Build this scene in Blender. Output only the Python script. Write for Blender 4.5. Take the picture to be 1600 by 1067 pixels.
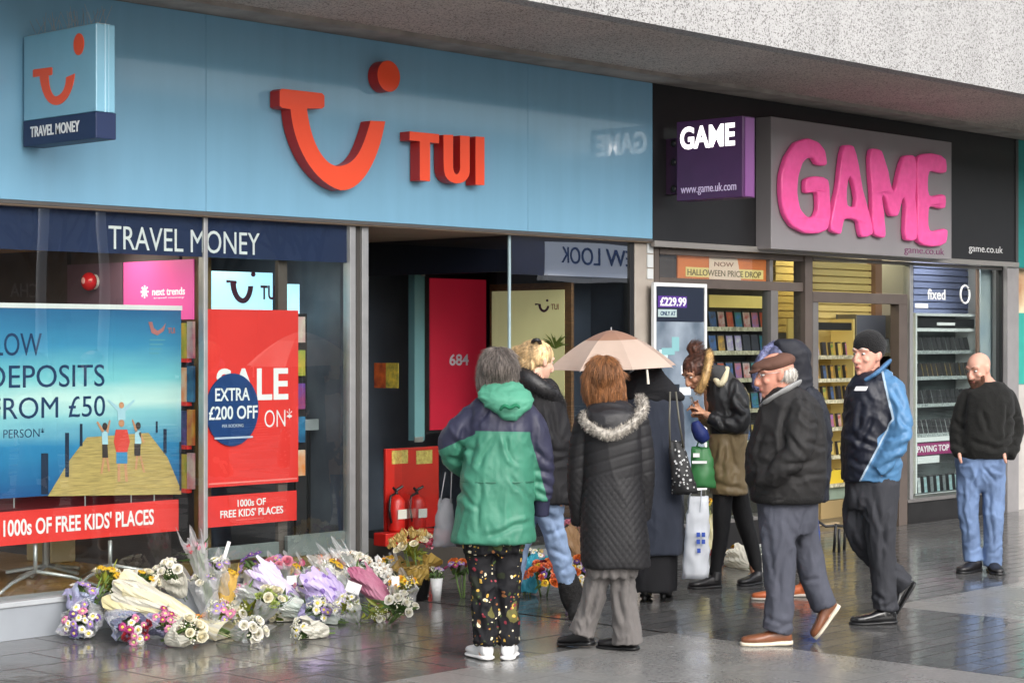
import bpy, bmesh, math, random
import numpy as np
from mathutils import Vector, Matrix, Euler

for _o in list(bpy.data.objects):
    bpy.data.objects.remove(_o)
SC = bpy.context.scene
COL = SC.collection
RAD = math.radians

# ---------------------------------------------------------------- camera
FPX = 3040.0
CAM = Vector((-11.80, -9.56, 1.68))
YAW = RAD(46.85)
RIGHT = Vector((math.cos(YAW), -math.sin(YAW), 0))
FWD = Vector((math.sin(YAW), math.cos(YAW), 0))
UP = Vector((0, 0, 1))
HOR = 535.0
cam_data = bpy.data.cameras.new("camera")
cam = bpy.data.objects.new("camera", cam_data)
COL.objects.link(cam)
cam.location = CAM
cam.rotation_euler = (RAD(90), 0, -YAW)
cam_data.sensor_width = 36
cam_data.lens = FPX / 1600 * 36
cam_data.shift_y = 1.5 / 1600
cam_data.clip_end = 500
SC.camera = cam

# ---------------------------------------------------------------- light
SUN_EL = RAD(34)
SUN_AZ = RAD(195)
W = bpy.data.worlds.new("World")
SC.world = W
W.use_nodes = True
_nt = W.node_tree
_nt.nodes.clear()
_sky = _nt.nodes.new("ShaderNodeTexSky")
_sky.sky_type = 'NISHITA'
_sky.sun_disc = False
_sky.sun_elevation = SUN_EL
_sky.sun_rotation = SUN_AZ
_sky.dust_density = 3.0
_hsv = _nt.nodes.new("ShaderNodeHueSaturation")
_hsv.inputs['Saturation'].default_value = 0.38
_bg = _nt.nodes.new("ShaderNodeBackground")
_bg.inputs['Strength'].default_value = 0.15
_wo = _nt.nodes.new("ShaderNodeOutputWorld")
_nt.links.new(_sky.outputs[0], _hsv.inputs['Color'])
_nt.links.new(_hsv.outputs[0], _bg.inputs['Color'])
_nt.links.new(_bg.outputs[0], _wo.inputs['Surface'])
sl = bpy.data.lights.new("sun", 'SUN')
sl.energy = 1.1
sl.angle = RAD(60)
sl.color = (1.0, 0.985, 0.965)
sun = bpy.data.objects.new("sun", sl)
COL.objects.link(sun)
# sun behind the camera: towards (sin(rot), cos(rot)) of the sky
_sd = Vector((math.sin(SUN_AZ) * math.cos(SUN_EL), math.cos(SUN_AZ) * math.cos(SUN_EL), math.sin(SUN_EL)))
sun.rotation_euler = (-_sd).to_track_quat('-Z', 'Y').to_euler()
SC.view_settings.view_transform = 'Standard'
SC.view_settings.look = 'None'
SC.view_settings.exposure = 1.02
SC.view_settings.gamma = 1.0
SC.cycles.use_denoising = True
SC.cycles.max_bounces = 8
SC.cycles.transparent_max_bounces = 16
SC.cycles.sample_clamp_indirect = 6.0

# ---------------------------------------------------------------- pixel helpers: where a sight line meets a plane of the place
def ray(px, py):
    return RIGHT * ((px - 800) / FPX) + FWD + UP * ((HOR - py) / FPX)
def P(px, py, w):
    return CAM + ray(px, py) * w
def onY(px, py, Y):
    r = ray(px, py); return CAM + r * ((Y - CAM.y) / r.y)
def onX(px, py, X):
    r = ray(px, py); return CAM + r * ((X - CAM.x) / r.x)
def onZ(px, py, Z=0.0):
    r = ray(px, py); return CAM + r * ((Z - CAM.z) / r.z)
def XY(px, Y):
    return onY(px, HOR, Y).x
def ZY(px, py, Y):
    return onY(px, py, Y).z
def YX(px, X):
    return onX(px, HOR, X).y
def depth_of(py):
    return FPX * CAM.z / (py - HOR)

# ---------------------------------------------------------------- materials
_mats = {}
def srgb(h):
    h = h.lstrip('#')
    c = [int(h[i:i + 2], 16) / 255 for i in (0, 2, 4)]
    return tuple((x / 12.92 if x <= 0.04045 else ((x + 0.055) / 1.055) ** 2.4) for x in c)
def mat(name, color, rough=0.6, metal=0.0, var=0.0, vscale=6.0, bump=0.0, bscale=60.0, coat=0.0, emit=0.0, color2=None, spec=0.5,
        sheen=0.0, rvar=0.0, transl=0.0, detail=4.0, stretch=None, coords='Object', island=0.0):
    if name in _mats:
        return _mats[name]
    m = bpy.data.materials.new(name)
    m.use_nodes = True
    nt = m.node_tree
    b = nt.nodes['Principled BSDF']
    L = nt.links.new
    b.inputs['Roughness'].default_value = rough
    b.inputs['Metallic'].default_value = metal
    b.inputs['Specular IOR Level'].default_value = spec
    b.inputs['Coat Weight'].default_value = coat
    b.inputs['Coat Roughness'].default_value = 0.06
    if sheen:
        b.inputs['Sheen Weight'].default_value = sheen
    c = (*color, 1)
    b.inputs['Base Color'].default_value = c
    tc = None
    def vec():
        nonlocal tc
        if tc is None:
            t = nt.nodes.new('ShaderNodeTexCoord')
            tc = t.outputs[coords]
            if stretch:
                mp = nt.nodes.new('ShaderNodeMapping')
                mp.inputs['Scale'].default_value = stretch
                L(tc, mp.inputs[0]); tc = mp.outputs[0]
        return tc
    colout = None
    if var or color2:
        n = nt.nodes.new('ShaderNodeTexNoise')
        n.inputs['Scale'].default_value = vscale
        n.inputs['Detail'].default_value = detail
        L(vec(), n.inputs['Vector'])
        mx = nt.nodes.new('ShaderNodeMix'); mx.data_type = 'RGBA'
        mr = nt.nodes.new('ShaderNodeMapRange')
        mr.inputs[1].default_value = 0.32; mr.inputs[2].default_value = 0.68
        L(n.outputs[0], mr.inputs[0]); L(mr.outputs[0], mx.inputs[0])
        if color2:
            mx.inputs[6].default_value = c; mx.inputs[7].default_value = (*color2, 1)
        else:
            mx.inputs[6].default_value = (*[max(0, x * (1 - var)) for x in color], 1)
            mx.inputs[7].default_value = (*[min(1, x * (1 + var)) for x in color], 1)
        colout = mx.outputs[2]
        if rvar:
            mr2 = nt.nodes.new('ShaderNodeMapRange')
            mr2.inputs[1].default_value = 0.3; mr2.inputs[2].default_value = 0.7
            mr2.inputs[3].default_value = max(0, rough - rvar); mr2.inputs[4].default_value = min(1, rough + rvar)
            L(n.outputs[0], mr2.inputs[0]); L(mr2.outputs[0], b.inputs['Roughness'])
    if island:
        g = nt.nodes.new('ShaderNodeNewGeometry')
        hs = nt.nodes.new('ShaderNodeHueSaturation')
        mr = nt.nodes.new('ShaderNodeMapRange')
        mr.inputs[3].default_value = 1 - island; mr.inputs[4].default_value = 1 + island
        L(g.outputs['Random Per Island'], mr.inputs[0]); L(mr.outputs[0], hs.inputs['Value'])
        if colout is not None: L(colout, hs.inputs['Color'])
        else: hs.inputs['Color'].default_value = c
        colout = hs.outputs[0]
    if colout is not None:
        L(colout, b.inputs['Base Color'])
    if bump:
        n2 = nt.nodes.new('ShaderNodeTexNoise')
        n2.inputs['Scale'].default_value = bscale
        n2.inputs['Detail'].default_value = 3
        L(vec(), n2.inputs['Vector'])
        bp = nt.nodes.new('ShaderNodeBump')
        bp.inputs['Strength'].default_value = min(1.0, bump)
        bp.inputs['Distance'].default_value = 0.01
        L(n2.outputs[0], bp.inputs['Height']); L(bp.outputs[0], b.inputs['Normal'])
    if emit:
        b.inputs['Emission Color'].default_value = c
        if colout is not None: L(colout, b.inputs['Emission Color'])
        b.inputs['Emission Strength'].default_value = emit
    if transl:
        out = nt.nodes['Material Output']
        tr = nt.nodes.new('ShaderNodeBsdfTranslucent')
        tr.inputs[0].default_value = c
        if colout is not None: L(colout, tr.inputs[0])
        ms = nt.nodes.new('ShaderNodeMixShader'); ms.inputs[0].default_value = transl
        L(b.outputs[0], ms.inputs[1]); L(tr.outputs[0], ms.inputs[2]); L(ms.outputs[0], out.inputs[0])
    _mats[name] = m
    return m
def glass_mat(name, tint=(1, 1, 1), ior=1.5, rough=0.0, wob=0.0, minref=0.0, milk=0.0):
    if name in _mats: return _mats[name]
    m = bpy.data.materials.new(name); m.use_nodes = True
    nt = m.node_tree; nt.nodes.clear(); L = nt.links.new
    out = nt.nodes.new('ShaderNodeOutputMaterial')
    t = nt.nodes.new('ShaderNodeBsdfTransparent'); t.inputs[0].default_value = (*tint, 1)
    g = nt.nodes.new('ShaderNodeBsdfGlossy'); g.inputs['Roughness'].default_value = rough
    fr = nt.nodes.new('ShaderNodeFresnel'); fr.inputs[0].default_value = ior
    ms = nt.nodes.new('ShaderNodeMixShader')
    ge = nt.nodes.new('ShaderNodeNewGeometry')
    ma = nt.nodes.new('ShaderNodeMath'); ma.operation = 'MAXIMUM'; ma.inputs[1].default_value = minref
    iv = nt.nodes.new('ShaderNodeMath'); iv.operation = 'SUBTRACT'; iv.inputs[0].default_value = 1.0
    mu = nt.nodes.new('ShaderNodeMath'); mu.operation = 'MULTIPLY'
    L(fr.outputs[0], ma.inputs[0]); L(ge.outputs['Backfacing'], iv.inputs[1])
    L(ma.outputs[0], mu.inputs[0]); L(iv.outputs[0], mu.inputs[1]); L(mu.outputs[0], ms.inputs[0])
    L(t.outputs[0], ms.inputs[1]); L(g.outputs[0], ms.inputs[2])
    last = ms.outputs[0]
    if milk:
        d = nt.nodes.new('ShaderNodeBsdfDiffuse'); d.inputs[0].default_value = (*tint, 1)
        tl = nt.nodes.new('ShaderNodeBsdfTranslucent'); tl.inputs[0].default_value = (*tint, 1)
        m1 = nt.nodes.new('ShaderNodeMixShader'); m1.inputs[0].default_value = 0.4
        L(d.outputs[0], m1.inputs[1]); L(tl.outputs[0], m1.inputs[2])
        m2 = nt.nodes.new('ShaderNodeMixShader'); m2.inputs[0].default_value = milk
        L(last, m2.inputs[1]); L(m1.outputs[0], m2.inputs[2]); last = m2.outputs[0]
    if wob:
        tc = nt.nodes.new('ShaderNodeTexCoord')
        n = nt.nodes.new('ShaderNodeTexNoise'); n.inputs['Scale'].default_value = wob
        bp = nt.nodes.new('ShaderNodeBump'); bp.inputs['Strength'].default_value = 0.6; bp.inputs['Distance'].default_value = 0.01
        L(tc.outputs['Object'], n.inputs['Vector']); L(n.outputs[0], bp.inputs['Height'])
        L(bp.outputs[0], g.inputs['Normal'])
    L(last, out.inputs[0])
    _mats[name] = m
    return m

# ---------------------------------------------------------------- object helpers
def setp(o, label=None, cat=None, group=None, kind=None):
    if label: o['label'] = label
    if cat: o['category'] = cat
    if group: o['group'] = group
    if kind: o['kind'] = kind
    return o
def empty(name, loc, label=None, cat=None, group=None):
    o = bpy.data.objects.new(name, None)
    o.empty_display_size = 0.1
    COL.objects.link(o); o.location = loc
    return setp(o, label, cat, group)
def link(name, me, m=None, parent=None, smooth=False):
    o = bpy.data.objects.new(name, me)
    COL.objects.link(o)
    if m is not None:
        for mm in (m if isinstance(m, (list, tuple)) else [m]):
            me.materials.append(mm)
    if smooth:
        me.polygons.foreach_set('use_smooth', [True] * len(me.polygons))
    if parent is not None:
        o.parent = parent
        o.matrix_parent_inverse = Matrix.Translation(-Vector(parent.location)) if parent.parent is None else Matrix.Identity(4)
    return o
class MB:
    """collects pieces in world coordinates; build() links them as one mesh object"""
    def __init__(s):
        s.v = []; s.f = []; s.mi = []
    def add(s, vs, fs, mi=0):
        b = len(s.v)
        s.v.extend([tuple(v) for v in vs])
        s.f.extend([tuple(i + b for i in f) for f in fs])
        s.mi.extend([mi] * len(fs))
        return s
    def box(s, x0, x1, y0, y1, z0, z1, mi=0):
        if x0 > x1: x0, x1 = x1, x0
        if y0 > y1: y0, y1 = y1, y0
        if z0 > z1: z0, z1 = z1, z0
        vs = [(x0, y0, z0), (x1, y0, z0), (x1, y1, z0), (x0, y1, z0), (x0, y0, z1), (x1, y0, z1), (x1, y1, z1), (x0, y1, z1)]
        return s.add(vs, [(0, 3, 2, 1), (4, 5, 6, 7), (0, 1, 5, 4), (1, 2, 6, 5), (2, 3, 7, 6), (3, 0, 4, 7)], mi)
    def obox(s, c, ax, ay, az, mi=0):
        """box about c with half vectors"""
        c = Vector(c); vs = []
        for k in (-1, 1):
            for i, j in ((-1, -1), (1, -1), (1, 1), (-1, 1)):
                vs.append(c + ax * i + ay * j + az * k)
        return s.add(vs, [(0, 3, 2, 1), (4, 5, 6, 7), (0, 1, 5, 4), (1, 2, 6, 5), (2, 3, 7, 6), (3, 0, 4, 7)], mi)
    def tube(s, pts, rad, n=10, mi=0, cap=True, flat=1.0, upv=None):
        pts = [Vector(p) for p in pts]
        if not isinstance(rad, (list, tuple)): rad = [rad] * len(pts)
        vs = []; fs = []
        prev = None
        for i, p in enumerate(pts):
            d = (pts[min(i + 1, len(pts) - 1)] - pts[max(i - 1, 0)])
            d = d.normalized() if d.length > 1e-9 else Vector((0, 0, 1))
            if prev is None:
                a = Vector(upv) if upv is not None else (Vector((0, 0, 1)) if abs(d.z) < 0.9 else RIGHT.copy())
            else:
                a = prev
            a = (a - d * a.dot(d))
            a = a.normalized() if a.length > 1e-6 else d.orthogonal().normalized()
            prev = a
            b = d.cross(a)
            r = rad[i]
            ra, rb = (r if isinstance(r, tuple) else (r * flat, r))
            for k in range(n):
                t = 2 * math.pi * k / n
                vs.append(p + a * (math.cos(t) * ra) + b * (math.sin(t) * rb))
        m_ = len(pts)
        for i in range(m_ - 1):
            for k in range(n):
                k2 = (k + 1) % n
                fs.append((i * n + k, i * n + k2, (i + 1) * n + k2, (i + 1) * n + k))
        if cap:
            fs.append(tuple(range(n - 1, -1, -1)))
            fs.append(tuple((m_ - 1) * n + k for k in range(n)))
        return s.add(vs, fs, mi)
    def ell(s, c, rx, ry, rz, M=None, nu=14, nv=9, mi=0):
        c = Vector(c); vs = []; fs = []
        for j in range(nv + 1):
            ph = -math.pi / 2 + math.pi * j / nv
            for i in range(nu):
                th = 2 * math.pi * i / nu
                v = Vector((math.cos(th) * math.cos(ph) * rx, math.sin(th) * math.cos(ph) * ry, math.sin(ph) * rz))
                if M is not None: v = M @ v
                vs.append(c + v)
        for j in range(nv):
            for i in range(nu):
                i2 = (i + 1) % nu
                fs.append((j * nu + i, j * nu + i2, (j + 1) * nu + i2, (j + 1) * nu + i))
        return s.add(vs, fs, mi)
    def rings(s, rs, cap=True, mi=0):
        n = len(rs[0]); vs = [v for r in rs for v in r]; fs = []
        for i in range(len(rs) - 1):
            for k in range(n):
                k2 = (k + 1) % n
                fs.append((i * n + k, i * n + k2, (i + 1) * n + k2, (i + 1) * n + k))
        if cap:
            fs.append(tuple(range(n - 1, -1, -1)))
            fs.append(tuple((len(rs) - 1) * n + k for k in range(n)))
        return s.add(vs, fs, mi)
    def mesh(s, name):
        me = bpy.data.meshes.new(name)
        me.from_pydata(s.v, [], s.f)
        me.update()
        if any(s.mi):
            me.polygons.foreach_set('material_index', s.mi)
        return me
    def build(s, name, m=None, parent=None, smooth=False, origin=None, bevel=0.0, fix=True):
        me = s.mesh(name)
        if fix:
            bm = bmesh.new(); bm.from_mesh(me)
            bmesh.ops.recalc_face_normals(bm, faces=bm.faces)
            bm.to_mesh(me); bm.free()
        loc = None
        if parent is None:
            if origin is None:
                vs = np.array(s.v); origin = Vector(((vs[:, 0].min() + vs[:, 0].max()) / 2, (vs[:, 1].min() + vs[:, 1].max()) / 2, vs[:, 2].min()))
            me.transform(Matrix.Translation(-Vector(origin)))
            loc = origin
        o = link(name, me, m, parent, smooth)
        if loc is not None: o.location = loc
        if bevel:
            md = o.modifiers.new('bevel', 'BEVEL'); md.width = bevel; md.segments = 2; md.limit_method = 'ANGLE'
        return o
_dg = lambda: bpy.context.evaluated_depsgraph_get()
def baked(me, mods, name):
    """mesh with modifiers applied"""
    o = bpy.data.objects.new('work', me); COL.objects.link(o)
    for kind, kw in mods:
        md = o.modifiers.new(kind, kind)
        for k, v in kw.items(): setattr(md, k, v)
    dg = _dg(); dg.update()
    ev = o.evaluated_get(dg)
    out = bpy.data.meshes.new_from_object(ev, depsgraph=dg)
    out.name = name
    bpy.data.objects.remove(o)
    return out
def text_mesh(body, size=1.0, bold=0.0, extrude=0.0, bevel=0.0, spacing=1.0, align='CENTER', res=4, round_=False):
    cu = bpy.data.curves.new('txt', 'FONT')
    cu.body = body; cu.size = size; cu.offset = bold; cu.extrude = extrude; cu.bevel_depth = bevel
    cu.bevel_resolution = 3 if round_ else 1
    cu.space_character = spacing
    cu.align_x = align; cu.align_y = 'BOTTOM_BASELINE'
    cu.resolution_u = res
    o = bpy.data.objects.new('txt', cu); COL.objects.link(o)
    dg = _dg(); dg.update()
    me = bpy.data.meshes.new_from_object(o.evaluated_get(dg), depsgraph=dg)
    bpy.data.objects.remove(o); bpy.data.curves.remove(cu)
    return me
def fit_text(name, body, corner, uvec, vvec, width, height, m, parent, bold=0.0, depth=0.003, bevel=0.0, spacing=1.0, round_=False, res=4):
    """text fitted in a width x height rectangle whose lower-left corner is corner; uvec along the line, vvec up"""
    me = text_mesh(body, 1.0, bold, 0.5 * 0 + 0.02, bevel, spacing, 'LEFT', res, round_)
    n = len(me.vertices)
    co = np.zeros(n * 3); me.vertices.foreach_get('co', co); co = co.reshape(-1, 3)
    mn = co.min(0); mx = co.max(0)
    u = Vector(uvec).normalized(); v = Vector(vvec).normalized(); nrm = u.cross(v)
    x = (co[:, 0] - mn[0]) / (mx[0] - mn[0]) * width
    y = (co[:, 1] - mn[1]) / (mx[1] - mn[1]) * height
    z = (co[:, 2] - mn[2]) / max(1e-9, mx[2] - mn[2]) * depth
    out = np.outer(x, np.array(u)) + np.outer(y, np.array(v)) + np.outer(z, np.array(nrm)) + np.array(corner)
    me.vertices.foreach_set('co', out.ravel()); me.update()
    me.name = name
    return link(name, me, m, parent)
def copy_tree(o, parent=None, group=None):
    c = o.copy(); COL.objects.link(c)
    if parent is not None: c.parent = parent
    for ch in o.children: copy_tree(ch, c)
    return c

# gradient noise in numpy, on a turned lattice so that no axis shows
_rng = np.random.RandomState(7)
_G = _rng.randn(32, 32, 32, 3); _G /= np.linalg.norm(_G, axis=3, keepdims=True)
_TURN = np.array(Euler((.6, .9, .4)).to_matrix())
def vnoise(p):
    p = p @ _TURN.T
    i = np.floor(p).astype(int); f = p - i
    w = f * f * f * (f * (f * 6 - 15) + 10)
    out = 0
    for a in (0, 1):
        for b in (0, 1):
            for c in (0, 1):
                g = _G[(i[:, 0] + a) % 32, (i[:, 1] + b) % 32, (i[:, 2] + c) % 32]
                k = (g * (f - np.array([a, b, c]))).sum(1)
                out = out + k * (w[:, 0] if a else 1 - w[:, 0]) * (w[:, 1] if b else 1 - w[:, 1]) * (w[:, 2] if c else 1 - w[:, 2])
    return out * 1.7
# ================================================================ THE SETTING
# ---- shared materials
M_paint_blue = None
def panel_material():
    """satin blue sign panel with a clear gloss"""
    return mat('blue_panel', srgb('79aac6'), rough=0.4, coat=0.8, var=0.035, vscale=2.5, spec=0.4, stretch=(3.5, 1, .35), detail=6)
M_alu = mat('aluminium', (0.42, 0.42, 0.42), rough=0.38, metal=0.6, var=0.08, vscale=9)
M_alu_dark = mat('grey_frame', srgb('716e6c'), rough=0.45, metal=0.2, var=0.1, vscale=5)
M_frame_brown = mat('brown_frame', srgb('5c524c'), rough=0.45, metal=0.1, var=0.12, vscale=5)
M_black = mat('black_plastic', (0.012, 0.012, 0.013), rough=0.4)
M_navy = mat('navy_band', srgb('16284f'), rough=0.5, var=0.06, vscale=3)
M_white = mat('white_letters', (0.82, 0.82, 0.82), rough=0.5)
M_red = mat('red_board', srgb('e0352f'), rough=0.5, var=0.04, vscale=3)
M_glass = glass_mat('window_glass', (0.93, 0.96, 0.95), 1.52, 0.0, wob=0.5, minref=0.115)
M_dark = mat('dark_interior', (0.02, 0.019, 0.022), rough=0.6, var=0.2, vscale=3)

# ---- ground: wet dark paving with lighter bands
def paving_material(name, base, base2, rough, rvar, joint, bw, bh, mortar_col, bumpd, offs=0.5, wet=1.0, spec=0.5):
    m = bpy.data.materials.new(name); m.use_nodes = True
    nt = m.node_tree; b = nt.nodes['Principled BSDF']; L = nt.links.new
    g = nt.nodes.new('ShaderNodeTexCoord')
    br = nt.nodes.new('ShaderNodeTexBrick')
    br.offset = offs
    br.inputs['Scale'].default_value = 1.0
    br.inputs['Brick Width'].default_value = bw
    br.inputs['Row Height'].default_value = bh
    br.inputs['Mortar Size'].default_value = joint
    br.inputs['Mortar Smooth'].default_value = 0.3
    br.inputs['Color1'].default_value = (*base, 1); br.inputs['Color2'].default_value = (*base2, 1)
    br.inputs['Mortar'].default_value = (*mortar_col, 1)
    L(g.outputs['Object'], br.inputs['Vector'])
    n = nt.nodes.new('ShaderNodeTexNoise'); n.inputs['Scale'].default_value = 1.1; n.inputs['Detail'].default_value = 6
    L(g.outputs['Object'], n.inputs['Vector'])
    n3 = nt.nodes.new('ShaderNodeTexNoise'); n3.inputs['Scale'].default_value = 55; n3.inputs['Detail'].default_value = 4
    L(g.outputs['Object'], n3.inputs['Vector'])
    mm = nt.nodes.new('ShaderNodeMix'); mm.data_type = 'RGBA'; mm.blend_type = 'MULTIPLY'; mm.inputs[0].default_value = 0.75
    mr0 = nt.nodes.new('ShaderNodeMapRange'); mr0.inputs[1].default_value = 0.3; mr0.inputs[2].default_value = 0.7
    mr0.inputs[3].default_value = 0.55; mr0.inputs[4].default_value = 1.25
    L(n3.outputs[0], mr0.inputs[0]); L(br.outputs['Color'], mm.inputs[6]); L(mr0.outputs[0], mm.inputs[7])
    L(mm.outputs[2], b.inputs['Base Color'])
    mr = nt.nodes.new('ShaderNodeMapRange'); mr.inputs[1].default_value = 0.35; mr.inputs[2].default_value = 0.65
    mr.inputs[3].default_value = max(0.02, rough - rvar); mr.inputs[4].default_value = rough + rvar
    L(n.outputs[0], mr.inputs[0])
    ar = nt.nodes.new('ShaderNodeMath'); ar.operation = 'MULTIPLY_ADD'; ar.inputs[1].default_value = .22; L(br.outputs['Fac'], ar.inputs[0]); L(mr.outputs[0], ar.inputs[2]); L(ar.outputs[0], b.inputs['Roughness'])
    b.inputs['Specular IOR Level'].default_value = spec
    # relief: joints plus gentle unevenness of each slab
    n2 = nt.nodes.new('ShaderNodeTexNoise'); n2.inputs['Scale'].default_value = 9; n2.inputs['Detail'].default_value = 3
    L(g.outputs['Object'], n2.inputs['Vector'])
    ad = nt.nodes.new('ShaderNodeMath'); ad.operation = 'MULTIPLY_ADD'
    ad.inputs[1].default_value = -0.6; L(br.outputs['Fac'], ad.inputs[0]); L(n2.outputs[0], ad.inputs[2])
    ad2 = nt.nodes.new('ShaderNodeMath'); ad2.operation = 'MULTIPLY_ADD'; ad2.inputs[1].default_value = 0.12
    L(n3.outputs[0], ad2.inputs[0]); L(ad.outputs[0], ad2.inputs[2])
    bp = nt.nodes.new('ShaderNodeBump'); bp.inputs['Strength'].default_value = 0.45; bp.inputs['Distance'].default_value = bumpd
    L(ad2.outputs[0], bp.inputs['Height']); L(bp.outputs[0], b.inputs['Normal'])
    return m
M_pave_dark = paving_material('wet_dark_paving', (0.1, 0.098, 0.096), (0.13, 0.127, 0.123), 0.14, 0.09, 0.009, 0.62, 0.42, (0.055, 0.054, 0.053), 0.005)
M_pave_sett = paving_material('wet_dark_setts', (0.088, 0.087, 0.086), (0.115, 0.113, 0.11), 0.13, 0.08, 0.005, 0.42, 0.14, (0.045, 0.043, 0.041), 0.004)
M_pave_light = paving_material('damp_grey_paving', (0.22, 0.215, 0.205), (0.245, 0.238, 0.227), 0.27, 0.13, 0.004, 0.6, 0.6, (0.15, 0.143, 0.135), 0.004)

gm = MB(); gm.add([(-90, -60, 0), (70, -60, 0), (70, 40, 0), (-90, 40, 0)], [(0, 1, 2, 3)])
ground = gm.build('ground', M_pave_dark, origin=(0, 0, 0), fix=False); setp(ground, kind='structure')
cA = onZ(1045, 989); cB = onZ(1388, 947)
def sheet(name, x0, x1, y0, y1, z, m, smooth=False):
    s_ = MB(); s_.add([(x0, y0, z), (x1, y0, z), (x1, y1, z), (x0, y1, z)], [(0, 1, 2, 3)])
    o = s_.build(name, m, origin=(0, 0, 0), fix=False); setp(o, kind='structure'); return o
sheet('pavement', -60, cA.x, -30, cA.y, 0.004, M_pave_light)
sheet('pavement', cB.x, 50, -30, cB.y, 0.004, M_pave_light)
# setts run along the frontage further right
sx0 = onZ(960, 905).x
sheet('path', cA.x + 0.004, cB.x - 0.004, -30, -0.02, 0.004, M_pave_sett)
sheet('path', cB.x, 50, cB.y + 0.004, -0.02, 0.004, M_pave_sett)

# ---- heights of the frontage
Z_FB = ZY(500, 341.5, 0)            # underside of the sign fascia
Z_SOF = ZY(1015, 130, 0)            # canopy soffit
X_T0, X_T1 = -11.5, 0.0             # travel shop unit
X_G1 = XY(1590, 0)                  # end of the games shop unit
GY = 0.08                           # plane of the shop glass

# ---- concrete canopy
M_pebble = bpy.data.materials.new('pebbledash'); M_pebble.use_nodes = True
def _pebble(m, dark, light, scale):
    nt = m.node_tree; b = nt.nodes['Principled BSDF']; L = nt.links.new
    tc = nt.nodes.new('ShaderNodeTexCoord')
    v = nt.nodes.new('ShaderNodeTexVoronoi'); v.inputs['Scale'].default_value = scale
    L(tc.outputs['Object'], v.inputs['Vector'])
    cr = nt.nodes.new('ShaderNodeValToRGB')
    e = cr.color_ramp.elements
    e[0].position = 0.0; e[0].color = (*dark, 1); e[1].position = 1.0; e[1].color = (*light, 1)
    k = e.new(0.17); k.color = (*[d * 1.3 for d in dark], 1)
    k2 = e.new(0.27); k2.color = (*[l * 0.86 for l in light], 1)
    sp = nt.nodes.new('ShaderNodeSeparateColor'); L(v.outputs['Color'], sp.inputs[0])
    n = nt.nodes.new('ShaderNodeTexNoise'); n.inputs['Scale'].default_value = 1.2; n.inputs['Detail'].default_value = 5
    mp = nt.nodes.new('ShaderNodeMapping'); mp.inputs['Scale'].default_value = (1.6, 1, .25); L(tc.outputs['Object'], mp.inputs[0]); L(mp.outputs[0], n.inputs['Vector'])
    L(sp.outputs[0], cr.inputs[0])
    mm = nt.nodes.new('ShaderNodeMix'); mm.data_type = 'RGBA'; mm.blend_type = 'MULTIPLY'; mm.inputs[0].default_value = 0.6
    L(cr.outputs[0], mm.inputs[6]); L(n.outputs[0], mm.inputs[7])
    mr = nt.nodes.new('ShaderNodeMapRange'); mr.inputs[1].default_value = 0.3; mr.inputs[2].default_value = 0.7; mr.inputs[3].default_value = 0.75; mr.inputs[4].default_value = 1.05
    L(n.outputs[0], mr.inputs[0]); L(mr.outputs[0], mm.inputs[7])
    L(mm.outputs[2], b.inputs['Base Color'])
    b.inputs['Roughness'].default_value = 0.85
    bp = nt.nodes.new('ShaderNodeBump'); bp.inputs['Strength'].default_value = 0.5; bp.inputs['Distance'].default_value = 0.006; bp.invert = True
    L(v.outputs['Distance'], bp.inputs['Height']); L(bp.outputs[0], b.inputs['Normal'])
_pebble(M_pebble, (0.15, 0.145, 0.14), (0.43, 0.425, 0.42), 112)
M_soffit = bpy.data.materials.new('soffit_aggregate'); M_soffit.use_nodes = True
_pebble(M_soffit, (0.18, 0.155, 0.135), (0.6, 0.53, 0.475), 110)
M_conc = mat('concrete', (0.34, 0.31, 0.28), rough=0.8, var=0.25, vscale=4, bump=0.3, bscale=40)
YC = -(CAM.y * 0 + 1.83)
can = empty('concrete_canopy', (0, YC, Z_SOF), 'pebble faced concrete canopy jutting out over the shop fronts', 'canopy')
mb = MB(); mb.box(-16, 30, YC, YC + 0.14, Z_SOF - 0.012, 6.2); mb.build('front_face', M_pebble, can)
mb = MB(); mb.box(-16, 30, YC + 0.14, -0.28, Z_SOF + 0.035, Z_SOF + 0.3); mb.build('underside', M_soffit, can)
mb = MB(); mb.box(-16, 30, -0.28, 0.5, Z_SOF + 0.004, Z_SOF + 0.3); mb.build('edge_beam', M_conc, can)
# building wall above the canopy
mb = MB(); mb.box(-16, 30, 0.5, 6.5, Z_SOF + 0.3, 7.5)
o = mb.build('upper_wall', M_conc); setp(o, 'plain concrete upper storey above the canopy, over both shops', 'wall', kind='structure')

# ================================================================ TRAVEL SHOP FRONT
shop1 = empty('travel_shop', (-5, 0, 0), 'blue fronted travel shop with navy window band and grey glazing frames', 'shop')
# sign fascia, its own thing
fas = empty('shop_fascia', (-5, 0, Z_FB), 'wide pale blue sign panel with big orange smile and letters', 'shop sign')
seams = [X_T0, XY(322, 0), XY(825, 0), X_T1]
for a, b_ in zip(seams[:-1], seams[1:]):
    mb = MB(); mb.box(a + 0.0015, b_ - 0.0015, 0, 0.07, Z_FB, Z_SOF + 0.002)
    mb.build('panel', panel_material(), fas, bevel=0.002)
mb = MB(); mb.box(X_T0, X_T1, 0.071, 0.2, Z_FB + 0.02, Z_SOF + 0.002); mb.build('backing', M_dark, fas)
mb = MB(); mb.box(X_T0, X_T1, -0.004, 0.012, Z_FB - 0.022, Z_FB - 0.002); mb.box(X_T0, X_T1, 0.012, 0.074, Z_FB - 0.012, Z_FB - 0.002)
mb.build('bottom_trim', mat('trim_dark', (0.12, 0.115, 0.11), rough=0.4, metal=0.4), fas)
M_orange = mat('orange_acrylic', srgb('f4512c'), rough=0.38, coat=0.15)
M_orange_side = mat('red_letter_side', srgb('b01c14'), rough=0.4)
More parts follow.
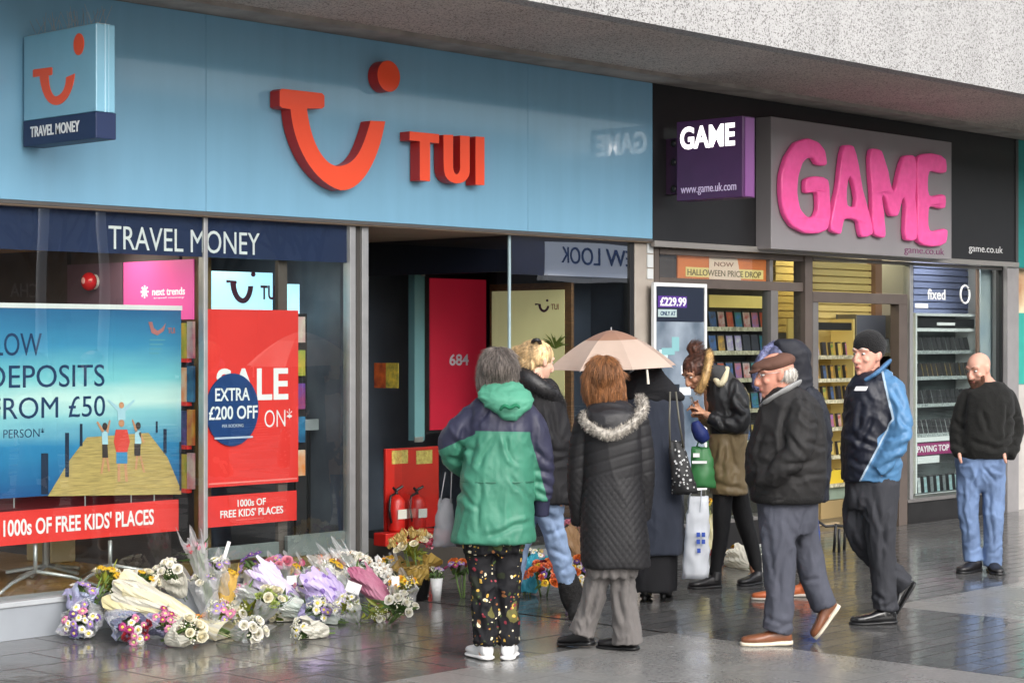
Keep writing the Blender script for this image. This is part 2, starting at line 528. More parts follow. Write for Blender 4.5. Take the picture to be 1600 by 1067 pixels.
def extrude_poly(pts2, Y0, Y1, mi_front=0, mi_side=1):
    """outline of (x, z) points -> solid between Y0 (front) and Y1"""
    bm = bmesh.new()
    vs = [bm.verts.new((x, Y0, z)) for x, z in pts2]
    f = bm.faces.new(vs)
    r = bmesh.ops.extrude_face_region(bm, geom=[f])
    vv = [e for e in r['geom'] if isinstance(e, bmesh.types.BMVert)]
    bmesh.ops.translate(bm, verts=vv, vec=(0, Y1 - Y0, 0))
    bmesh.ops.recalc_face_normals(bm, faces=bm.faces)
    for f in bm.faces:
        f.material_index = mi_front if abs(f.normal.y) > 0.9 else mi_side
    bmesh.ops.triangulate(bm, faces=[f for f in bm.faces if len(f.verts) > 4])
    me = bpy.data.meshes.new('extrusion'); bm.to_mesh(me); bm.free(); return me
def bez(p0, p1, p2, p3, n=14):
    return [tuple(((1 - t) ** 3 * a + 3 * (1 - t) ** 2 * t * b + 3 * (1 - t) * t * t * c + t ** 3 * d) for a, b, c, d in zip(p0, p1, p2, p3)) for t in [i / n for i in range(n + 1)]]
def smile_outline():
    """hooked smile in unit coordinates: x 0..1, z 0..1"""
    outer = bez((0.165, 0.80), (0.20, 0.40), (0.34, 0.02), (0.575, 0.005)) + bez((0.575, 0.005), (0.80, -0.01), (0.97, 0.33), (1.0, 0.72))[1:]
    inner = bez((0.80, 0.665), (0.79, 0.40), (0.70, 0.235), (0.565, 0.225)) + bez((0.565, 0.225), (0.46, 0.235), (0.385, 0.45), (0.375, 0.78))[1:]
    pts = [(0.0, 0.985), (0.0, 0.80)]
    pts = [(0.02, 1.0), (0.0, 0.98), (0.0, 0.82), (0.02, 0.80)]
    pts += outer
    pts += inner
    pts += [(0.445, 0.78), (0.465, 0.80), (0.465, 0.96), (0.445, 0.98)]
    return pts
YL = -0.105   # front plane of the raised letters
def px_poly(pts, Y):
    return [(lambda q: (q.x, q.z))(onY(x, y, Y)) for x, y in pts]
# traced on the front plane of the emblem
_out = bez((454, 171), (458, 225), (487, 284), (532, 297.5)) + bez((532, 297.5), (566, 300), (592, 250), (602, 190))[1:]
_in = bez((579, 189), (566, 235), (556, 259), (527, 260)) + bez((527, 260), (505, 257), (486, 222), (480, 173))[1:]
emb = [(441, 139), (503, 146), (507, 150), (507, 167), (503, 170), (480, 170)] + _in[::-1] + _out[::-1] + [(441, 169), (437, 166), (437, 142)]
me = extrude_poly(px_poly(emb[::-1], YL), YL, -0.012)
link('smile_emblem', me, [M_orange, M_orange_side], fas)
emblem = fas.children[-1]
cc = onY(607.5, 119.5, YL); r_ = (onY(607.5, 95.5, YL).z - onY(607.5, 144, YL).z) / 2
me = extrude_poly([(cc.x + r_ * math.cos(t), cc.z + r_ * math.sin(t)) for t in [2 * math.pi * k / 40 for k in range(40)]], YL, -0.012)
link('dot', me, [M_orange, M_orange_side], fas)
tT = [(640, 205.5), (686, 210), (686, 224.5), (672, 223), (672, 283.5), (656, 282), (656, 221), (640, 219.5)]
link('letter', extrude_poly(px_poly(tT[::-1], YL), YL, -0.012), [M_orange, M_orange_side], fas)
uo = bez((693, 211), (693, 250), (693, 262), (694, 268), 6) + bez((694, 268), (697, 293), (733, 293), (734, 268), 10)[1:] + [(734, 213)]
ui = [(719, 212), (719, 262)] + bez((719, 262), (718, 276), (709, 276), (708, 262), 8)[1:] + [(708, 211)]
link('letter', extrude_poly(px_poly((uo + ui)[::-1], YL), YL, -0.012), [M_orange, M_orange_side], fas)
tI = [(743, 213.5), (757, 214.5), (757, 289.5), (743, 289)]
link('letter', extrude_poly(px_poly(tI[::-1], YL), YL, -0.012), [M_orange, M_orange_side], fas)

# projecting box sign with bird spikes
def projecting_sign(name, label, pxin, pxout, pxend, ytop, ybot, Yin):
    Xf = XY(pxin, Yin)
    Yo = YX(pxout, Xf)
    Xe = XY(pxend, Yo)
    zt = onX(pxout, ytop, Xf).z; zb = onX(pxout, ybot, Xf).z
    t = empty(name, ((Xf + Xe) / 2, Yin, zb), label, 'sign')
    return t, Xf, Xe, Yo, zt, zb
t, Xf, Xe, Yo, zt, zb = projecting_sign('projecting_sign', 'blue box sign with orange smile over a navy strip, sticking out at left', 37, 150, 180, 36, 216, -0.03)
zmid = onX(150, 174, Xf).z
mb = MB(); mb.box(Xf, Xe, Yo, -0.03, zmid, zt); mb.build('box', mat('blue_box', srgb('7fb4cb'), rough=0.3, coat=0.3, var=0.03), t, bevel=0.006)
for xx in (0.3, 0.62):
    pass
mb = MB(); mb.box(Xf + (Xe - Xf) * 0.42, Xf + (Xe - Xf) * 0.5, Yo - 0.004, Yo - 0.0005, zmid, zt); mb.box(Xf + (Xe - Xf) * 0.62, Xf + (Xe - Xf) * 0.66, Yo - 0.004, Yo - 0.0005, zmid, zt)
mb.build('edge_trim', mat('pale_trim', srgb('a9d3e6'), rough=0.3), t)
mb = MB(); mb.box(Xf - 0.004, Xe + 0.004, Yo - 0.004, -0.03, zb, zmid - 0.002); base_strip = mb.build('base_strip', M_navy, t, bevel=0.004)
wS = abs(Yo + 0.03)
# emblem on the left face (plane X = Xf); u runs outwards (towards -Y)
def face_pt(px, py): 
    q = onX(px, py, Xf - 0.001); return (q.y, q.z)
sm = [(-0.03 - wS * (0.14 + 0.58 * x), zmid + (zt - zmid) * (0.13 + 0.46 * z)) for x, z in smile_outline()]
def extrude_polyX(pts2, X0, X1):
    bm = bmesh.new(); f = bm.faces.new([bm.verts.new((X0, y, z)) for y, z in pts2])
    r = bmesh.ops.extrude_face_region(bm, geom=[f])
    bmesh.ops.translate(bm, verts=[e for e in r['geom'] if isinstance(e, bmesh.types.BMVert)], vec=(X1 - X0, 0, 0))
    bmesh.ops.recalc_face_normals(bm, faces=bm.faces)
    bmesh.ops.triangulate(bm, faces=[f for f in bm.faces if len(f.verts) > 4])
    me = bpy.data.meshes.new('extrusion'); bm.to_mesh(me); bm.free(); return me
M_or_flat = mat('orange_vinyl', srgb('f85a30'), rough=0.4)
link('smile_emblem', extrude_polyX(sm, Xf - 0.004, Xf - 0.0005), M_or_flat, t)
cy_, cz_ = -0.03 - wS * 0.775, zmid + (zt - zmid) * 0.79
link('dot', extrude_polyX([(cy_ + wS * 0.07 * math.cos(k * math.pi / 16), cz_ + wS * 0.085 * math.sin(k * math.pi / 16)) for k in range(32)], Xf - 0.004, Xf - 0.0005), M_or_flat, t)
fit_text('lettering', 'TRAVEL MONEY', (Xf - 0.0045, -0.03 - wS * 0.11, zb + (zmid - zb) * 0.32), (0, -1, 0), (0, 0, 1), wS * 0.68, (zmid - zb) * 0.42, M_white, t, bold=0.02)
rs = random.Random(3)
mb = MB()
for i in range(46):
    y = -0.05 - (wS - 0.05) * rs.random(); x = Xf + (Xe - Xf) * rs.choice([0.2, 0.5, 0.8])
    mb.tube([(x, y, zt), (x + rs.uniform(-.05, .05), y + rs.uniform(-.035, .035), zt + rs.uniform(.07, .12))], 0.0012, 4)
mb.box(Xf + 0.02, Xe - 0.02, Yo + 0.02, -0.04, zt, zt + 0.006)
mb.build('bird_spikes', mat('steel_wire', (0.45, 0.45, 0.45), rough=0.3, metal=0.9), t)

# ---- plinth
Z_PL = ZY(100, 931, GY - 0.06)
M_plinth = mat('painted_plinth', srgb('8d9298'), rough=0.42, var=0.08, vscale=3, coat=0.2)
Xrec0, Xrec1 = XY(572, 0), XY(797, GY)
mb = MB(); mb.box(X_T0, Xrec0, 0.02, 0.26, 0, Z_PL - 0.03); mb.build('plinth', M_plinth, shop1)
mb = MB(); mb.box(X_T0, Xrec0 + 0.004, 0.008, 0.262, Z_PL - 0.03, Z_PL); mb.build('sill', mat('sill_grey', srgb('a3a7aa'), rough=0.35, var=0.06), shop1, bevel=0.004)
# ---- window frames on the left bay
Z_HB = ZY(300, 401, GY + 0.02)   # underside of the navy band
Z_HT = Z_FB - 0.03
mb = MB(); mb.box(X_T0, XY(551, GY), GY + 0.012, GY + 0.03, Z_HB, Z_HT); band = mb.build('navy_band', M_navy, shop1)
a_ = onY(170, 389, GY + 0.008); b2 = onY(406, 389, GY + 0.008)
fit_text('lettering', 'TRAVEL MONEY', (a_.x, GY + 0.0115, ZY(290, 394, GY)), (1, 0, 0), (0, 0, 1), b2.x - a_.x, ZY(290, 357, GY) - ZY(290, 394, GY) - 0.005, M_white, band, bold=0.0, depth=0.002)
def vbar(px0, px1, m, Y0=GY - 0.02, Y1=GY + 0.06, z0=None, z1=None, name='mullion', parent=None):
    z0 = Z_PL if z0 is None else z0; z1 = Z_HT if z1 is None else z1
    mb = MB(); mb.box(XY(px0, Y0), XY(px1, Y0), Y0, Y1, z0, z1)
    return mb.build(name, m, shop1 if parent is None else parent, bevel=0.003)
vbar(319, 325, M_alu, GY - 0.008, GY + 0.05)
vbar(435, 449, M_frame_brown, GY + 0.075, GY + 0.11, z1=Z_HB)
vbar(547, 556, M_alu, GY - 0.02, GY + 0.05)
vbar(557, 566, mat('dark_gap', (0.05, 0.045, 0.04), rough=0.5), GY + 0.01, GY + 0.07, z0=0.002)
vbar(566, 576, M_alu, GY - 0.01, GY + 0.08, z0=0.002)
# frames of the two right panes: rails
def hbar(px0, px1, z0, z1, m, Y0=GY + 0.03, Y1=GY + 0.062, name='rail'):
    mb = MB(); mb.box(XY(px0, Y0), XY(px1, Y0), Y0, Y1, z0, z1); return mb.build(name, m, shop1, bevel=0.002)
M_rail = mat('rail_grey', srgb('7b8180'), rough=0.45, metal=0.2, var=0.06)
zr0, zr1 = ZY(445, 867, GY), ZY(445, 846, GY)
hbar(326, 436, zr0, zr1, M_rail); hbar(449.5, 546.5, zr0 - 0.02, zr1 + 0.03, M_rail)
mb = MB(); mb.box(XY(326, GY), XY(546, GY), GY + 0.035, GY + 0.3, Z_PL + 0.002, zr0 - 0.024); mb.build('timber_sill', mat('timber_sill', srgb('7c6a41'), rough=0.5, var=0.25, vscale=6, stretch=(1, 4, 12)), shop1)
def pane(px0, px1, z0, z1, Y=GY, name='window_pane', parent=None):
    mb = MB(); mb.box(XY(px0, Y), XY(px1, Y), Y, Y + 0.008, z0, z1); return mb.build(name, M_glass, shop1 if parent is None else parent)
mb = MB(); mb.box(X_T0, XY(318.7, GY), GY, GY + 0.008, Z_PL, Z_HT - 0.002); mb.build('window_pane', M_glass, shop1)
pane(325.3, 546.7, Z_PL, Z_HT - 0.002)
# ---- entrance recess: glass return wall running back into the building, and right display window
RD = 1.55
mb = MB(); mb.box(Xrec1, Xrec1 + 0.008, GY, GY + RD, 0.16, Z_HT - 0.002); mb.build('return_pane', glass_mat('return_glass', (.9, .93, .95), 1.52, .0, wob=.8, minref=.16), shop1)
mb = MB(); mb.box(Xrec1 - 0.01, Xrec1 + 0.02, GY, GY + RD, 0.0, 0.16); mb.build('return_plinth', mat('return_plinth', srgb('6f6a63'), rough=0.45, var=0.1), shop1)
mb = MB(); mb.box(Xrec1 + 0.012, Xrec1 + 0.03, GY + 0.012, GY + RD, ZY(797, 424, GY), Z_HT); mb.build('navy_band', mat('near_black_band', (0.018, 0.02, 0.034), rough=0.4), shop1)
mb = MB(); mb.box(Xrec1 + 0.012, XY(985, GY), GY + 0.012, GY + 0.03, ZY(850, 430, GY), Z_HT); mb.build('navy_band', M_navy, shop1)
M_boost_glass = glass_mat('boosted_glass', (.9, .93, .96), 1.5, 0.0, wob=.4, minref=.5)  # plain glass, reflectivity raised so the mirrored fascia shows brighter; no film there
mb = MB(); mb.box(XY(798.5, GY), XY(985, GY), GY, GY + .008, ZY(850, 430, GY), Z_HT - .002); mb.build('window_pane', M_boost_glass, shop1)
pane(798.5, 985, 0.16, ZY(850, 430, GY) - .002)
vbar(795.5, 798.6, mat('glass_edge', srgb('9fb4ba'), rough=.25), GY - .004, GY + .012, z0=.16, name='glass_edge')
mb = MB(); mb.box(XY(984, .1), XY(991.5, .1), .1, 1.0, .16, Z_HT); mb.build('side_lining', mat('dark_lining', srgb('272b36'), rough=.5, var=.15), shop1)
vbar(984.5, 991, M_black, GY - 0.015, GY + 0.05, z0=0.0)
mb = MB(); mb.box(Xrec1, XY(992, GY), GY - 0.01, GY + 0.2, 0, 0.16); mb.build('plinth', M_plinth, shop1)
# soffit over the recess + strip above the windows
mb = MB(); mb.box(X_T0, X_T1, 0.014, 3.2, Z_FB - 0.029, Z_FB - 0.013); mb.build('recess_soffit', mat('soffit_beige', srgb('b49c86'), rough=0.6, var=0.08, vscale=3), shop1)
# back of the recess: the entrance doors (dark), out of direct sight
mb = MB(); mb.box(Xrec0 - 1.2, Xrec1, GY + RD + 0.02, GY + RD + 0.06, 0, Z_FB - 0.03); mb.build('entrance_door', M_dark, shop1)
mb = MB(); mb.box(Xrec0 - 0.05, Xrec0, 0.2, GY + RD, 0, Z_FB - 0.03); mb.build('recess_side', mat('recess_side', srgb('6d737e'), rough=0.5, color2=srgb('4a4e58'), vscale=2.5), shop1)
# grey pier between the two shops
M_pier = mat('stone_pier', srgb('a39a90'), rough=0.6, var=0.1, vscale=5, bump=0.1)
pier = empty('wall_pier', (XY(1005, 0), 0, 0), 'pale stone pier between the blue shop and the black shop', 'pillar')
mb = MB(); mb.box(XY(992, 0.06), XY(1022, 0.06), 0.06, 0.5, 0, Z_FB - 0.032); mb.build('shaft', M_pier, pier, bevel=0.006)
M_plate = mat('white_plate', (0.6, 0.62, 0.62), rough=0.5)
for (y0, y1) in ((379, 396), (398, 418), (420, 436)):
    mb = MB(); mb.box(XY(1012, 0.048), XY(1021, 0.048), 0.048, 0.0595, ZY(1018, y1, .05), ZY(1018, y0, .05)); mb.build('plate', M_plate, pier, bevel=0.003)

# ---- travel shop interior
def stuct(name, mb, m):
    o = mb.build(name, m); setp(o, kind='structure'); return o
mb = MB(); mb.box(X_T0, Xrec0 - 0.06, 0.27, 4.2, 0.1, 0.2)
stuct('shop_floor', mb, mat('wood_floor', srgb('8a6a3c'), rough=0.35, var=0.35, vscale=5, stretch=(1.2, 9, 1)))
mb = MB(); mb.box(Xrec1 + 0.04, 0.4, 0.2, 4.2, 0.1, 0.14); stuct('shop_floor', mb, M_dark)
mb = MB(); mb.box(X_T0, 0.4, 4.2, 4.3, 0, 3)
stuct('shop_wall', mb, mat('shop_back', srgb('3a2c2f'), rough=0.7, var=0.2, vscale=2))
mb = MB(); mb.box(X_T0, Xrec0 - 0.06, 0.26, 4.2, 2.31, Z_FB - 0.03)
stuct('shop_ceiling', mb, mat('shop_ceiling', srgb('c9a98c'), rough=0.7))
# partition running back from the pillar beside the big window
Xp = XY(303, 0.30)
pw = MB(); pw.box(Xp, Xp + 0.06, 0.45, 4.2, 0.2, 2.31); stuct('partition_wall', pw, mat('partition', srgb('4b4548'), rough=0.6, var=0.1))
mb = MB(); mb.box(XY(303, 0.3), XY(324, 0.3), 0.26, 0.42, 0.2, 2.46)
o = mb.build('pillar', mat('timber_pillar', srgb('6b5530'), rough=0.5, var=0.2, vscale=8, stretch=(6, 6, 1))); setp(o, kind='structure')
mb = MB(); mb.box(Xp + 0.8, Xp + 0.86, 1.9, 4.2, 0.2, 2.31); stuct('partition_wall', mb, mat('partition_dark', srgb('35242a'), rough=0.6, var=0.15))
# ceiling lamps inside the shop
def ceiling_lamp(x, y, z, label, sx=0.6, sy=0.3, e=4.0, col=(1, 0.86, 0.68)):
    t = empty('ceiling_light', (x, y, z), label, 'ceiling light', 'ceiling lights in the shops')
    mb = MB(); mb.box(x - sx / 2 - .03, x + sx / 2 + .03, y - sy / 2 - .03, y + sy / 2 + .03, z - 0.02, z); mb.build('housing', M_white, t)
    mb = MB(); mb.box(x - sx / 2, x + sx / 2, y - sy / 2, y + sy / 2, z - 0.03, z - 0.021)
    mb.build('diffuser', mat('lamp_%d_%d' % (int(e * 10), int(col[2] * 100)), col, emit=e), t)
    return t
ceiling_lamp(Xp - 0.55, 0.85, 2.309, 'warm ceiling light over the beach poster in the big window', 0.9, 0.35, 5)
ceiling_lamp(Xp - 1.6, 2.6, 2.309, 'warm ceiling light deep inside behind the beach poster', 0.9, 0.35, 5)
ceiling_lamp(Xp + .48, .55, 2.309, 'warm ceiling light above the red sale poster', 0.5, 0.2, 4)

# ================================================================ GAMES SHOP FRONT
shop2 = empty('games_shop', (XY(1300, 0), 0, 0), 'black fronted games shop with dark brown door and window frames', 'shop')
fas2 = empty('shop_fascia', (XY(1300, 0), 0, Z_FB), 'black sign board carrying a grey panel with fat pink letters', 'shop sign')
M_blackboard = mat('black_fascia', (0.011, 0.0105, 0.012), rough=0.42, coat=0.15, var=0.1)
mb = MB(); mb.box(0.003, X_G1 - 0.05, 0.0, 0.1, Z_FB - 0.01, Z_SOF + 0.002); mb.build('backboard', M_blackboard, fas2)
mb = MB(); mb.box(0.003, X_G1, -0.02, 0.02, Z_FB - 0.06, Z_FB - 0.012); mb.build('bottom_trim', mat('silver_trim', srgb('a7a29d'), rough=0.35, metal=0.5), fas2, bevel=0.004)
mb = MB(); mb.box(X_G1 - 0.05, X_G1, -0.01, 0.1, Z_FB - 0.01, Z_SOF); mb.build('end_trim', mat('end_trim', srgb('4b4a4a'), rough=0.4), fas2)
YB = -0.16
xg0, xg1 = XY(1205, YB), XY(1487, YB)
zg1, zg0 = ZY(1205, 182, YB), ZY(1205, 389, YB)
mb = MB(); mb.box(xg0, xg1, YB, -0.001, zg0, zg1); gp = mb.build('grey_panel', mat('grey_sign', srgb('8a8688'), rough=0.4, coat=0.2, var=0.05, vscale=2), fas2, bevel=0.006)
M_pink = mat('pink_acrylic', srgb('ff5aa4'), rough=0.45, coat=0.1, var=0.1, vscale=14, emit=0.03)
M_pink2 = mat('pink_dark', srgb('c23a78'), rough=0.5)
def puffy_letter(polys, name='letter'):
    """cushioned acrylic letter from a traced outline (and holes)"""
    cu = bpy.data.curves.new('c', 'CURVE'); cu.dimensions = '2D'; cu.fill_mode = 'BOTH'
    cu.extrude = .012; cu.bevel_depth = .016; cu.bevel_resolution = 4; cu.offset = -.021
    for pts in polys:
        sp = cu.splines.new('BEZIER'); sp.bezier_points.add(len(pts) - 1); sp.use_cyclic_u = True; sp.resolution_u = 4
        for bp_, (x, y) in zip(sp.bezier_points, pts):
            q = onY(1000 + x / 2.667, 100 + y / 2.667, YB - .05); bp_.co = (q.x, q.z, 0); bp_.handle_left_type = bp_.handle_right_type = 'AUTO'
        # tighten: pull the automatic handles in so corners stay corners
    o = bpy.data.objects.new('c', cu); COL.objects.link(o); dg = _dg(); dg.update()
    for sp in cu.splines:
        for bp_ in sp.bezier_points:
            hl, hr, c = bp_.handle_left.copy(), bp_.handle_right.copy(), bp_.co.copy()
            bp_.handle_left_type = bp_.handle_right_type = 'FREE'; bp_.handle_left = c.lerp(hl, .45); bp_.handle_right = c.lerp(hr, .45)
    dg.update(); me = bpy.data.meshes.new_from_object(o.evaluated_get(dg), depsgraph=dg); bpy.data.objects.remove(o); bpy.data.curves.remove(cu)
    me.transform(Matrix(((1, 0, 0, 0), (0, 0, -1, YB - .03), (0, 1, 0, 0), (0, 0, 0, 1))))
    n = len(me.vertices); co = np.zeros(n * 3); me.vertices.foreach_get('co', co); co = co.reshape(-1, 3)
    co[:, 1] += vnoise(co * 9) * .006; me.vertices.foreach_set('co', co.ravel())
    return link(name, me, M_pink, fas2, True)
puffy_letter([[(778, 422), (735, 420), (722, 396), (700, 396), (678, 420), (662, 475), (657, 540), (668, 600), (696, 634), (728, 630), (738, 606), (736, 540), (690, 538), (690, 480), (784, 480), (792, 540), (794, 640), (782, 690), (745, 708), (690, 708), (632, 676), (600, 622), (586, 545), (588, 460), (610, 385), (650, 326), (700, 308), (745, 326), (772, 362)]])
puffy_letter([[(850, 340), (892, 342), (930, 520), (970, 708), (922, 722), (908, 660), (852, 652), (838, 710), (794, 692), (822, 520)], [(876, 470), (866, 585), (898, 588)]])
puffy_letter([[(962, 356), (1008, 360), (1036, 450), (1056, 530), (1076, 460), (1100, 384), (1146, 384), (1150, 560), (1152, 732), (1106, 732), (1102, 560), (1076, 634), (1044, 634), (1014, 548), (1020, 640), (1022, 724), (976, 710), (966, 540)]])
puffy_letter([[(1158, 386), (1276, 396), (1276, 454), (1206, 452), (1206, 544), (1272, 546), (1272, 602), (1206, 600), (1208, 690), (1280, 690), (1274, 748), (1160, 742), (1156, 560)]])
q0 = onY(1413, 397.5, YB - 0.001); q1 = onY(1475, 397.5, YB)
fit_text('lettering', 'game.co.uk', (q0.x, YB - 0.0012, ZY(1440, 400, YB)), (1, 0, 0), (0, 0, 1), q1.x - q0.x, 0.082, mat('plum', srgb('7a2e63'), rough=0.5), fas2, bold=-0.01)
q0 = onY(1513, 397, 0); q1 = onY(1566, 397, 0)
fit_text('lettering', 'game.co.uk', (q0.x, -0.0035, ZY(1540, 398, 0)), (1, 0, 0), (0, 0, 1), q1.x - q0.x, 0.088, M_white, fas2, bold=-0.005)
# lit purple projecting sign
t, Xf, Xe, Yo, zt, zb = projecting_sign('projecting_sign', 'lit purple box sign with white letters, sticking out before black fascia', 1040, 1160, 1180, 181, 308, -0.02)
Yi = YX(1057, Xf)
mb = MB(); mb.box(Xf, Xe, Yo, Yi, zb, zt); mb.build('box', mat('purple_box', srgb('4b2452'), rough=0.35, coat=0.3, var=0.08, emit=0.05), t, bevel=0.006)
mb = MB(); mb.box(Xf + 0.03, Xe - 0.02, Yo - 0.004, Yo - 0.0005, zb + 0.01, zt - 0.01); mb.build('edge_trim', mat('purple_trim', srgb('7d4a85'), rough=0.3), t)
mb = MB(); mb.box(Xf + 0.03, Xe - 0.03, Yi + 0.001, -0.001, zb + 0.06, zt - 0.12)
mb.build('bracket', mat('bracket_plum', srgb('3a2440'), rough=0.5), t)
for zz in (zb + 0.1, (zb + zt) / 2, zt - 0.16):
    mb = MB(); mb.ell((Xf + 0.028, (Yi - 0.02) / 2, zz), 0.012, 0.03, 0.03, nu=8, nv=5); mb.build('bolt', M_black, t)
wS = Yi - Yo
fit_text('lettering', 'GAME', (Xf - 0.0005, Yi - wS * 0.06, onX(1063, 235, Xf).z), (0, -1, 0), (0, 0, 1), wS * 0.83, onX(1110, 199, Xf).z - onX(1110, 235, Xf).z, mat('lit_white', (1, 0.97, 0.95), emit=0.9), t, bold=0.035)
fit_text('lettering', 'www.game.uk.com', (Xf - 0.0005, Yi - wS * 0.07, onX(1063, 307, Xf).z), (0, -1, 0), (0, 0, 1), wS * 0.84, 0.085, mat('pale_lilac', srgb('c9b8d6'), rough=0.4, emit=0.15), t)

# ---- games shop glazing
def gbar(px0, px1, z0, z1, m, Y0=GY - 0.03, Y1=GY + 0.06, name='frame_bar'):
    mb = MB(); mb.box(XY(px0, Y0), XY(px1, Y0), Y0, Y1, z0, z1); return mb.build(name, m, shop2, bevel=0.003)
Z_GT = Z_FB - 0.061
zgl = 0.23
M_blackpl = mat('black_plinth', (0.018, 0.017, 0.017), rough=0.3, var=0.2)
gbar(1023, 1030, 0.0, Z_GT, M_frame_brown)
gbar(1030, 1056, ZY(1040, 441, GY), Z_GT, mat('brown_panel', srgb('4a3d38'), rough=0.5), GY + 0.02, GY + 0.05, 'side_panel')
zt0, zt1 = ZY(1200, 454, GY), ZY(1200, 440, GY)
gbar(1030.5, 1258, zt0, zt1, M_frame_brown, GY - 0.02, GY + 0.05, 'transom')
gbar(1031, 1258, Z_GT - 0.05, Z_GT - 0.001, M_frame_brown, GY - 0.025, GY + 0.05, 'head_rail')
gbar(1205, 1216, zgl, zt0 - 0.001, M_alu_dark, GY - 0.035, GY + 0.06, 'mullion')
gbar(1203, 1208, zt1 + 0.001, Z_GT - 0.051, M_alu_dark, GY - 0.02, GY + 0.04, 'mullion')
gbar(1258.5, 1270, 0.0, Z_GT, M_frame_brown, GY - 0.045, GY + 0.08, 'door_post')
gbar(1270.5, 1279, 0.0, ZY(1275, 459, GY), M_alu_dark, GY - 0.03, GY + 0.06, 'door_post')
gbar(1270.5, 1418, ZY(1340, 474, GY), ZY(1340, 458, GY), M_frame_brown, GY - 0.04, GY + 0.06, 'door_head')
gbar(1405, 1418, 0.0, ZY(1410, 475, GY), M_frame_brown, GY - 0.035, GY + 0.06, 'door_post')
gbar(1422, 1427, zgl, Z_GT, M_alu, GY - 0.02, GY + 0.05, 'mullion')
gbar(1566, 1574, zgl, Z_GT, M_black, GY - 0.02, GY + 0.05, 'mullion')
gbar(1574.5, 1592, 0.0, Z_GT, mat('grey_jamb', srgb('8d8a8a'), rough=0.45, var=0.08), GY - 0.07, GY + 0.1, 'jamb')
gbar(1271, 1566, Z_GT - 0.03, Z_GT - 0.001, M_alu_dark, GY - 0.02, GY + 0.05, 'head_rail')
gbar(1031, 1258, 0.0, zgl - 0.03, M_blackpl, GY - 0.02, GY + 0.2, 'plinth')
gbar(1419, 1574, 0.0, zgl - 0.03, M_blackpl, GY - 0.02, GY + 0.2, 'plinth')
gbar(1419, 1574, zgl - 0.03, zgl, M_alu_dark, GY - 0.04, GY + 0.2, 'sill')
gbar(1031, 1258, zgl - 0.03, zgl, M_alu_dark, GY - 0.03, GY + 0.2, 'sill')
def pane2(px0, px1, z0, z1):
    mb = MB(); mb.box(XY(px0, GY), XY(px1, GY), GY, GY + 0.008, z0, z1); return mb.build('window_pane', M_glass, shop2)
pane2(1030.5, 1204.8, zgl, zt0 - 0.002); pane2(1030.5, 1257.5, zt1 + 0.002, Z_GT - 0.052); pane2(1216.5, 1258, zgl, zt0 - 0.002)
pane2(1271, 1421.5, ZY(1340, 457, GY) + 0.004, Z_GT - 0.032); pane2(1427.5, 1565.5, zgl, Z_GT - 0.032)
mb = MB(); mb.box(XY(1527, GY + .03), XY(1530.5, GY + .03), GY + 0.03, GY + 0.05, zgl, Z_GT); mb.build('glazing_bar', mat('bronze_bar', srgb('7d6458'), rough=0.4), shop2)
# interior
mb = MB(); mb.box(0.05, X_G1 + 0.2, 0.2, 5.2, 0.0, 0.012); stuct('shop_floor', mb, mat('games_floor', srgb('6a5f4c'), rough=0.4, var=0.2))
mb = MB(); mb.box(0.05, X_G1 + 0.3, 5.2, 5.3, 0, 3); stuct('shop_wall', mb, mat('games_wall', srgb('a88a3c'), rough=0.6))
mb = MB(); mb.box(0.42, 0.5, 0.2, 5.2, 0, 3); stuct('shop_wall', mb, mat('games_side', srgb('4d4a48'), rough=0.6))
mb = MB(); mb.box(X_G1 + 0.05, X_G1 + 0.1, 0.2, 5.2, 0, 3); stuct('shop_wall', mb, mat('games_side2', srgb('8a8a8c'), rough=0.6))
mb = MB(); mb.box(0.05, X_G1 + 0.2, 0.16, 5.2, 2.75, 2.8); stuct('shop_ceiling', mb, mat('games_ceiling', (0.55, 0.5, 0.42), rough=0.7))
ceiling_lamp(XY(1180, 1.0), 0.9, 2.749, 'yellow ceiling light above the shelf of cases left of the door', 1.2, 0.3, 7, (1, 0.85, 0.5))
ceiling_lamp(XY(1330, 1.6), 1.7, 2.749, 'yellow ceiling light inside the open games shop doorway', 1.2, 0.3, 7, (1, 0.85, 0.5))
ceiling_lamp(XY(1470, .3), 0.4, 2.749, 'white ceiling light above the tall white display cabinet', 0.9, 0.25, 11, (1, 0.98, 0.94))
# ---- next shop, at the right edge
shop3 = empty('teal_shop', (X_G1 + 1.5, 0, 0), 'teal fronted shop at the right edge, past the grey jamb', 'shop')
M_teal = mat('teal_paint', srgb('138a85'), rough=0.45, var=0.06)
mb = MB(); mb.box(X_G1 + 0.004, X_G1 + 6, 0.0, 0.1, Z_FB - 0.06, Z_SOF); mb.build('fascia', M_teal, shop3)
mb = MB(); mb.box(X_G1 + 0.03, X_G1 + 6, 0.12, 0.2, ZY(1595, 490, .1), Z_FB - 0.06); mb.build('window_poster', mat('cream_poster', srgb('e8d9b5'), rough=0.5, color2=srgb('a86a3a'), vscale=3), shop3)
mb = MB(); mb.box(X_G1 + 0.03, X_G1 + 6, 0.1, 0.2, ZY(1595, 600, .1), ZY(1595, 489, .1)); mb.build('panel', mat('teal_panel', srgb('35a396'), rough=0.4, var=0.1), shop3)
mb = MB(); mb.box(X_G1 + 0.03, X_G1 + 6, 0.1, 0.2, 0.0, ZY(1595, 601, .1)); mb.build('lower_wall', mat('pale_lower', srgb('b9b4ae'), rough=0.5, var=0.1), shop3)
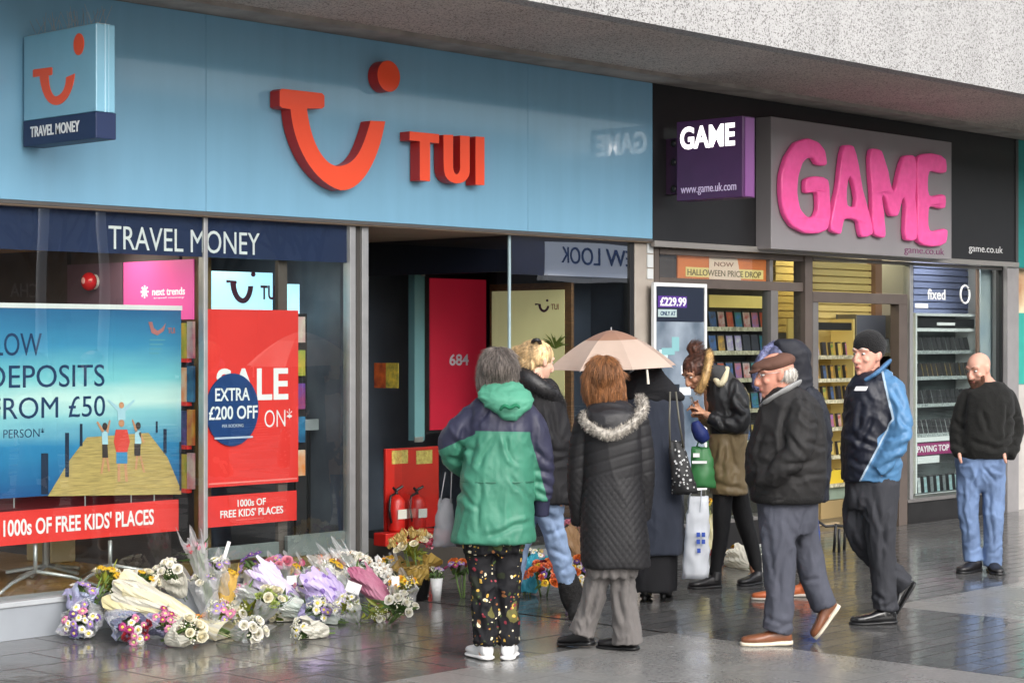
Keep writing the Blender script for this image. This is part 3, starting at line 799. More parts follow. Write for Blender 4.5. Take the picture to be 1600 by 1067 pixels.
# ================================================================ POSTERS, STANDS AND STOCK BEHIND THE GLASS
def board(t, px0, px1, y0, y1, Y, m, name='board', th=0.012, ref=None):
    """flat board parallel to the frontage; heights read at its left edge px0"""
    mb = MB(); mb.box(XY(px0, Y), XY(px1, Y), Y, Y + th, ZY(px0, y1, Y), ZY(px0, y0, Y)); return mb.build(name, m, t)
def T(parent, body, px0, px1, ytop, ybase, Y, m, bold=0.0, at=None, depth=0.002, name='lettering'):
    at = px0 if at is None else at
    x0, x1 = XY(px0, Y), XY(px1, Y); z0, z1 = ZY(at, ybase, Y), ZY(at, ytop, Y)
    return fit_text(name, body, (x0, Y - 0.001, z0), (1, 0, 0), (0, 0, 1), x1 - x0, z1 - z0, m, parent, bold=bold, depth=depth)
def flatpoly(t, pts, Y, m, name):
    mb = MB(); vs = [onY(x, y, Y) for x, y in pts]
    n = len(vs); mb.add(vs + [v + Vector((0, 0.0015, 0)) for v in vs], [tuple(range(n)), tuple(range(2 * n - 1, n - 1, -1))] + [(i, i + n, (i + 1) % n + n, (i + 1) % n) for i in range(n)])
    return mb.build(name, m, t)
# --- beach poster on a stand
YP = 0.34
def ramp_mat(name, stops, axis='Z', z0=0.0, z1=1.0, rough=0.4):
    m = bpy.data.materials.new(name); m.use_nodes = True
    nt = m.node_tree; b = nt.nodes['Principled BSDF']; L = nt.links.new
    g = nt.nodes.new('ShaderNodeNewGeometry'); sp = nt.nodes.new('ShaderNodeSeparateXYZ'); L(g.outputs['Position'], sp.inputs[0])
    mr = nt.nodes.new('ShaderNodeMapRange'); mr.inputs[1].default_value = z0; mr.inputs[2].default_value = z1
    n = nt.nodes.new('ShaderNodeTexNoise'); n.inputs['Scale'].default_value = 3.5; n.inputs['Detail'].default_value = 5
    mp = nt.nodes.new('ShaderNodeMapping'); mp.inputs['Scale'].default_value = (0.5, 1, 4)
    L(g.outputs['Position'], mp.inputs[0]); L(mp.outputs[0], n.inputs['Vector'])
    ad = nt.nodes.new('ShaderNodeMath'); ad.operation = 'MULTIPLY_ADD'; ad.inputs[1].default_value = 0.12; 
    L(n.outputs[0], ad.inputs[0]); L(mr.outputs[0], ad.inputs[2])
    sb = nt.nodes.new('ShaderNodeMath'); sb.operation = 'SUBTRACT'; sb.inputs[1].default_value = 0.06; L(ad.outputs[0], sb.inputs[0])
    L(sp.outputs[axis], mr.inputs[0])
    cr = nt.nodes.new('ShaderNodeValToRGB'); L(sb.outputs[0], cr.inputs[0])
    e = cr.color_ramp.elements
    e[0].position = stops[0][0]; e[0].color = (*stops[0][1], 1); e[1].position = stops[-1][0]; e[1].color = (*stops[-1][1], 1)
    for p_, c_ in stops[1:-1]:
        k = e.new(p_); k.color = (*c_, 1)
    L(cr.outputs[0], b.inputs['Base Color']); b.inputs['Roughness'].default_value = rough
    return m
pos = empty('beach_poster', (XY(100, YP), YP, Z_PL), 'large blue beach poster of a family on a wooden pier', 'poster')
zb_, zt_ = ZY(0, 779, YP), ZY(0, 481, YP)
sea = ramp_mat('sea_print', [(0.0, srgb('1d4f86')), (0.25, srgb('2f7fae')), (0.42, srgb('8cc7d0')), (0.5, srgb('c9e6e0')), (0.62, srgb('7cc6cf')), (0.8, srgb('3f8fb8')), (1.0, srgb('2b6796'))], 'Z', zb_, zt_)
mb = MB(); mb.box(XY(-160, YP), XY(283, YP), YP, YP + 0.012, zb_, zt_); mb.build('board', sea, pos)
mb = MB(); mb.box(XY(-160, YP), XY(284, YP), YP - 0.006, YP + 0.02, zt_ + 0.001, zt_ + 0.03); mb.build('top_rail', M_white, pos)
M_navyink = mat('navy_ink', srgb('14365f'), rough=0.5)
M_lightwood = mat('pier_print', srgb('b39a5e'), rough=0.5, var=0.3, vscale=9, stretch=(1, 1, 14))
flatpoly(pos, [(75, 775), (108, 720), (136, 683), (232, 676), (262, 715), (283, 765), (283, 772)][::-1], YP - 0.002, M_lightwood, 'pier_print')
M_post = mat('post_print', srgb('1b2a42'), rough=0.5)
for (x, w_, y0, y1) in ((70, 11, 708, 772), (105, 6, 676, 745), (127, 4, 662, 697), (258, 5, 670, 708), (245, 3, 658, 676), (282, 3, 690, 766)):
    flatpoly(pos, [(x - w_ / 2, y0), (x + w_ / 2, y0), (x + w_ / 2, y1), (x - w_ / 2, y1)][::-1], YP - 0.0035, M_post, 'pier_post_print')
SKINP = mat('skin_print', srgb('c98f6c'), rough=0.5)
DARKP = mat('dark_print', srgb('3c3434'), rough=0.5)
def fig(parts):
    for pts, m in parts: flatpoly(pos, pts[::-1], YP - 0.005, m, 'figure_print')
def disc(cx, cy, rx, ry, n=12): return [(cx + rx * math.cos(2 * math.pi * k / n), cy + ry * math.sin(2 * math.pi * k / n)) for k in range(n)]
REDP = mat('red_print', srgb('d8483f'), rough=0.5); BLUP = mat('blue_print', srgb('3f86b5'), rough=0.5); PALEP = mat('paleblue_print', srgb('a9cddb'), rough=0.5)
fig([(disc(190, 633, 4, 5), SKINP), ([(184, 642), (168, 626), (170, 624), (188, 638), (193, 638), (209, 624), (211, 626), (196, 643), (196, 656), (184, 656)], PALEP),
     (disc(190, 661, 4.5, 6), SKINP), ([(181, 671), (199, 671), (203, 690), (199, 706), (182, 706), (178, 690)], REDP), ([(182, 706), (199, 706), (199, 724), (182, 724)], BLUP),
     ([(184, 724), (188, 724), (188, 752), (184, 752)], SKINP), ([(194, 724), (198, 724), (200, 752), (196, 752)], SKINP),
     ([(160, 676), (151, 660), (153, 658), (163, 673)], SKINP), ([(166, 673), (171, 656), (173, 657), (169, 677)], SKINP), ([(212, 676), (206, 656), (208, 655), (215, 673)], SKINP), ([(219, 673), (226, 690), (224, 692), (217, 678)], SKINP),
     (disc(164, 666, 4, 6), DARKP), ([(159, 674), (168, 674), (169, 694), (160, 694)], PALEP), ([(160, 694), (168, 694), (169, 715), (160, 715)], DARKP), ([(161, 715), (164, 715), (160, 740), (157, 740)], SKINP), ([(166, 715), (169, 715), (172, 736), (169, 736)], SKINP),
     (disc(216, 665, 4, 6), DARKP), ([(211, 673), (220, 673), (221, 693), (211, 693)], PALEP), ([(210, 693), (220, 693), (219, 712), (210, 712)], DARKP), ([(213, 712), (216, 712), (214, 733), (211, 733)], SKINP), ([(218, 712), (221, 712), (227, 738), (224, 738)], SKINP)])
T(pos, 'LOW', -9, 65, 520, 556, YP, M_navyink, 0.0)
T(pos, 'DEPOSITS', -20, 163, 571, 607, YP, M_navyink, 0.0)
T(pos, 'FROM £50', -15, 164, 622, 656, YP, M_navyink, 0.0)
T(pos, 'PER PERSON*', -26, 69, 672, 686, YP, M_navyink, -0.01)
# faint logo in its corner
flatpoly(pos, [(232, 503), (237, 520), (246, 524), (256, 517), (259, 505), (253, 513), (246, 517), (240, 512), (238, 503)][::-1], YP - 0.004, mat('coral_print', srgb('b06f6c'), rough=0.5), 'emblem_print')
T(pos, 'TUI', 262, 273, 512, 521, YP, mat('coral_print', srgb('b06f6c')), 0.02)
for k in range(4): flatpoly(pos, [(234, 530 + k * 7), (258 - k * 3, 530 + k * 7), (258 - k * 3, 532 + k * 7), (234, 532 + k * 7)][::-1], YP - 0.003, mat('teal_print', srgb('5c9fae')), 'small_print')
# hanging red strip
ban = empty('hanging_banner', (XY(120, YP), YP, ZY(0, 851, YP)), 'long red strip hung below the beach poster, white capitals', 'banner')
mb = MB(); mb.box(XY(-160, YP), XY(279, YP), YP, YP + 0.01, ZY(140, 841, YP), ZY(140, 790, YP)); mb.build('board', M_red, ban)
T(ban, "1000s OF FREE KIDS' PLACES", 5, 240, 803, 829, YP, M_white, 0.02, at=120)
for px in (22, 133, 205, 241):
    mb = MB(); mb.tube([onY(px, 791 - (px - 140) * .02, YP + .005), onY(px, 772, YP + .005)], 0.004, 6); mb.build('hanger', M_alu, ban)
# dark red board behind them, low wall
mb = MB(); mb.box(XY(-160, 0.5), XY(286, .5), .5, .52, ZY(140, 815, .5), ZY(140, 770, .5))
o = mb.build('maroon_board', mat('maroon', srgb('6a1a22'), rough=0.5)); setp(o, 'dark maroon board behind the hanging red strip', 'panel')
for k, (px, pyb, lab) in enumerate(((55, 895, 'chrome tripod stand at the far left under the red strip'), (172, 885, 'chrome tripod stand under the red strip, beside the cream bouquet'))):
    st = empty('poster_stand', (XY(px, YP), YP, Z_PL), lab, 'stand', 'tripod stands of the beach poster')
    hub = onY(px, pyb, YP + .03)
    mb = MB(); mb.tube([hub, (hub.x, hub.y, ZY(px, 845, YP))], 0.013, 10); mb.build('pole', M_alu, st, True)
    for dx, dy in ((-0.42, -0.16), (0.42, -0.12), (0.05, 0.38)):
        mb = MB(); mb.tube([hub + Vector((0, 0, 0.01)), hub + Vector((dx * .5, dy * .5, -0.035)), Vector((hub.x + dx, hub.y + dy, Z_PL - 0.02 if dy < 0 else 0.21))], [0.012, 0.011, 0.009], 8); mb.build('leg', M_alu, st, True)
# --- wall at the side of the window: sign panels on the partition
t = empty('wall_panel', (Xp - 0.02, 0.9, 1.6), 'bright pink panel with white star and lettering high behind the big window', 'sign')
def onp(px, py, d=0.02): return onX(px, py, Xp - d)
yA, yB = YX(302, Xp), YX(193, Xp)
def xpanel(t, pxl, pxr, ytop, ybot, m, d=0.012, name='board'):
    ya, yb = YX(pxr, Xp - d), YX(pxl, Xp - d)
    zt = onX(pxr, ytop, Xp - d).z; zb = onX(pxr, ybot, Xp - d).z
    mb = MB(); mb.box(Xp - d, Xp - d + 0.008, ya, yb, zb, zt); return mb.build(name, m, t)
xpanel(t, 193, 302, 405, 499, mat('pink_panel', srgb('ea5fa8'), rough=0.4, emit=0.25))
def XT(t, body, px0, px1, ytop, ybase, m, d=0.013, bold=0.0):
    a = onX(px0, ybase, Xp - d); b = onX(px1, ybase, Xp - d)
    return fit_text('lettering', body, (Xp - d, a.y, a.z), (0, -1, 0), (0, 0, 1), abs(a.y - b.y), onX(px0, ytop, Xp - d).z - a.z, m, t, bold=bold, depth=0.002)
M_wlit = mat('white_lit', (0.85, 0.82, 0.85), rough=0.5, emit=0.3)
XT(t, 'next trends', 238, 289, 450, 462, M_wlit, bold=0.02)
XT(t, 'travel money', 240, 288, 464, 468, M_wlit)
mb = MB()
for k in range(4):
    c = onX(226, 456, Xp - 0.0135); a = k * math.pi / 4
    d_ = Vector((0, math.cos(a), math.sin(a))) * 0.042; e_ = Vector((0, -math.sin(a), math.cos(a))) * 0.006
    mb.obox(c, d_, e_, Vector((0.0012 + 0.0003 * k, 0, 0)))
mb.build('star', M_wlit, t)
t = empty('wall_panel', (Xp - 0.02, 1.6, 1.6), 'purple grey panel behind the big window, left of the pink one', 'panel')
xpanel(t, 105, 191, 410, 520, mat('purple_grey', srgb('6b5568'), rough=0.5, var=0.15, vscale=2))
t = empty('alarm_bell', tuple(onX(139, 452, Xp - 0.05)), 'round red fire alarm bell on the purple grey panel', 'alarm')
c = onX(139, 440, Xp - 0.06)
mb = MB(); mb.ell(c, 0.05, 0.062, 0.062, nu=20, nv=12); mb.build('dome', mat('alarm_red', srgb('d3222a'), rough=0.25, coat=0.5), t, True)
mb = MB(); mb.tube([c + Vector((0.02, 0, 0)), c + Vector((0.05, 0, 0))], 0.05, 18); mb.build('base', M_white, t)
mb = MB(); mb.ell(c + Vector((-.049, -0.005, 0.005)), 0.006, 0.02, 0.022, nu=10, nv=6); mb.build('badge', mat('pale_pink', srgb('f0b7b7')), t)
t = empty('brochure_rack', (Xp - 0.1, 0.45, 0.4), 'narrow rack of bright brochures with red shelf edges beside the beach poster', 'rack')
rs = random.Random(11)
pal = ['c96a86', 'e2b24a', '6f4f9a', '3d7fa8', 'd9d2c0', '7fa04a', 'b43a3a', '274a6e', 'e58b4a']
mb = MB(); mb.box(Xp - 0.012, Xp - 0.004, YX(304, Xp), YX(270, Xp), 0.3, onX(302, 502, Xp).z); mb.build('back', M_dark, t)
for r_, (ya, yb) in enumerate(((502, 560), (572, 628), (640, 696), (708, 764))):
    z1 = onX(302, ya, Xp - .03).z; z0 = onX(302, yb, Xp - .03).z
    mb = MB(); mb.box(Xp - 0.05, Xp - 0.013, YX(302, Xp), YX(272, Xp), z0 - 0.025, z0 - 0.002); mb.build('shelf', M_red, t)
    for k, (a, b) in enumerate(((302, 293), (292, 283), (282, 273))):
        m = mat('cover_%d' % ((r_ * 3 + k) % 9), srgb(pal[(r_ * 3 + k) % 9]), rough=0.35, color2=srgb(pal[(r_ * 3 + k + 4) % 9]), vscale=9)
        mb = MB(); mb.box(Xp - 0.035, Xp - 0.014, YX(a, Xp - .03) , YX(b, Xp - .03), z0, z1 - 0.01 * k); mb.build('brochure', m, t)
# low cream counter and a red stool base seen under the red strip
mb = MB(); mb.box(XY(80, 1.6), XY(195, 1.6), 1.6, 1.9, 0.2, ZY(130, 835, 1.6))
o = mb.build('low_cabinet', mat('cream_cabinet', srgb('b9a77f'), rough=0.5), bevel=0.01); setp(o, 'low cream cabinet on the shop floor behind the chrome stands', 'cabinet')
t = empty('swivel_chair', (XY(70, 1.1), 1.1, 0.2), 'dark red round chair seat seen below the hanging red strip', 'chair')
cx = XY(72, 1.1); mb = MB(); mb.ell((cx, 1.1, 0.62), 0.26, 0.26, 0.07); mb.build('seat', mat('chair_red', srgb('7b1c22'), rough=0.5), t, True)
mb = MB(); mb.tube([(cx, 1.1, 0.25), (cx, 1.1, 0.6)], 0.025, 10); mb.build('post', M_alu, t)
mb = MB()
for k in range(5):
    a = k * 1.257; mb.tube([(cx, 1.1, 0.26), (cx + .25 * math.cos(a), 1.1 + .25 * math.sin(a), 0.22)], 0.014, 6)
mb.build('base', M_alu, t)
# --- sale poster and its stickers
YS = 0.125
t = empty('sale_poster', (XY(395, YS), YS, ZY(323, 760, YS)), 'tall red sale poster in the narrow window beside the brown pillar', 'poster')
mb = MB(); mb.box(XY(323.5, YS), XY(466, YS), YS, YS + 0.01, ZY(395, 757, YS), ZY(395, 484, YS)); mb.build('board', M_red, t)
T(t, 'SALE', 338, 450, 575, 626, YS, M_white, 0.02, at=395)
T(t, 'ON*', 413, 456, 639, 667, YS, M_white, -0.01, at=430)
mb = MB(); mb.box(XY(326, YS), XY(464, YS), YS - 0.002, YS - 0.0005, ZY(395, 753, YS), ZY(395, 750.5, YS)); mb.build('pale_line', mat('pale_red', srgb('ee7f78')), t)
t = empty('round_badge', (XY(363, YS - .012), YS - .012, ZY(363, 697, YS)), 'navy round badge stuck over the red sale poster', 'badge')
mb = MB(); c = onY(363.5, 640, YS - 0.012); rx = XY(404, YS) - XY(363.5, YS); rz = c.z - ZY(363.5, 696.5, YS)
vs = [(c.x + rx * math.cos(k * math.pi / 32), YS - 0.012, c.z + rz * math.sin(k * math.pi / 32)) for k in range(64)]
mb.rings([vs, [(x, YS - 0.005, z) for x, y, z in vs]]); mb.build('disc', mat('badge_navy', srgb('1d3f74'), rough=0.4, coat=0.2), t)
T(t, 'EXTRA', 336, 390, 606, 626, YS - 0.0125, M_white, 0.015, at=363)
T(t, '£200 OFF', 326, 402, 634, 655, YS - 0.0125, M_white, 0.015, at=363)
T(t, 'PER BOOKING', 347, 380, 662.5, 667.5, YS - 0.0125, mat('pale_ink', srgb('b9c4d6')), 0.0, at=363)
mb = MB(); mb.box(XY(333, YS), XY(393, YS), YS - 0.0135, YS - 0.0125, ZY(363, 685, YS), ZY(363, 682, YS)); mb.build('pale_line', mat('pale_ink', srgb('b9c4d6')), t)
t = empty('small_banner', (XY(392, YS), YS, ZY(320, 820, YS)), 'small red strip with two lines of white capitals under the sale poster', 'banner')
mb = MB(); mb.box(XY(320.5, YS), XY(463.5, YS), YS, YS + 0.008, ZY(392, 818.5, YS), ZY(392, 771, YS)); mb.build('board', M_red, t)
T(t, '1000s OF', 371, 415, 779, 790, YS, M_white, 0.015, at=392)
T(t, "FREE KIDS' PLACES", 344, 442, 793.5, 805.5, YS, M_white, 0.015, at=392)
T(t, 'limited availability', 369, 412, 809, 812, YS, mat('pale_red', srgb('ee7f78')), 0.0, at=392)
# --- lit blue panels deeper inside
YI = 0.7
t = empty('lit_sign', (XY(380, YI), YI, ZY(333, 490, YI)), 'lit pale blue panel with a dark smile above the sale poster', 'sign')
mb = MB(); mb.box(XY(331, YI), XY(426, YI), YI, YI + 0.03, ZY(380, 520, YI), ZY(380, 425, YI)); mb.build('board', mat('lit_blue', srgb('9fd4ea'), rough=0.5, emit=0.75), t)
M_plumink = mat('plum_ink', srgb('43142e'), rough=0.5)
_o2 = bez((361, 441), (362, 459), (370, 474), (381, 474)) + bez((381, 474), (390, 473), (395, 460), (396, 447))[1:]
_i2 = bez((389, 447), (388, 459), (384, 466), (380, 466)) + bez((380, 466), (374, 465), (369, 455), (369, 441))[1:]
me = extrude_poly([(lambda q: (q.x, q.z))(onY(x, y, YI - .01)) for x, y in ([(355, 437.5), (370, 439), (370, 443.5), (369, 443)] + _i2[::-1] + _o2[::-1] + [(355, 442)])[::-1]], YI - 0.008, YI - 0.001)
link('smile_emblem', me, M_plumink, t)
c = onY(396.5, 428.5, YI - .01); me = extrude_poly([(c.x + .017 * math.cos(k * .3927), c.z + .017 * math.sin(k * .3927)) for k in range(16)], YI - .008, YI - .001); link('dot', me, M_plumink, t)
T(t, 'TUI', 407, 434, 446, 468, YI, M_plumink, 0.02, at=407)
YI = 0.45; mb = MB(); mb.box(XY(453, YI), XY(468, YI), YI, YI + 0.03, ZY(460, 520, YI), ZY(460, 444, YI))
o = mb.build('lit_strip', mat('lit_blue', srgb('9fd4ea'))); setp(o, 'narrow lit pale blue strip right of the lit smile panel', 'panel')
t = empty('brochure_stand', (XY(472, 0.38), 0.38, 0.2), 'thin stand of colourful brochures beside the red sale poster', 'rack')
for k in range(5):
    y0 = 495 + k * 52
    mb = MB(); mb.box(XY(463, 0.38), XY(477, 0.38), 0.38, 0.40, ZY(470, y0 + 40, 0.38), ZY(470, y0, 0.38))
    mb.build('brochure', mat('cover_%d' % k, (0.5, 0.4, 0.3)), t)
mb = MB(); mb.box(XY(461, 0.42), XY(478, 0.42), 0.41, 0.43, 0.2, ZY(470, 490, 0.38)); mb.build('back', M_dark, t)
t = empty('monitor_screen', (XY(484, .4), .4, .9), 'pale grey screen on a dark foot behind the right hand pane', 'screen')
mb = MB(); mb.box(XY(470, .4), XY(498, .4), .4, .42, ZY(484, 672, .4), ZY(484, 655, .4)); mb.build('screen', mat('screen_grey', srgb('8a8f92'), rough=0.3), t)
mb = MB(); mb.box(XY(481, .4), XY(486, .4), .405, .42, 0.2, ZY(484, 673, .4)); mb.build('foot', M_black, t)

# --- things seen through the glass return of the entrance
YQ = 1.5
t = empty('number_panel', (XY(715, YQ), YQ, ZY(672, 672, YQ)), 'tall red panel with white 684, in a black frame', 'sign')
mb = MB(); mb.box(XY(664, YQ), XY(766, YQ), YQ + 0.012, YQ + 0.04, ZY(715, 676, YQ), ZY(715, 430, YQ)); mb.build('frame', M_black, t)
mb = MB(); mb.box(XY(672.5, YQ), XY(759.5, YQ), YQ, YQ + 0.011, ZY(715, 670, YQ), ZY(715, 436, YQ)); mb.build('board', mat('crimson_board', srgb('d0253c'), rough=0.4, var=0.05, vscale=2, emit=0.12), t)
T(t, '684', 702, 732, 553, 571, YQ, M_white, 0.02, at=715)
t = empty('glass_door', (XY(648, YQ), YQ, 0.14), 'open glass door seen edge on, tall pale teal strip', 'door')
mb = MB(); mb.box(XY(641, YQ), XY(656.5, YQ), YQ - 0.05, YQ + 0.02, ZY(648, 688, YQ), ZY(648, 430, YQ)); mb.build('leaf', mat('teal_glass_edge', srgb('7fb0b4'), rough=0.2, coat=0.3, var=0.1, vscale=2), t)
mb = MB(); mb.box(XY(640, YQ), XY(653, YQ), YQ - 0.06, YQ - 0.051, ZY(648, 690, YQ), ZY(648, 682, YQ)); mb.build('bottom_shoe', M_alu, t)
mb = MB(); mb.box(XY(651, YQ), XY(656, YQ), YQ - 0.06, YQ - 0.051, ZY(648, 432, YQ), ZY(648, 427, YQ)); mb.build('hinge', M_alu, t)
# dark lining wall behind
mb = MB(); mb.box(Xrec1 + 0.1, XY(985, 2.2), 2.2, 2.25, 0.0, 2.45); o = mb.build('shop_wall', mat('slate_lining', srgb('5f6672'), rough=0.5, var=0.2, vscale=2)); setp(o, kind='structure')
# fire point
YF = 1.3
t = empty('fire_point', (XY(645, YF), YF, 0.14), 'red fire point stand with two yellow notices behind the entrance glass', 'fire point')
zf0, zf1 = 0.14, ZY(645, 699, YF)
mb = MB(); mb.box(XY(603, YF), XY(686, YF), YF, YF + 0.03, zf0 + 0.1, zf1); mb.build('back_board', mat('fire_red', srgb('c02018'), rough=0.4, coat=0.2, var=0.08), t, bevel=0.006)
mb = MB(); mb.box(XY(600, YF - .12), XY(686, YF - .12), YF - 0.14, YF, zf0, zf0 + 0.1); mb.build('base', mat('fire_red', (1, 0, 0)), t, bevel=0.01)
for px in (612, 650):
    mb = MB(); mb.box(XY(px, YF), XY(px + 25, YF), YF - 0.004, YF - 0.0005, ZY(px, 725, YF), ZY(px, 704, YF)); n_ = mb.build('notice', mat('notice_yellow', srgb('d9c46a'), rough=0.5, color2=srgb('a88f45'), vscale=40), t)
def extinguisher(px, label, black=False):
    e = empty('fire_extinguisher', (XY(px, YF - .08), YF - 0.08, zf0 + 0.1), label, 'extinguisher', 'fire extinguishers on the red stand')
    cx, cy = XY(px, YF - .08), YF - 0.075; z0 = zf0 + 0.101; H = ZY(px, 770, YF) - z0
    mb = MB(); mb.tube([(cx, cy, z0), (cx, cy, z0 + 0.02), (cx, cy, z0 + H * .8), (cx, cy, z0 + H * .9), (cx, cy, z0 + H)], [0.06, 0.066, 0.066, 0.05, 0.018], 18); mb.build('cylinder', mat('fire_red', (1, 0, 0)), e, True)
    mb = MB(); mb.box(cx - 0.045, cx + 0.045, cy - 0.068, cy - 0.064, z0 + H * .35, z0 + H * .6); mb.build('label_band', mat('ext_label', srgb('d8d4c8')), e)
    mb = MB(); mb.tube([(cx, cy, z0 + H), (cx, cy, z0 + H + .03), (cx + .05, cy - .02, z0 + H + .06)], [0.016, 0.014, 0.01], 8); mb.tube([(cx, cy, z0 + H + .02), (cx - .05, cy - .02, z0 + H + .05)], 0.01, 8); mb.build('handle', M_black, e)
    mb = MB(); mb.tube([(cx, cy, z0 + H + .01), (cx - .08, cy - .02, z0 + H - .01), (cx - .1, cy - .03, z0 + H * .6), (cx - .08, cy - .03, z0 + H * .25)], 0.009, 8); mb.build('hose', M_black, e, True)
extinguisher(620, 'red fire extinguisher at the left on the red stand')
extinguisher(652, 'red fire extinguisher at the right on the red stand, white label')
mb = MB(); mb.box(Xrec1 - 0.004, Xrec1 - 0.001, YX(603, Xrec1), YX(585, Xrec1), onX(594, 606, Xrec1).z, onX(594, 567, Xrec1).z)
o = mb.build('door_sticker', mat('orange_sticker', srgb('c9622b'), rough=0.4, color2=srgb('6e2a22'), vscale=14)); setp(o, 'orange red notice stuck on the entrance glass', 'sticker')
mb = MB(); mb.box(Xrec1 - 0.004, Xrec1 - 0.001, YX(623, Xrec1), YX(603.5, Xrec1), onX(612, 606, Xrec1).z, onX(612, 567, Xrec1).z)
o = mb.build('door_sticker', mat('yellow_sticker', srgb('d6b944'), rough=0.4, color2=srgb('7a7a3c'), vscale=22)); setp(o, 'yellow notice stuck on the entrance glass', 'sticker')
# framed yellow poster on a cross partition in the right display window
Xq = XY(893, 0.22)
t = empty('framed_poster', (Xq, 0.6, 0.5), 'yellow palm poster with dark smile in a brown wooden frame', 'poster')
y1 = YX(765, Xq); y0 = 0.22
zq1 = onX(893, 441, Xq).z
mb = MB(); mb.box(Xq, Xq + 0.03, y0, y1, 0.35, zq1); mb.build('frame', mat('brown_wood', srgb('6b4a2c'), rough=0.5, var=0.25, vscale=6, stretch=(3, 3, 12)), t, bevel=0.004)
mb = MB(); mb.box(Xq - 0.006, Xq - 0.0005, y0 + 0.07, y1 - 0.03, 0.43, zq1 - 0.055); mb.build('picture', mat('yellow_picture', srgb('d6cb96'), rough=0.5, var=0.06, vscale=2, emit=0.14), t)  # unlit print; slight glow added in place of a display lamp
def qx(px, py): q = onX(px, py, Xq - 0.008); return (q.y, q.z)
_o3 = bez((841, 476), (842, 485), (847, 488), (850, 488)) + bez((850, 488), (855, 487), (858, 482), (858, 478))[1:]
_i3 = bez((855, 478), (854, 482), (852, 484), (850, 484)) + bez((850, 484), (847, 484), (845, 480), (845, 476))[1:]
link('smile_emblem', extrude_polyX([qx(x, y) for x, y in [(836, 474), (845, 475)] + _i3[::-1] + _o3[::-1] + [(836, 477)]], Xq - .009, Xq - .0065), M_plumink, t)
link('dot', extrude_polyX([qx(855 + 1.8 * math.cos(k * .52), 469.5 + 2 * math.sin(k * .52)) for k in range(12)], Xq - .009, Xq - .0065), M_plumink, t)
a = onX(861, 484, Xq - .007); b = onX(873, 484, Xq - .007)
fit_text('lettering', 'TUI', (Xq - .007, a.y, a.z), (0, -1, 0), (0, 0, 1), abs(a.y - b.y), onX(861, 475, Xq).z - a.z, mat('rust_ink', srgb('8a5a45')), t, bold=0.01, depth=.002)
M_palm = mat('palm_print', srgb('6d7a2a'), rough=0.6, var=0.4, vscale=20)
rs = random.Random(4); mb = MB()
for k in range(26):
    a = rs.uniform(0.3, 2.9); L_ = rs.uniform(.09, .2); c = onX(868, 545, Xq - .008)
    d_ = Vector((0, -math.cos(a), math.sin(a)));  e_ = Vector((0, -d_.z, d_.y)) * 0.008
    o_ = Vector((-0.0004 * k * 0.2, 0, 0))
    mb.add([c + o_, c + d_ * L_ * .5 + e_ + o_, c + d_ * L_ + Vector((0, 0, -.03)) + o_, c + d_ * L_ * .5 - e_ + o_], [(0, 1, 2, 3)])
mb.build('palm_print', M_palm, t, fix=False)
mb = MB(); mb.box(XY(905, 1.0), XY(983, 1.0), 1.0, 1.05, 0.14, 2.4); o = mb.build('partition_wall', mat('blue_grey_lining', srgb('2c3340'), rough=0.5, var=0.15, vscale=2)); setp(o, kind='structure')
mb = MB(); mb.box(Xq + 0.031, XY(906, 1.0), 0.5, 1.06, 0.14, 2.4); o = mb.build('partition_wall', mat('blue_grey_lining', srgb('4c5261'))); setp(o, kind='structure')
t = empty('small_lit_sign', (XY(955, .5), .5, ZY(955, 500, .5)), 'small glowing red and white sign in the right display window', 'sign')
mb = MB(); mb.box(XY(935, .5), XY(972, .5), .5, .53, ZY(955, 500, .5), ZY(955, 476, .5)); mb.build('box', mat('glow_red', srgb('e2475a'), emit=0.5), t, bevel=.004)
mb = MB(); mb.box(XY(945, .5), XY(965, .5), .494, .499, ZY(955, 499, .5), ZY(955, 489, .5)); mb.build('pale_face', mat('glow_pale', srgb('ffe9c8'), emit=0.9), t)
T(t, 'SALE', 946, 964, 480, 487, .499, M_white, 0.02, at=955)

# ================================================================ GAMES SHOP STOCK
# standing advertising board before the left window
YO = -0.03
t = empty('advert_board', (XY(1063, YO), YO, 0.1), 'tall white framed advert board with price £229.99, beside stone pier', 'advert board')
x0, x1 = XY(1022, YO), XY(1105, YO); z0, z1 = 0.5, ZY(1022, 441, YO)
mb = MB()
for a in ((x0, x0 + .03, z0, z1), (x1 - .03, x1, z0, z1), (x0 + .03, x1 - .03, z1 - .03, z1), (x0 + .03, x1 - .03, z0, z0 + .03)): mb.box(a[0], a[1], YO, YO + .03, a[2], a[3])
mb.build('frame', mat('white_frame', (0.72, 0.73, 0.73), rough=0.35), t, bevel=.003)
zm = ZY(1022, 502, YO)
mb = MB(); mb.box(x0 + .032, x1 - .032, YO + .008, YO + .02, zm, z1 - .032); mb.build('dark_face', mat('dark_blue_print', srgb('1d2536'), rough=0.35, coat=.2), t)
mb = MB(); mb.box(x0 + .032, x1 - .032, YO + .008, YO + .02, z0 + .032, zm - .002); mb.build('pale_face', mat('pale_print', srgb('97a3b0'), rough=0.35, coat=.2, color2=srgb('2f4153'), vscale=2.4), t)
mb = MB(); mb.box(XY(1029, YO), XY(1074, YO), YO + .004, YO + .007, ZY(1030, 480, YO), ZY(1030, 462, YO)); mb.build('price_flash', mat('violet_flash', srgb('54308a'), rough=.4), t)
T(t, '£229.99', 1031, 1072, 464, 478, YO + .004, M_white, 0.03, at=1030)
mb = MB(); mb.box(XY(1029, YO), XY(1058, YO), YO + .004, YO + .007, ZY(1030, 495, YO), ZY(1030, 483, YO)); mb.build('plate', mat('plate_pale', srgb('a9bcbc'), rough=.4), t)
T(t, 'ONLY AT', 1032, 1055, 486, 493, YO + .004, M_navyink, 0.01, at=1030)
rs = random.Random(8)
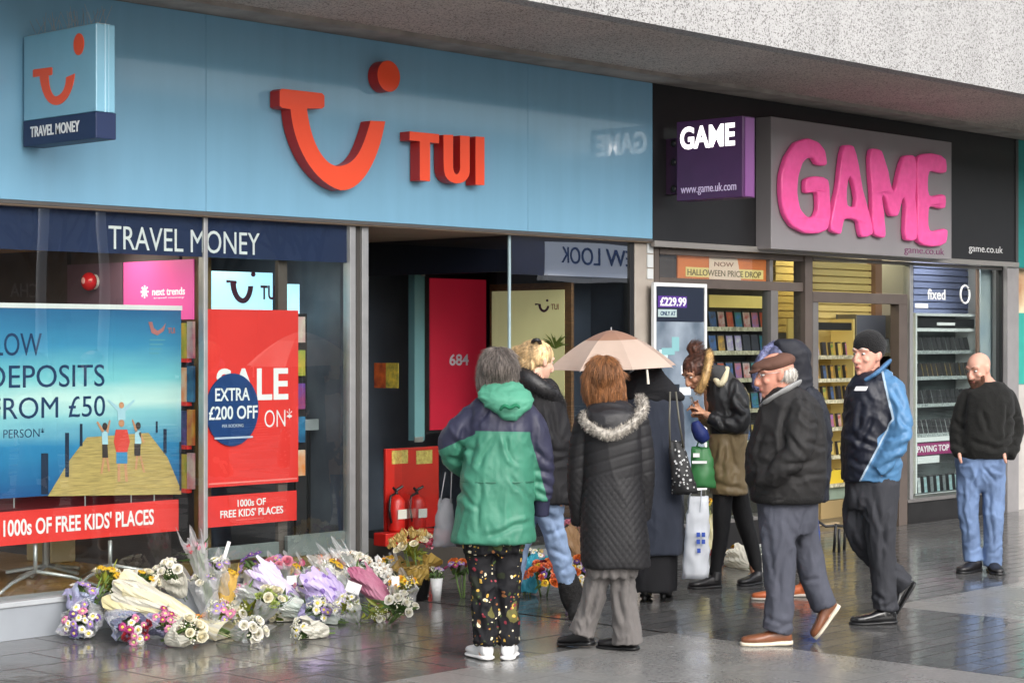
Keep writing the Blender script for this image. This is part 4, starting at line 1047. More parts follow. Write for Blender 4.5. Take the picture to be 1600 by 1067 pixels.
for k in range(11):
    px, py = rs.uniform(1030, 1085), rs.uniform(512, 640); w_, h_ = rs.uniform(8, 20), rs.uniform(8, 22)
    mb = MB(); mb.box(XY(px, YO), XY(px + w_, YO), YO + .003 + .0003 * k, YO + .0075, ZY(px, py + h_, YO), ZY(px, py, YO))
    mb.build('printed_box', mat('adprint_%d' % (k % 4), srgb(['c9dede', '7fb0b4', 'e2e6ea', '1c2530'][k % 4]), rough=.4), t)
# price drop strip in the transom
YT = 0.1
t = empty('transom_banner', (XY(1130, YT), YT, ZY(1060, 440, YT)), 'orange banner in the transom window above the advert board', 'banner')
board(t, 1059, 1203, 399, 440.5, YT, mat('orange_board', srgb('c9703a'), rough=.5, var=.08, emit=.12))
mb = MB(); mb.box(XY(1071, YT), XY(1192, YT), YT - .004, YT - .001, ZY(1071, 432, YT), ZY(1071, 417, YT)); mb.build('cream_strip', mat('cream_strip', srgb('d9c27e'), rough=.5, emit=.1), t)
T(t, 'HALLOWEEN PRICE DROP', 1074, 1189, 420, 430, YT - .004, mat('olive_ink', srgb('6b5a35')), 0.01, at=1074)
mb = MB(); mb.add([onY(1108, 400, YT - .006), onY(1152, 404, YT - .006), onY(1158, 438, YT - .006), onY(1108, 436, YT - .006)], [(3, 2, 1, 0)]); mb.build('pale_sheet', mat('pale_sheet', srgb('e6c9b4'), rough=.5), t, fix=False)
T(t, 'NOW', 1116, 1146, 409, 416, YT - .0065, mat('rust_ink', srgb('8a5a45')), 0.0, at=1116)
# slatted yellow walls
def slatwall(px0, px1, y0, y1, Y, label, col='d4bd78', n=8, emit=0.0, g=None):
    t = empty('slat_panel', (XY((px0 + px1) / 2, Y), Y, ZY(px0, y1, Y)), label, 'wall panel', g)
    z0, z1 = ZY(px0, y1, Y), ZY(px0, y0, Y); mb = MB()
    h = (z1 - z0) / n
    for k in range(n): mb.box(XY(px0, Y), XY(px1, Y), Y, Y + .03, z0 + k * h + .006, z0 + (k + 1) * h - .006)
    mb.box(XY(px0, Y) + .002, XY(px1, Y) - .002, Y + .031, Y + .04, z0, z1)
    mb.build('slats', mat('slat_' + col + str(emit), srgb(col), rough=.5, var=.08, vscale=2, emit=emit), t); return t
slatwall(1212, 1258, 404, 520, 2.0, 'yellow slatted wall panel behind the narrow pane left of the door', n=10)
slatwall(1270, 1366, 408, 520, 1.25, 'yellow slatted wall panel seen over and through the open door', n=10)
slatwall(1428, 1524, 408, 492, 0.58, 'blue grey slatted panel above the tall white display cabinet', '70789a', 8)
mb = MB(); mb.box(XY(1368, 1.2), XY(1378, 1.2), 1.2, 1.3, 0.01, 2.7); o = mb.build('pillar', mat('pinkish_post', srgb('8a6a55'), rough=.5)); setp(o, kind='structure')
t = empty('window_sticker', (XY(1470, .07), .07, ZY(1470, 475, .07)), 'white lettering and ring stuck on the right window pane', 'sticker')
T(t, 'fixed', 1449, 1477, 451, 468, .078, M_white, 0.02, at=1449, depth=.001)
mb = MB(); c = onY(1508, 460, .076)
mb.tube([c + Vector((.085 * math.cos(k * .262), 0, .085 * math.sin(k * .262))) for k in range(3, 27)], .009, 6); mb.build('ring', M_white, t)
mb = MB(); mb.box(XY(1430, .078), XY(1450, .078), .0765, .0785, ZY(1430, 481, .078), ZY(1430, 474, .078)); mb.build('plate', M_white, t)
mb = MB(); mb.box(XY(1532, .2), XY(1566, .2), .2, .21, .25, ZY(1532, 412, .2)); o = mb.build('pale_screen', mat('pale_screen', srgb('b6bcbb'), rough=.5, color2=srgb('7f95a5'), vscale=1.5)); setp(o, 'pale blotchy poster behind the last strip of window by the grey jamb', 'poster')
# ---- shelves with stock: every case is an object of its own
def case_mesh(nm, w_, h_, d_, spine):
    mb = MB(); mb.box(-w_ / 2, w_ / 2, 0, d_, 0, h_, 0); mb.box(-w_ / 2 + .004, w_ / 2 - .004, -.002, -.0004, .004, h_ - .012, 1)
    me = mb.mesh(nm); me.materials.append(mat('case_shell', (.05, .05, .055), rough=.3)); me.materials.append(spine); return me
cover_cols = ['3f6fb0', 'b03a34', '4d4d4d', 'c2ab62', '2f7a4a', '8a70b8', 'd8a63a', 'cfcfc6', '2d2d36', 'c06a34']
def cover_m(c, k): return mat('case_cover_%s_%d' % (c, k), srgb(c), rough=.35, color2=srgb(cover_cols[(k * 3 + 4) % 10]), vscale=16)
case_protos = [case_mesh('game_case', .1, .145, .015, cover_m(c, k)) for k, c in enumerate(cover_cols)]
thin_protos = [case_mesh('game_case', .055, .13, .03, cover_m(c, k)) for k, c in enumerate(cover_cols)]
def stock_row(px0, px1, Y, z, n, protos, label, group, seed, tilt=-8, rz=0, cat='game case'):
    rs = random.Random(seed); x0, x1 = XY(px0, Y), XY(px1, Y)
    for k in range(n):
        o = bpy.data.objects.new('game_case', rs.choice(protos)); COL.objects.link(o)
        o.location = (x0 + (x1 - x0) * (k + .5) / n, Y, z + .003); o.rotation_euler = (RAD(tilt), 0, RAD(rz + rs.uniform(-3, 3)))
        setp(o, label, cat, group)
def shelf_unit(name, label, px0, px1, Y, ztop, rows, depth, mframe, mback, strip, zbot=.012, price=True):
    t = empty(name, (XY((px0 + px1) / 2, Y), Y, zbot), label, 'shelf'); x0, x1 = XY(px0, Y), XY(px1, Y)
    mb = MB(); mb.box(x0, x1, Y + depth, Y + depth + .02, zbot, ztop); mb.build('back', mback, t)
    for xa in (x0, x1 - .02):
        mb = MB(); mb.box(xa, xa + .02, Y - .01, Y + depth, zbot, ztop); mb.build('upright', mframe, t)
    for z in rows:
        mb = MB(); mb.box(x0 + .021, x1 - .021, Y, Y + depth - .001, z - .018, z); mb.build('shelf', mframe, t)
        if price:
            mb = MB(); mb.box(x0 + .021, x1 - .021, Y - .012, Y - .001, z - .03, z + .006); mb.build('price_strip', strip, t)
    return t
M_yframe = mat('yellow_frame', srgb('cbb774'), rough=.45, emit=.05); M_yback = mat('yellow_back', srgb('b09a5c'), rough=.6)
M_strip = mat('price_strip', srgb('d8d2b4'), rough=.5, color2=srgb('8f8a70'), vscale=40)
YA = .55
rowsA = [ZY(1150, y, YA) for y in (512, 549, 592, 640, 690, 742)]
shelf_unit('display_shelf', 'shelf of game cases behind the left window under a yellow header', 1100, 1204, YA, ZY(1150, 460, YA), rowsA, .25, mat('grey_shelf', srgb('6e6a60'), rough=.5), mat('dark_back', srgb('4c4630'), rough=.6), M_strip)
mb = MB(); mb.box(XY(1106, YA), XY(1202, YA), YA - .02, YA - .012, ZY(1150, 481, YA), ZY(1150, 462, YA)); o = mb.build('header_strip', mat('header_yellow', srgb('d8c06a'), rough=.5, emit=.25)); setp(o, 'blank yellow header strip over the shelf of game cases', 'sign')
for k, z in enumerate(rowsA):
    lab = ['topmost', 'second', 'third', 'fourth', 'fifth', 'lowest'][k]
    stock_row(1108, 1200, YA + .05, z, 7, case_protos, 'small game case on the %s shelf behind the left window' % lab, 'game cases behind the left window', 20 + k)
YB2 = .85
rowsB = [ZY(1305, y, YB2) for y in (556, 592, 625, 668, 712, 756)]
shelf_unit('display_shelf', 'yellow edged shelf of cases seen through the open shop door', 1266, 1334, YB2, ZY(1305, 498, YB2), rowsB, .25, M_yframe, M_yback, M_strip)
mb = MB(); mb.box(XY(1270, YB2), XY(1328, YB2), YB2 - .02, YB2 - .012, ZY(1305, 516, YB2), ZY(1305, 504, YB2)); o = mb.build('header_strip', M_black); setp(o, 'black header strip over the yellow edged shelf in the doorway', 'sign')
for k, z in enumerate(rowsB):
    lab = ['topmost', 'second', 'third', 'fourth', 'fifth', 'lowest'][k]
    stock_row(1272, 1330, YB2 + .06, z, 5, thin_protos, 'dark upright case on the %s shelf in the doorway' % lab, 'cases on the doorway shelf', 40 + k)
YC2 = .62
rowsC = [ZY(1380, y, YC2 + .36) for y in (552, 600, 650, 700, 750)]
shelf_unit('display_shelf', 'grey shelf of white boxes between the beanie man and the door post', 1336, 1412, YC2 + .36, ZY(1380, 492, YC2 + .36), rowsC, .2, mat('grey_shelf', (.2, .2, .2)), mat('blue_grey_back', srgb('5b5f6a'), rough=.5), M_strip)
wp = [case_mesh('game_case', .09, .15, .03, mat('white_cover_%d' % k, srgb(c), rough=.35, color2=srgb('555a60'), vscale=18)) for k, c in enumerate(('d9dcdc', 'aeb4b6', 'e6e2d6'))]
for k, z in enumerate(rowsC): stock_row(1340, 1408, YC2 + .366, z, 5, wp, 'white box on the grey shelf beside the door post, row %s from top' % ['one', 'two', 'three', 'four', 'five'][k], 'white boxes on the grey shelf', 60 + k)
# tall white display cabinet in the right window
YD = .32
t = empty('display_cabinet', (XY(1475, YD), YD, zgl), 'tall white framed cabinet full of small packs in the right window', 'cabinet')
x0, x1 = XY(1428, YD), XY(1523, YD); z1 = ZY(1475, 490, YD); z0 = zgl + .01
M_wf = mat('white_metal', (.7, .72, .72), rough=.35)
mb = MB(); mb.box(x0, x0 + .025, YD - .02, YD + .25, z0, z1); mb.build('side', M_wf, t); mb = MB(); mb.box(x1 - .025, x1, YD - .02, YD + .25, z0, z1); mb.build('side', M_wf, t)
mb = MB(); mb.box(x0 + .026, x1 - .026, YD - .02, YD + .25, z1 - .025, z1); mb.build('top', M_wf, t)
mb = MB(); mb.box(x0 + .026, x1 - .026, YD + .2, YD + .22, z0, z1 - .026); mb.build('back', mat('cab_back', srgb('5d6667'), rough=.5, color2=srgb('39403f'), vscale=3), t)
mb = MB(); mb.box(x0 + .03, x1 - .03, YD - .012, YD, ZY(1475, 511, YD), ZY(1475, 498, YD)); mb.build('header', M_black, t)
mb = MB(); mb.box(XY(1462, YD), XY(1490, YD), YD - .016, YD - .013, ZY(1475, 508.5, YD), ZY(1475, 504, YD)); mb.build('header_plate', M_white, t)
mb = MB(); mb.box(x0 + .03, x1 - .03, YD - .015, YD, ZY(1475, 518, YD), ZY(1475, 513, YD)); mb.build('rail', M_wf, t)
mb = MB(); mb.box(x0 + .03, x1 - .03, YD - .015, YD, ZY(1475, 688, YD), ZY(1475, 681, YD)); mb.build('rail', M_wf, t)
mb = MB(); mb.box(x0 + .03, x1 - .03, YD - .012, YD, ZY(1475, 708, YD), ZY(1475, 690, YD)); mg = mb.build('magenta_strip', mat('magenta', srgb('8a2560'), rough=.4, emit=.06), t)
T(mg, 'PAYING TOP CASH', 1433, 1506, 694, 704, YD - .013, M_white, 0.02, at=1475)
mb = MB(); mb.box(XY(1432, YD), XY(1466, YD), YD - .012, YD, ZY(1475, 721, YD), ZY(1475, 710, YD)); mb.build('plate', M_wf, t)
mb = MB(); mb.box(x0 + .03, x1 - .03, YD + .01, YD + .02, z0, ZY(1475, 770, YD)); mb.build('lower_panel', mat('slate_lower', srgb('434a4a'), rough=.4), t)
zc = [ZY(1475, y, YD) for y in (548, 588, 630, 676)]
for z in zc:
    mb = MB(); mb.box(x0 + .03, x1 - .03, YD, YD + .19, z - .012, z); mb.build('shelf', M_wf, t)
    mb = MB(); mb.box(x0 + .03, x1 - .03, YD - .012, YD - .001, z - .03, z + .004); mb.build('price_strip', mat('cab_strip', srgb('b9c0c0'), rough=.4, color2=srgb('6d7575'), vscale=45), t)
zb9 = ZY(1475, 768, YD); mb = MB(); mb.box(x0 + .03, x1 - .03, YD, YD + .19, zb9 - .012, zb9); mb.build('shelf', M_wf, t)
small = [[case_mesh('boxed_pack', .05, .135, .05, mat('pack_%s' % c, srgb(c), rough=.35, color2=srgb('1c1e20'), vscale=20)) for c in cs] for cs in (('1e2022', '3a3e40', '8a8f90'), ('b08a2a', 'c9a64a', '3a3424'), ('2a2e30', '5a6063', 'a0a6a6'), ('8f9a98', 'bcc4c2', '39403f'))]
for k, z in enumerate(zc):
    lab = ['top', 'second', 'third', 'fourth'][k]
    stock_row(1432, 1519, YD + .05, z, 12, small[k], 'small pack in the %s row of the white display cabinet' % lab, 'packs in the white display cabinet', 80 + k, rz=25, tilt=-12, cat='pack')
stock_row(1432, 1519, YD + .05, zb9, 9, [case_mesh('boxed_pack', .06, .16, .05, mat('pale_pack_%d' % k, srgb(c), rough=.35, color2=srgb('7d8688'), vscale=20)) for k, c in enumerate(('cfd6d6', '9fc9cc', '5f686a'))], 'pale pack in the bottom row of the white display cabinet', 'packs in the white display cabinet', 90, tilt=-5, cat='pack')
# things low in the shop doorway
mb = MB(); mb.box(XY(1276, .45), XY(1312, .45), .45, .5, .02, ZY(1290, 818, .45)); o = mb.build('beige_board', mat('beige_board', srgb('9b8a6e'), rough=.6, var=.12)); setp(o, 'low beige board standing in the shop doorway', 'board')
t = empty('yellow_box', (XY(1300, .9), .9, .012), 'yellow topped pile of boxes inside the shop doorway', 'boxes')
mb = MB(); mb.box(XY(1289, .9), XY(1318, .9), .9, 1.1, ZY(1300, 757, .9), ZY(1300, 735, .9)); mb.build('lid', mat('bright_yellow', srgb('dcc03a'), rough=.5), t, bevel=.005)
mb = MB(); mb.box(XY(1287, .9), XY(1320, .9), .89, 1.1, ZY(1300, 780, .9), ZY(1300, 758, .9)); mb.build('carton', mat('carton_green', srgb('8a9a8a'), rough=.5, var=.1), t)
mb = MB(); mb.box(XY(1280, .9), XY(1322, .9), .88, 1.1, .012, ZY(1300, 781, .9)); mb.build('table', mat('table_tan', srgb('a08a62'), rough=.5), t)
t = empty('walking_frame', tuple(onZ(1312, 862)), 'black walking frame legs standing before the shop doorway', 'walking frame')
b0 = onZ(1312, 862); s_ = b0.y
wq = (b0 - CAM).dot(FWD)
def Wp(px, py, dv=0): return P(px, py, wq + dv)
for q in ((1306, 818, 1303, 858, 0), (1311, 826, 1311, 868, -.1), (1321, 816, 1319, 850, .12)):
    mb = MB(); mb.tube([Wp(q[0], q[1], q[4]), Vector((*Wp(q[2], q[3], q[4]).xy, 0.0))], .012, 8); mb.build('leg', M_black, t, True)
mb = MB(); mb.tube([Wp(1275, 812, 0), Wp(1290, 822, 0), Wp(1306, 821, 0), Wp(1322, 822, .1)], .011, 8); mb.build('crossbar', M_black, t, True)

# ================================================================ THE OTHER SIDE OF THE STREET (mirrored in the glass)
YOP = -23.0
def RF(px, py, Y=YOP):
    p = onY(px, py, GY); r = ray(px, py); return p + Vector((r.x, -r.y, r.z)) * ((p.y - Y) / r.y)
qa, qb = RF(845, 378), RF(990, 430)
t = empty('clothes_shop', ((qa.x + qb.x) / 2, YOP, 0), 'pale fronted clothes shop across the street, mirrored in the glass', 'shop')
zt_, zb_ = RF(845, 376).z, RF(845, 430).z
M_faceopp = mat('opposite_wall', srgb('5a5654'), rough=.8, var=.2, vscale=.6)
mb = MB(); mb.box(qa.x, qa.x + 9, YOP - .1, YOP, zb_, zt_); mb.build('fascia', mat('pale_fascia', srgb('e6eaf0'), rough=.5), t)
mb = MB(); mb.box(qa.x, qa.x + 9, YOP - .1, YOP + .12, zb_ - .12, zb_ - .002); mb.build('light_strip', mat('pale_strip', srgb('e8eaf0'), rough=.5, emit=.3), t)
ta, tb = RF(875, 414), RF(1003, 414)
fit_text('lettering', 'NEW LOOK', (tb.x, YOP + .002, RF(930, 414).z), (-1, 0, 0), (0, 0, 1), tb.x - ta.x, RF(930, 388).z - RF(930, 414).z, M_navyink, t, bold=0.0, depth=.02)
mb = MB(); mb.box(qa.x, qa.x + 9, YOP - .3, YOP - .1, 0, zb_ - .12); mb.build('front', mat('opp_glass', (.05, .055, .065), rough=.15), t)
mb = MB(); mb.box(qa.x, qa.x + 9, YOP - 6, YOP - .12, zt_, 6.4); mb.build('upper_wall', M_faceopp, t)
t = empty('street_building', (qa.x - 12, YOP, 0), 'dark brick row across the street, mirrored in the glass', 'building')
xx0 = RF(-250, 450).x
mb = MB(); mb.box(xx0 - 14, qa.x - .02, YOP - 7, YOP, 0, 6.8); mb.build('wall', M_faceopp, t)
for k in range(9):
    xa = xx0 - 12 + k * 3.6
    if xa + 2 > qa.x: break
    mb = MB(); mb.box(xa, xa + 2.4, YOP, YOP + .05, .5, 2.6); mb.build('window', mat('opp_glass', (.05, .055, .065)), t)
    mb = MB(); mb.box(xa + .3, xa + 2, YOP, YOP + .05, 4, 5.6); mb.build('window', mat('opp_glass', (.05, .055, .065)), t)
for k, px in enumerate((66, 165)):
    q = RF(px, 500, -13.0); lp = empty('lamp_post', (q.x, -13.0, 0), 'pale steel lamp post across the street, %s' % ['the farther along', 'the nearer'][k], 'lamp post', 'lamp posts across the street')
    mb = MB(); mb.tube([(q.x, -13, 0), (q.x, -13, 1), (q.x, -13, 6.5)], [.11, .09, .06], 10); mb.build('post', mat('pale_steel', srgb('c9ccd0'), rough=.4), lp, True)
    mb = MB(); mb.box(q.x - .12, q.x + .12, -13.1, -12.2, 6.5, 6.62); mb.build('lantern', M_alu, lp)
qa2, qb2 = RF(-40, 470), RF(57, 440)
mb = MB(); mb.box(RF(-200, 470).x, qb2.x + .8, YOP + .01, YOP + .08, RF(20, 500).z, RF(20, 405).z); sgn = mb.build('sign_board', mat('dark_sign', (.012, .012, .013), rough=.5), t)
ca, cb = RF(2, 465), RF(56, 465)
fit_text('lettering', 'CHA', (cb.x, YOP + .085, RF(30, 460).z), (-1, 0, 0), (0, 0, 1), cb.x - ca.x, RF(30, 438).z - RF(30, 460).z, mat('grey_letters', (.3, .3, .3)), sgn, depth=.02)
mb = MB(); mb.box(qa.x + 9.01, qa.x + 34, YOP - 7, YOP, 0, 7.5); o = mb.build('street_building', M_faceopp); setp(o, 'grey block past the clothes shop across the street, mirrored only', 'building')
M_bark = mat('bark', srgb('2f2823'), rough=.9)
def bare_tree(x, y, seed, label):
    rs = random.Random(seed); t = empty('bare_tree', (x, y, 0), label, 'tree', 'bare trees across the street')
    mb = MB(); mb.tube([(x, y, 0), (x + .05, y, 1.2), (x, y + .03, 2.4)], [.14, .11, .09], 8); mb.build('trunk', M_bark, t)
    mb = MB()
    def br(p, d, L_, r, n):
        e = p + d * L_; mid = p + d * L_ * .5 + Vector((rs.uniform(-.1, .1), rs.uniform(-.1, .1), rs.uniform(0, .1))) * L_
        mb.tube([p, mid, e], [r, r * .8, r * .6], 5)
        if n > 0:
            for k in range(3):
                br(p.lerp(e, rs.uniform(.5, 1)), (d + Vector((rs.uniform(-.9, .9), rs.uniform(-.9, .9), rs.uniform(-.1, .7)))).normalized(), L_ * .7, r * .55, n - 1)
    for k in range(5): br(Vector((x, y, 2.3)), Vector((rs.uniform(-.8, .8), rs.uniform(-.8, .8), 1)).normalized(), 1.5, .06, 3)
    mb.build('crown', M_bark, t, fix=False)
for k, px in enumerate((90, 330, 480)):
    q = RF(px, 380, -15.0); bare_tree(q.x, -15.0, 5 + k, 'leafless street tree across the street, %s of three along the kerb' % ['first', 'second', 'third'][k])
# ================================================================ PEOPLE
def smooth_path(pts, rad, k=4):
    """Catmull-Rom through points with radii"""
    out = []; rr = []
    n = len(pts)
    rad = [(r if isinstance(r, tuple) else (r, r)) for r in rad]
    for i in range(n - 1):
        p0, p1, p2, p3 = pts[max(i - 1, 0)], pts[i], pts[i + 1], pts[min(i + 2, n - 1)]
        for j in range(k):
            t = j / k; t2 = t * t; t3 = t2 * t
            out.append(0.5 * ((2 * p1) + (p2 - p0) * t + (2 * p0 - 5 * p1 + 4 * p2 - p3) * t2 + (3 * p1 - p0 - 3 * p2 + p3) * t3))
            rr.append(tuple(a + (b - a) * t for a, b in zip(rad[i], rad[i + 1])))
    out.append(pts[-1]); rr.append(rad[-1])
    return out, rr
def cloth(name, base, rough=.75, var=.12, bump=.25, bscale=180, sheen=.0, coat=0.0, vscale=5, spec=.3, color2=None):
    return mat(name, base, rough=rough, var=var, bump=bump, bscale=bscale, sheen=sheen, coat=coat, vscale=vscale, spec=spec, color2=color2)
def zone_mat(name, cols, rough=.7, bump=.2, bscale=160, coat=0.0, spec=.35):
    """cloth of several colours; the attribute 'zone' picks among them by thresholds 0.5, 1.5 ..."""
    m = bpy.data.materials.new(name); m.use_nodes = True
    nt = m.node_tree; b = nt.nodes['Principled BSDF']; L = nt.links.new
    cur = None
    for i, c in enumerate(cols):
        if i == 0:
            rgb = nt.nodes.new('ShaderNodeRGB'); rgb.outputs[0].default_value = (*c, 1); cur = rgb.outputs[0]
            continue
        at = nt.nodes.new('ShaderNodeAttribute'); at.attribute_name = 'zone%d' % i
        mr = nt.nodes.new('ShaderNodeMapRange'); mr.inputs[1].default_value = -0.0012; mr.inputs[2].default_value = 0.0012
        L(at.outputs['Fac'], mr.inputs[0])
        mx = nt.nodes.new('ShaderNodeMix'); mx.data_type = 'RGBA'
        L(mr.outputs[0], mx.inputs[0]); L(cur, mx.inputs[6]); mx.inputs[7].default_value = (*c, 1); cur = mx.outputs[2]
    tc = nt.nodes.new('ShaderNodeTexCoord')
    n = nt.nodes.new('ShaderNodeTexNoise'); n.inputs['Scale'].default_value = 6; n.inputs['Detail'].default_value = 5
    L(tc.outputs['Object'], n.inputs['Vector'])
    mr = nt.nodes.new('ShaderNodeMapRange'); mr.inputs[1].default_value = .3; mr.inputs[2].default_value = .7; mr.inputs[3].default_value = .86; mr.inputs[4].default_value = 1.1
    L(n.outputs[0], mr.inputs[0])
    hs = nt.nodes.new('ShaderNodeHueSaturation'); L(cur, hs.inputs['Color']); L(mr.outputs[0], hs.inputs['Value'])
    L(hs.outputs[0], b.inputs['Base Color'])
    n2 = nt.nodes.new('ShaderNodeTexNoise'); n2.inputs['Scale'].default_value = bscale; n2.inputs['Detail'].default_value = 3
    L(tc.outputs['Object'], n2.inputs['Vector'])
    bp = nt.nodes.new('ShaderNodeBump'); bp.inputs['Strength'].default_value = bump; bp.inputs['Distance'].default_value = .01
    L(n2.outputs[0], bp.inputs['Height']); L(bp.outputs[0], b.inputs['Normal'])
    b.inputs['Roughness'].default_value = rough; b.inputs['Coat Weight'].default_value = coat; b.inputs['Specular IOR Level'].default_value = spec
    return m
def skin_mat(name, base):
    if name in _mats: return _mats[name]
    m = mat(name, base, rough=.5, var=.1, vscale=22, bump=.08, bscale=220, spec=.4)
    b = m.node_tree.nodes['Principled BSDF']
    b.inputs['Subsurface Weight'].default_value = .12; b.inputs['Subsurface Radius'].default_value = (.012, .005, .003)
    return m
M_eye = mat('eye_white', (.6, .58, .55), rough=.2); M_iris = mat('eye_iris', (.02, .018, .015), rough=.15)
M_lip = mat('lip', srgb('a8605a'), rough=.45)

class Fig:
    """a person traced at depth w (metres along the sight direction): J(px, py, dv) is a joint"""
    def __init__(s, w, label, px, py, cat='person', group=None):
        s.w = w; s.s = w / FPX
        s.label = label; s.base = onZ(px, py); s.root = None; s.body = MB(); s.kids = []
    def J(s, px, py, dv=0.0): return P(px, py, s.w + dv)
    def limb(s, mb, pts, radpx, n=14, k=4, flat=None, px=True, ball=None):
        ps = [s.J(*p) for p in pts]
        rr = [(r * s.s if px else r) if not isinstance(r, tuple) else tuple(q * s.s if px else q for q in r) for r in radpx]
        a, b = smooth_path(ps, rr, k)
        mb.tube(a, b, n, upv=FWD)
        for e, r in ((a[0], b[0]), (a[-1], b[-1]))[:2 if mb is s.body else 1]:
            q = min(r); mb.ell(e, q * .98, q * .98, q * .98, nu=12, nv=8)
    def torso(s, mb, rows, n=36, ex=2.4, k=3, yaw=0.0):
        """rows: (py, cx, half width px, half depth m, dv)"""
        pts = [Vector((r[1], r[0], r[4] if len(r) > 4 else 0.0)) for r in rows]
        a, b = smooth_path(pts, [(r[2], r[3]) for r in rows], k)
        rs_ = []
        for c, (hw, hd) in zip(a, b):
            ring = []
            for i in range(n):
                t = 2 * math.pi * i / n
                cx, sy = math.cos(t), math.sin(t)
                ux = math.copysign(abs(cx) ** (2 / ex), cx); uy = math.copysign(abs(sy) ** (2 / ex), sy)
                ring.append(P(c.x + ux * hw, c.y, s.w + c.z) + FWD * (uy * hd))
            rs_.append(ring)
        mb.rings(rs_)
    def head(s, px, py, dv, yaw, pitch=0.0, roll=0.0, size=1.0, eyes=True, lips=True, brow_col=None, jaw=1.0, nose=1.0):
        """yaw: 0 faces the camera, positive turns the face to the picture's left; head centre at (px, py)"""
        c = s.J(px, py, dv)
        # local axes: x right, y forward (face), z up
        f = (-FWD * math.cos(yaw) - RIGHT * math.sin(yaw)).normalized()
        r = f.cross(UP).normalized()
        M = Matrix((r, f, UP)).transposed()
        M = M @ Matrix.Rotation(-pitch, 3, 'X') @ Matrix.Rotation(roll, 3, 'Y')
        S = size
        def H(x, y, z): return c + M @ Vector((x * S, y * S, z * S))
        s.H = H; s.HM = M; s.HS = S
        b = s.body
        b.ell(H(0, -.012, .032), .076 * S, .098 * S, .086 * S, M, 24, 14)
        rows = [(.045, .068, .082, -.06), (.015, .07, .083, -.055), (-.02, .068, .086, -.045), (-.05, .062 * jaw, .086, -.03), (-.08, .05 * jaw, .085, -.005), (-.103, .034 * jaw, .08, .03), (-.116, .018, .068, .045)]
        rings = []
        for z, hw, yf, yb in rows:
            ring = []
            for i in range(28):
                t = 2 * math.pi * i / 28
                cy, hy = (yf + yb) / 2, (yf - yb) / 2
                sx = math.copysign(abs(math.cos(t)) ** .9, math.cos(t)); sy = math.copysign(abs(math.sin(t)) ** .9, math.sin(t))
                ring.append(H(sx * hw, cy + sy * hy, z))
            rings.append(ring)
        b.rings(rings)
        b.tube([H(0, .078, .03), H(0, .093, .008), H(0, .103 + .006 * nose, -.018), H(0, .104 + .008 * nose, -.03), H(0, .088, -.042)], [.009 * S, .011 * S, .014 * S, .016 * S, .012 * S], 10)
        for k in (-1, 1):
            b.ell(H(.012 * k, .092, -.034), .010 * S, .010 * S, .009 * S, M, 8, 6)
            b.tube([H(.01 * k, .083, .034), H(.032 * k, .080, .040), H(.056 * k, .060, .032)], [.010 * S, .012 * S, .010 * S], 8)
            b.ell(H(.042 * k, .062, -.022), .022 * S, .022 * S, .02 * S, M, 10, 7)
            b.ell(H(.076 * k, -.008, -.004), .010 * S, .018 * S, .031 * S, M @ Matrix.Rotation(RAD(14), 3, 'X'), 10, 8)
            b.ell(H(.082 * k, -.016, .006), .008 * S, .014 * S, .02 * S, M, 10, 7)
        b.ell(H(0, .086, -.062), .024 * S, .012 * S, .008 * S, M, 12, 7)
        b.ell(H(0, .084, -.073), .021 * S, .012 * S, .008 * S, M, 12, 7)
        b.ell(H(0, .074, -.1), .02 * S, .02 * S, .016 * S, M, 10, 7)
        if eyes:
            for k in (-1, 1):
                e = MB(); e.ell(H(.032 * k, .0735, .013), .0135 * S, .012 * S, .0075 * S, M, 12, 8); s.kids.append(('eye', e, M_eye))
                e = MB(); e.ell(H(.032 * k, .0815, .0125), .006 * S, .0055 * S, .006 * S, M, 10, 7); s.kids.append(('iris', e, M_iris))
        if lips:
            e = MB(); e.ell(H(0, .0945, -.0665), .02 * S, .006 * S, .0062 * S, M, 12, 6); s.kids.append(('lips', e, M_lip))
        if brow_col is not None:
            for k in (-1, 1):
                e = MB(); e.tube([H(.014 * k, .091, .037), H(.034 * k, .089, .046), H(.056 * k, .068, .038)], [.003 * S, .0038 * S, .002 * S], 6); s.kids.append(('eyebrow', e, brow_col))
        return H
    def neck(s, px, py, dv, r=.055, pts=None):
        s.body.tube([s.H(0, -.015, -.03), s.H(0, -.02, -.09), s.J(px, py, dv)], [r, r, r * 1.15], 16)
    def hand(s, wrist, mid, palm_n, curl=.5, size=1.0, mb=None, thumb=1):
        """five separate fingers on a palm: wrist point, direction of the middle finger, palm normal"""
        mb = s.body if mb is None else mb
        d = (mid - wrist).normalized(); nrm = Vector(palm_n); nrm = (nrm - d * nrm.dot(d)).normalized(); sd = d.cross(nrm)
        S = size; pl = .085 * S
        mb.tube([wrist, wrist + d * .03 * S, wrist + d * pl], [(.015 * S, .026 * S), (.015 * S, .036 * S), (.013 * S, .04 * S)], 12, upv=nrm)
        for k, (o, L_, r) in enumerate(((-.03, .062, .0075), (-.010, .075, .0085), (.011, .08, .0088), (.031, .072, .0082))):
            p = wrist + d * (pl - .004) + sd * o * S; dd = d.copy(); pts = [p]
            for j in range(3):
                a = curl * (.75 + .12 * k) * (.9 if j else .6)
                dd = (dd * math.cos(a) + nrm * math.sin(a)).normalized()
                q = nrm * 1.0
                p = p + dd * L_ * S * (.42, .33, .25)[j]; pts.append(p)
                nrm2 = (nrm * math.cos(a) - d * math.sin(a))
            mb.tube(pts, [r * S, r * S * .96, r * S * .9, r * S * .72], 8); mb.ell(pts[-1], r * S * .72, r * S * .72, r * S * .72, nu=8, nv=6)
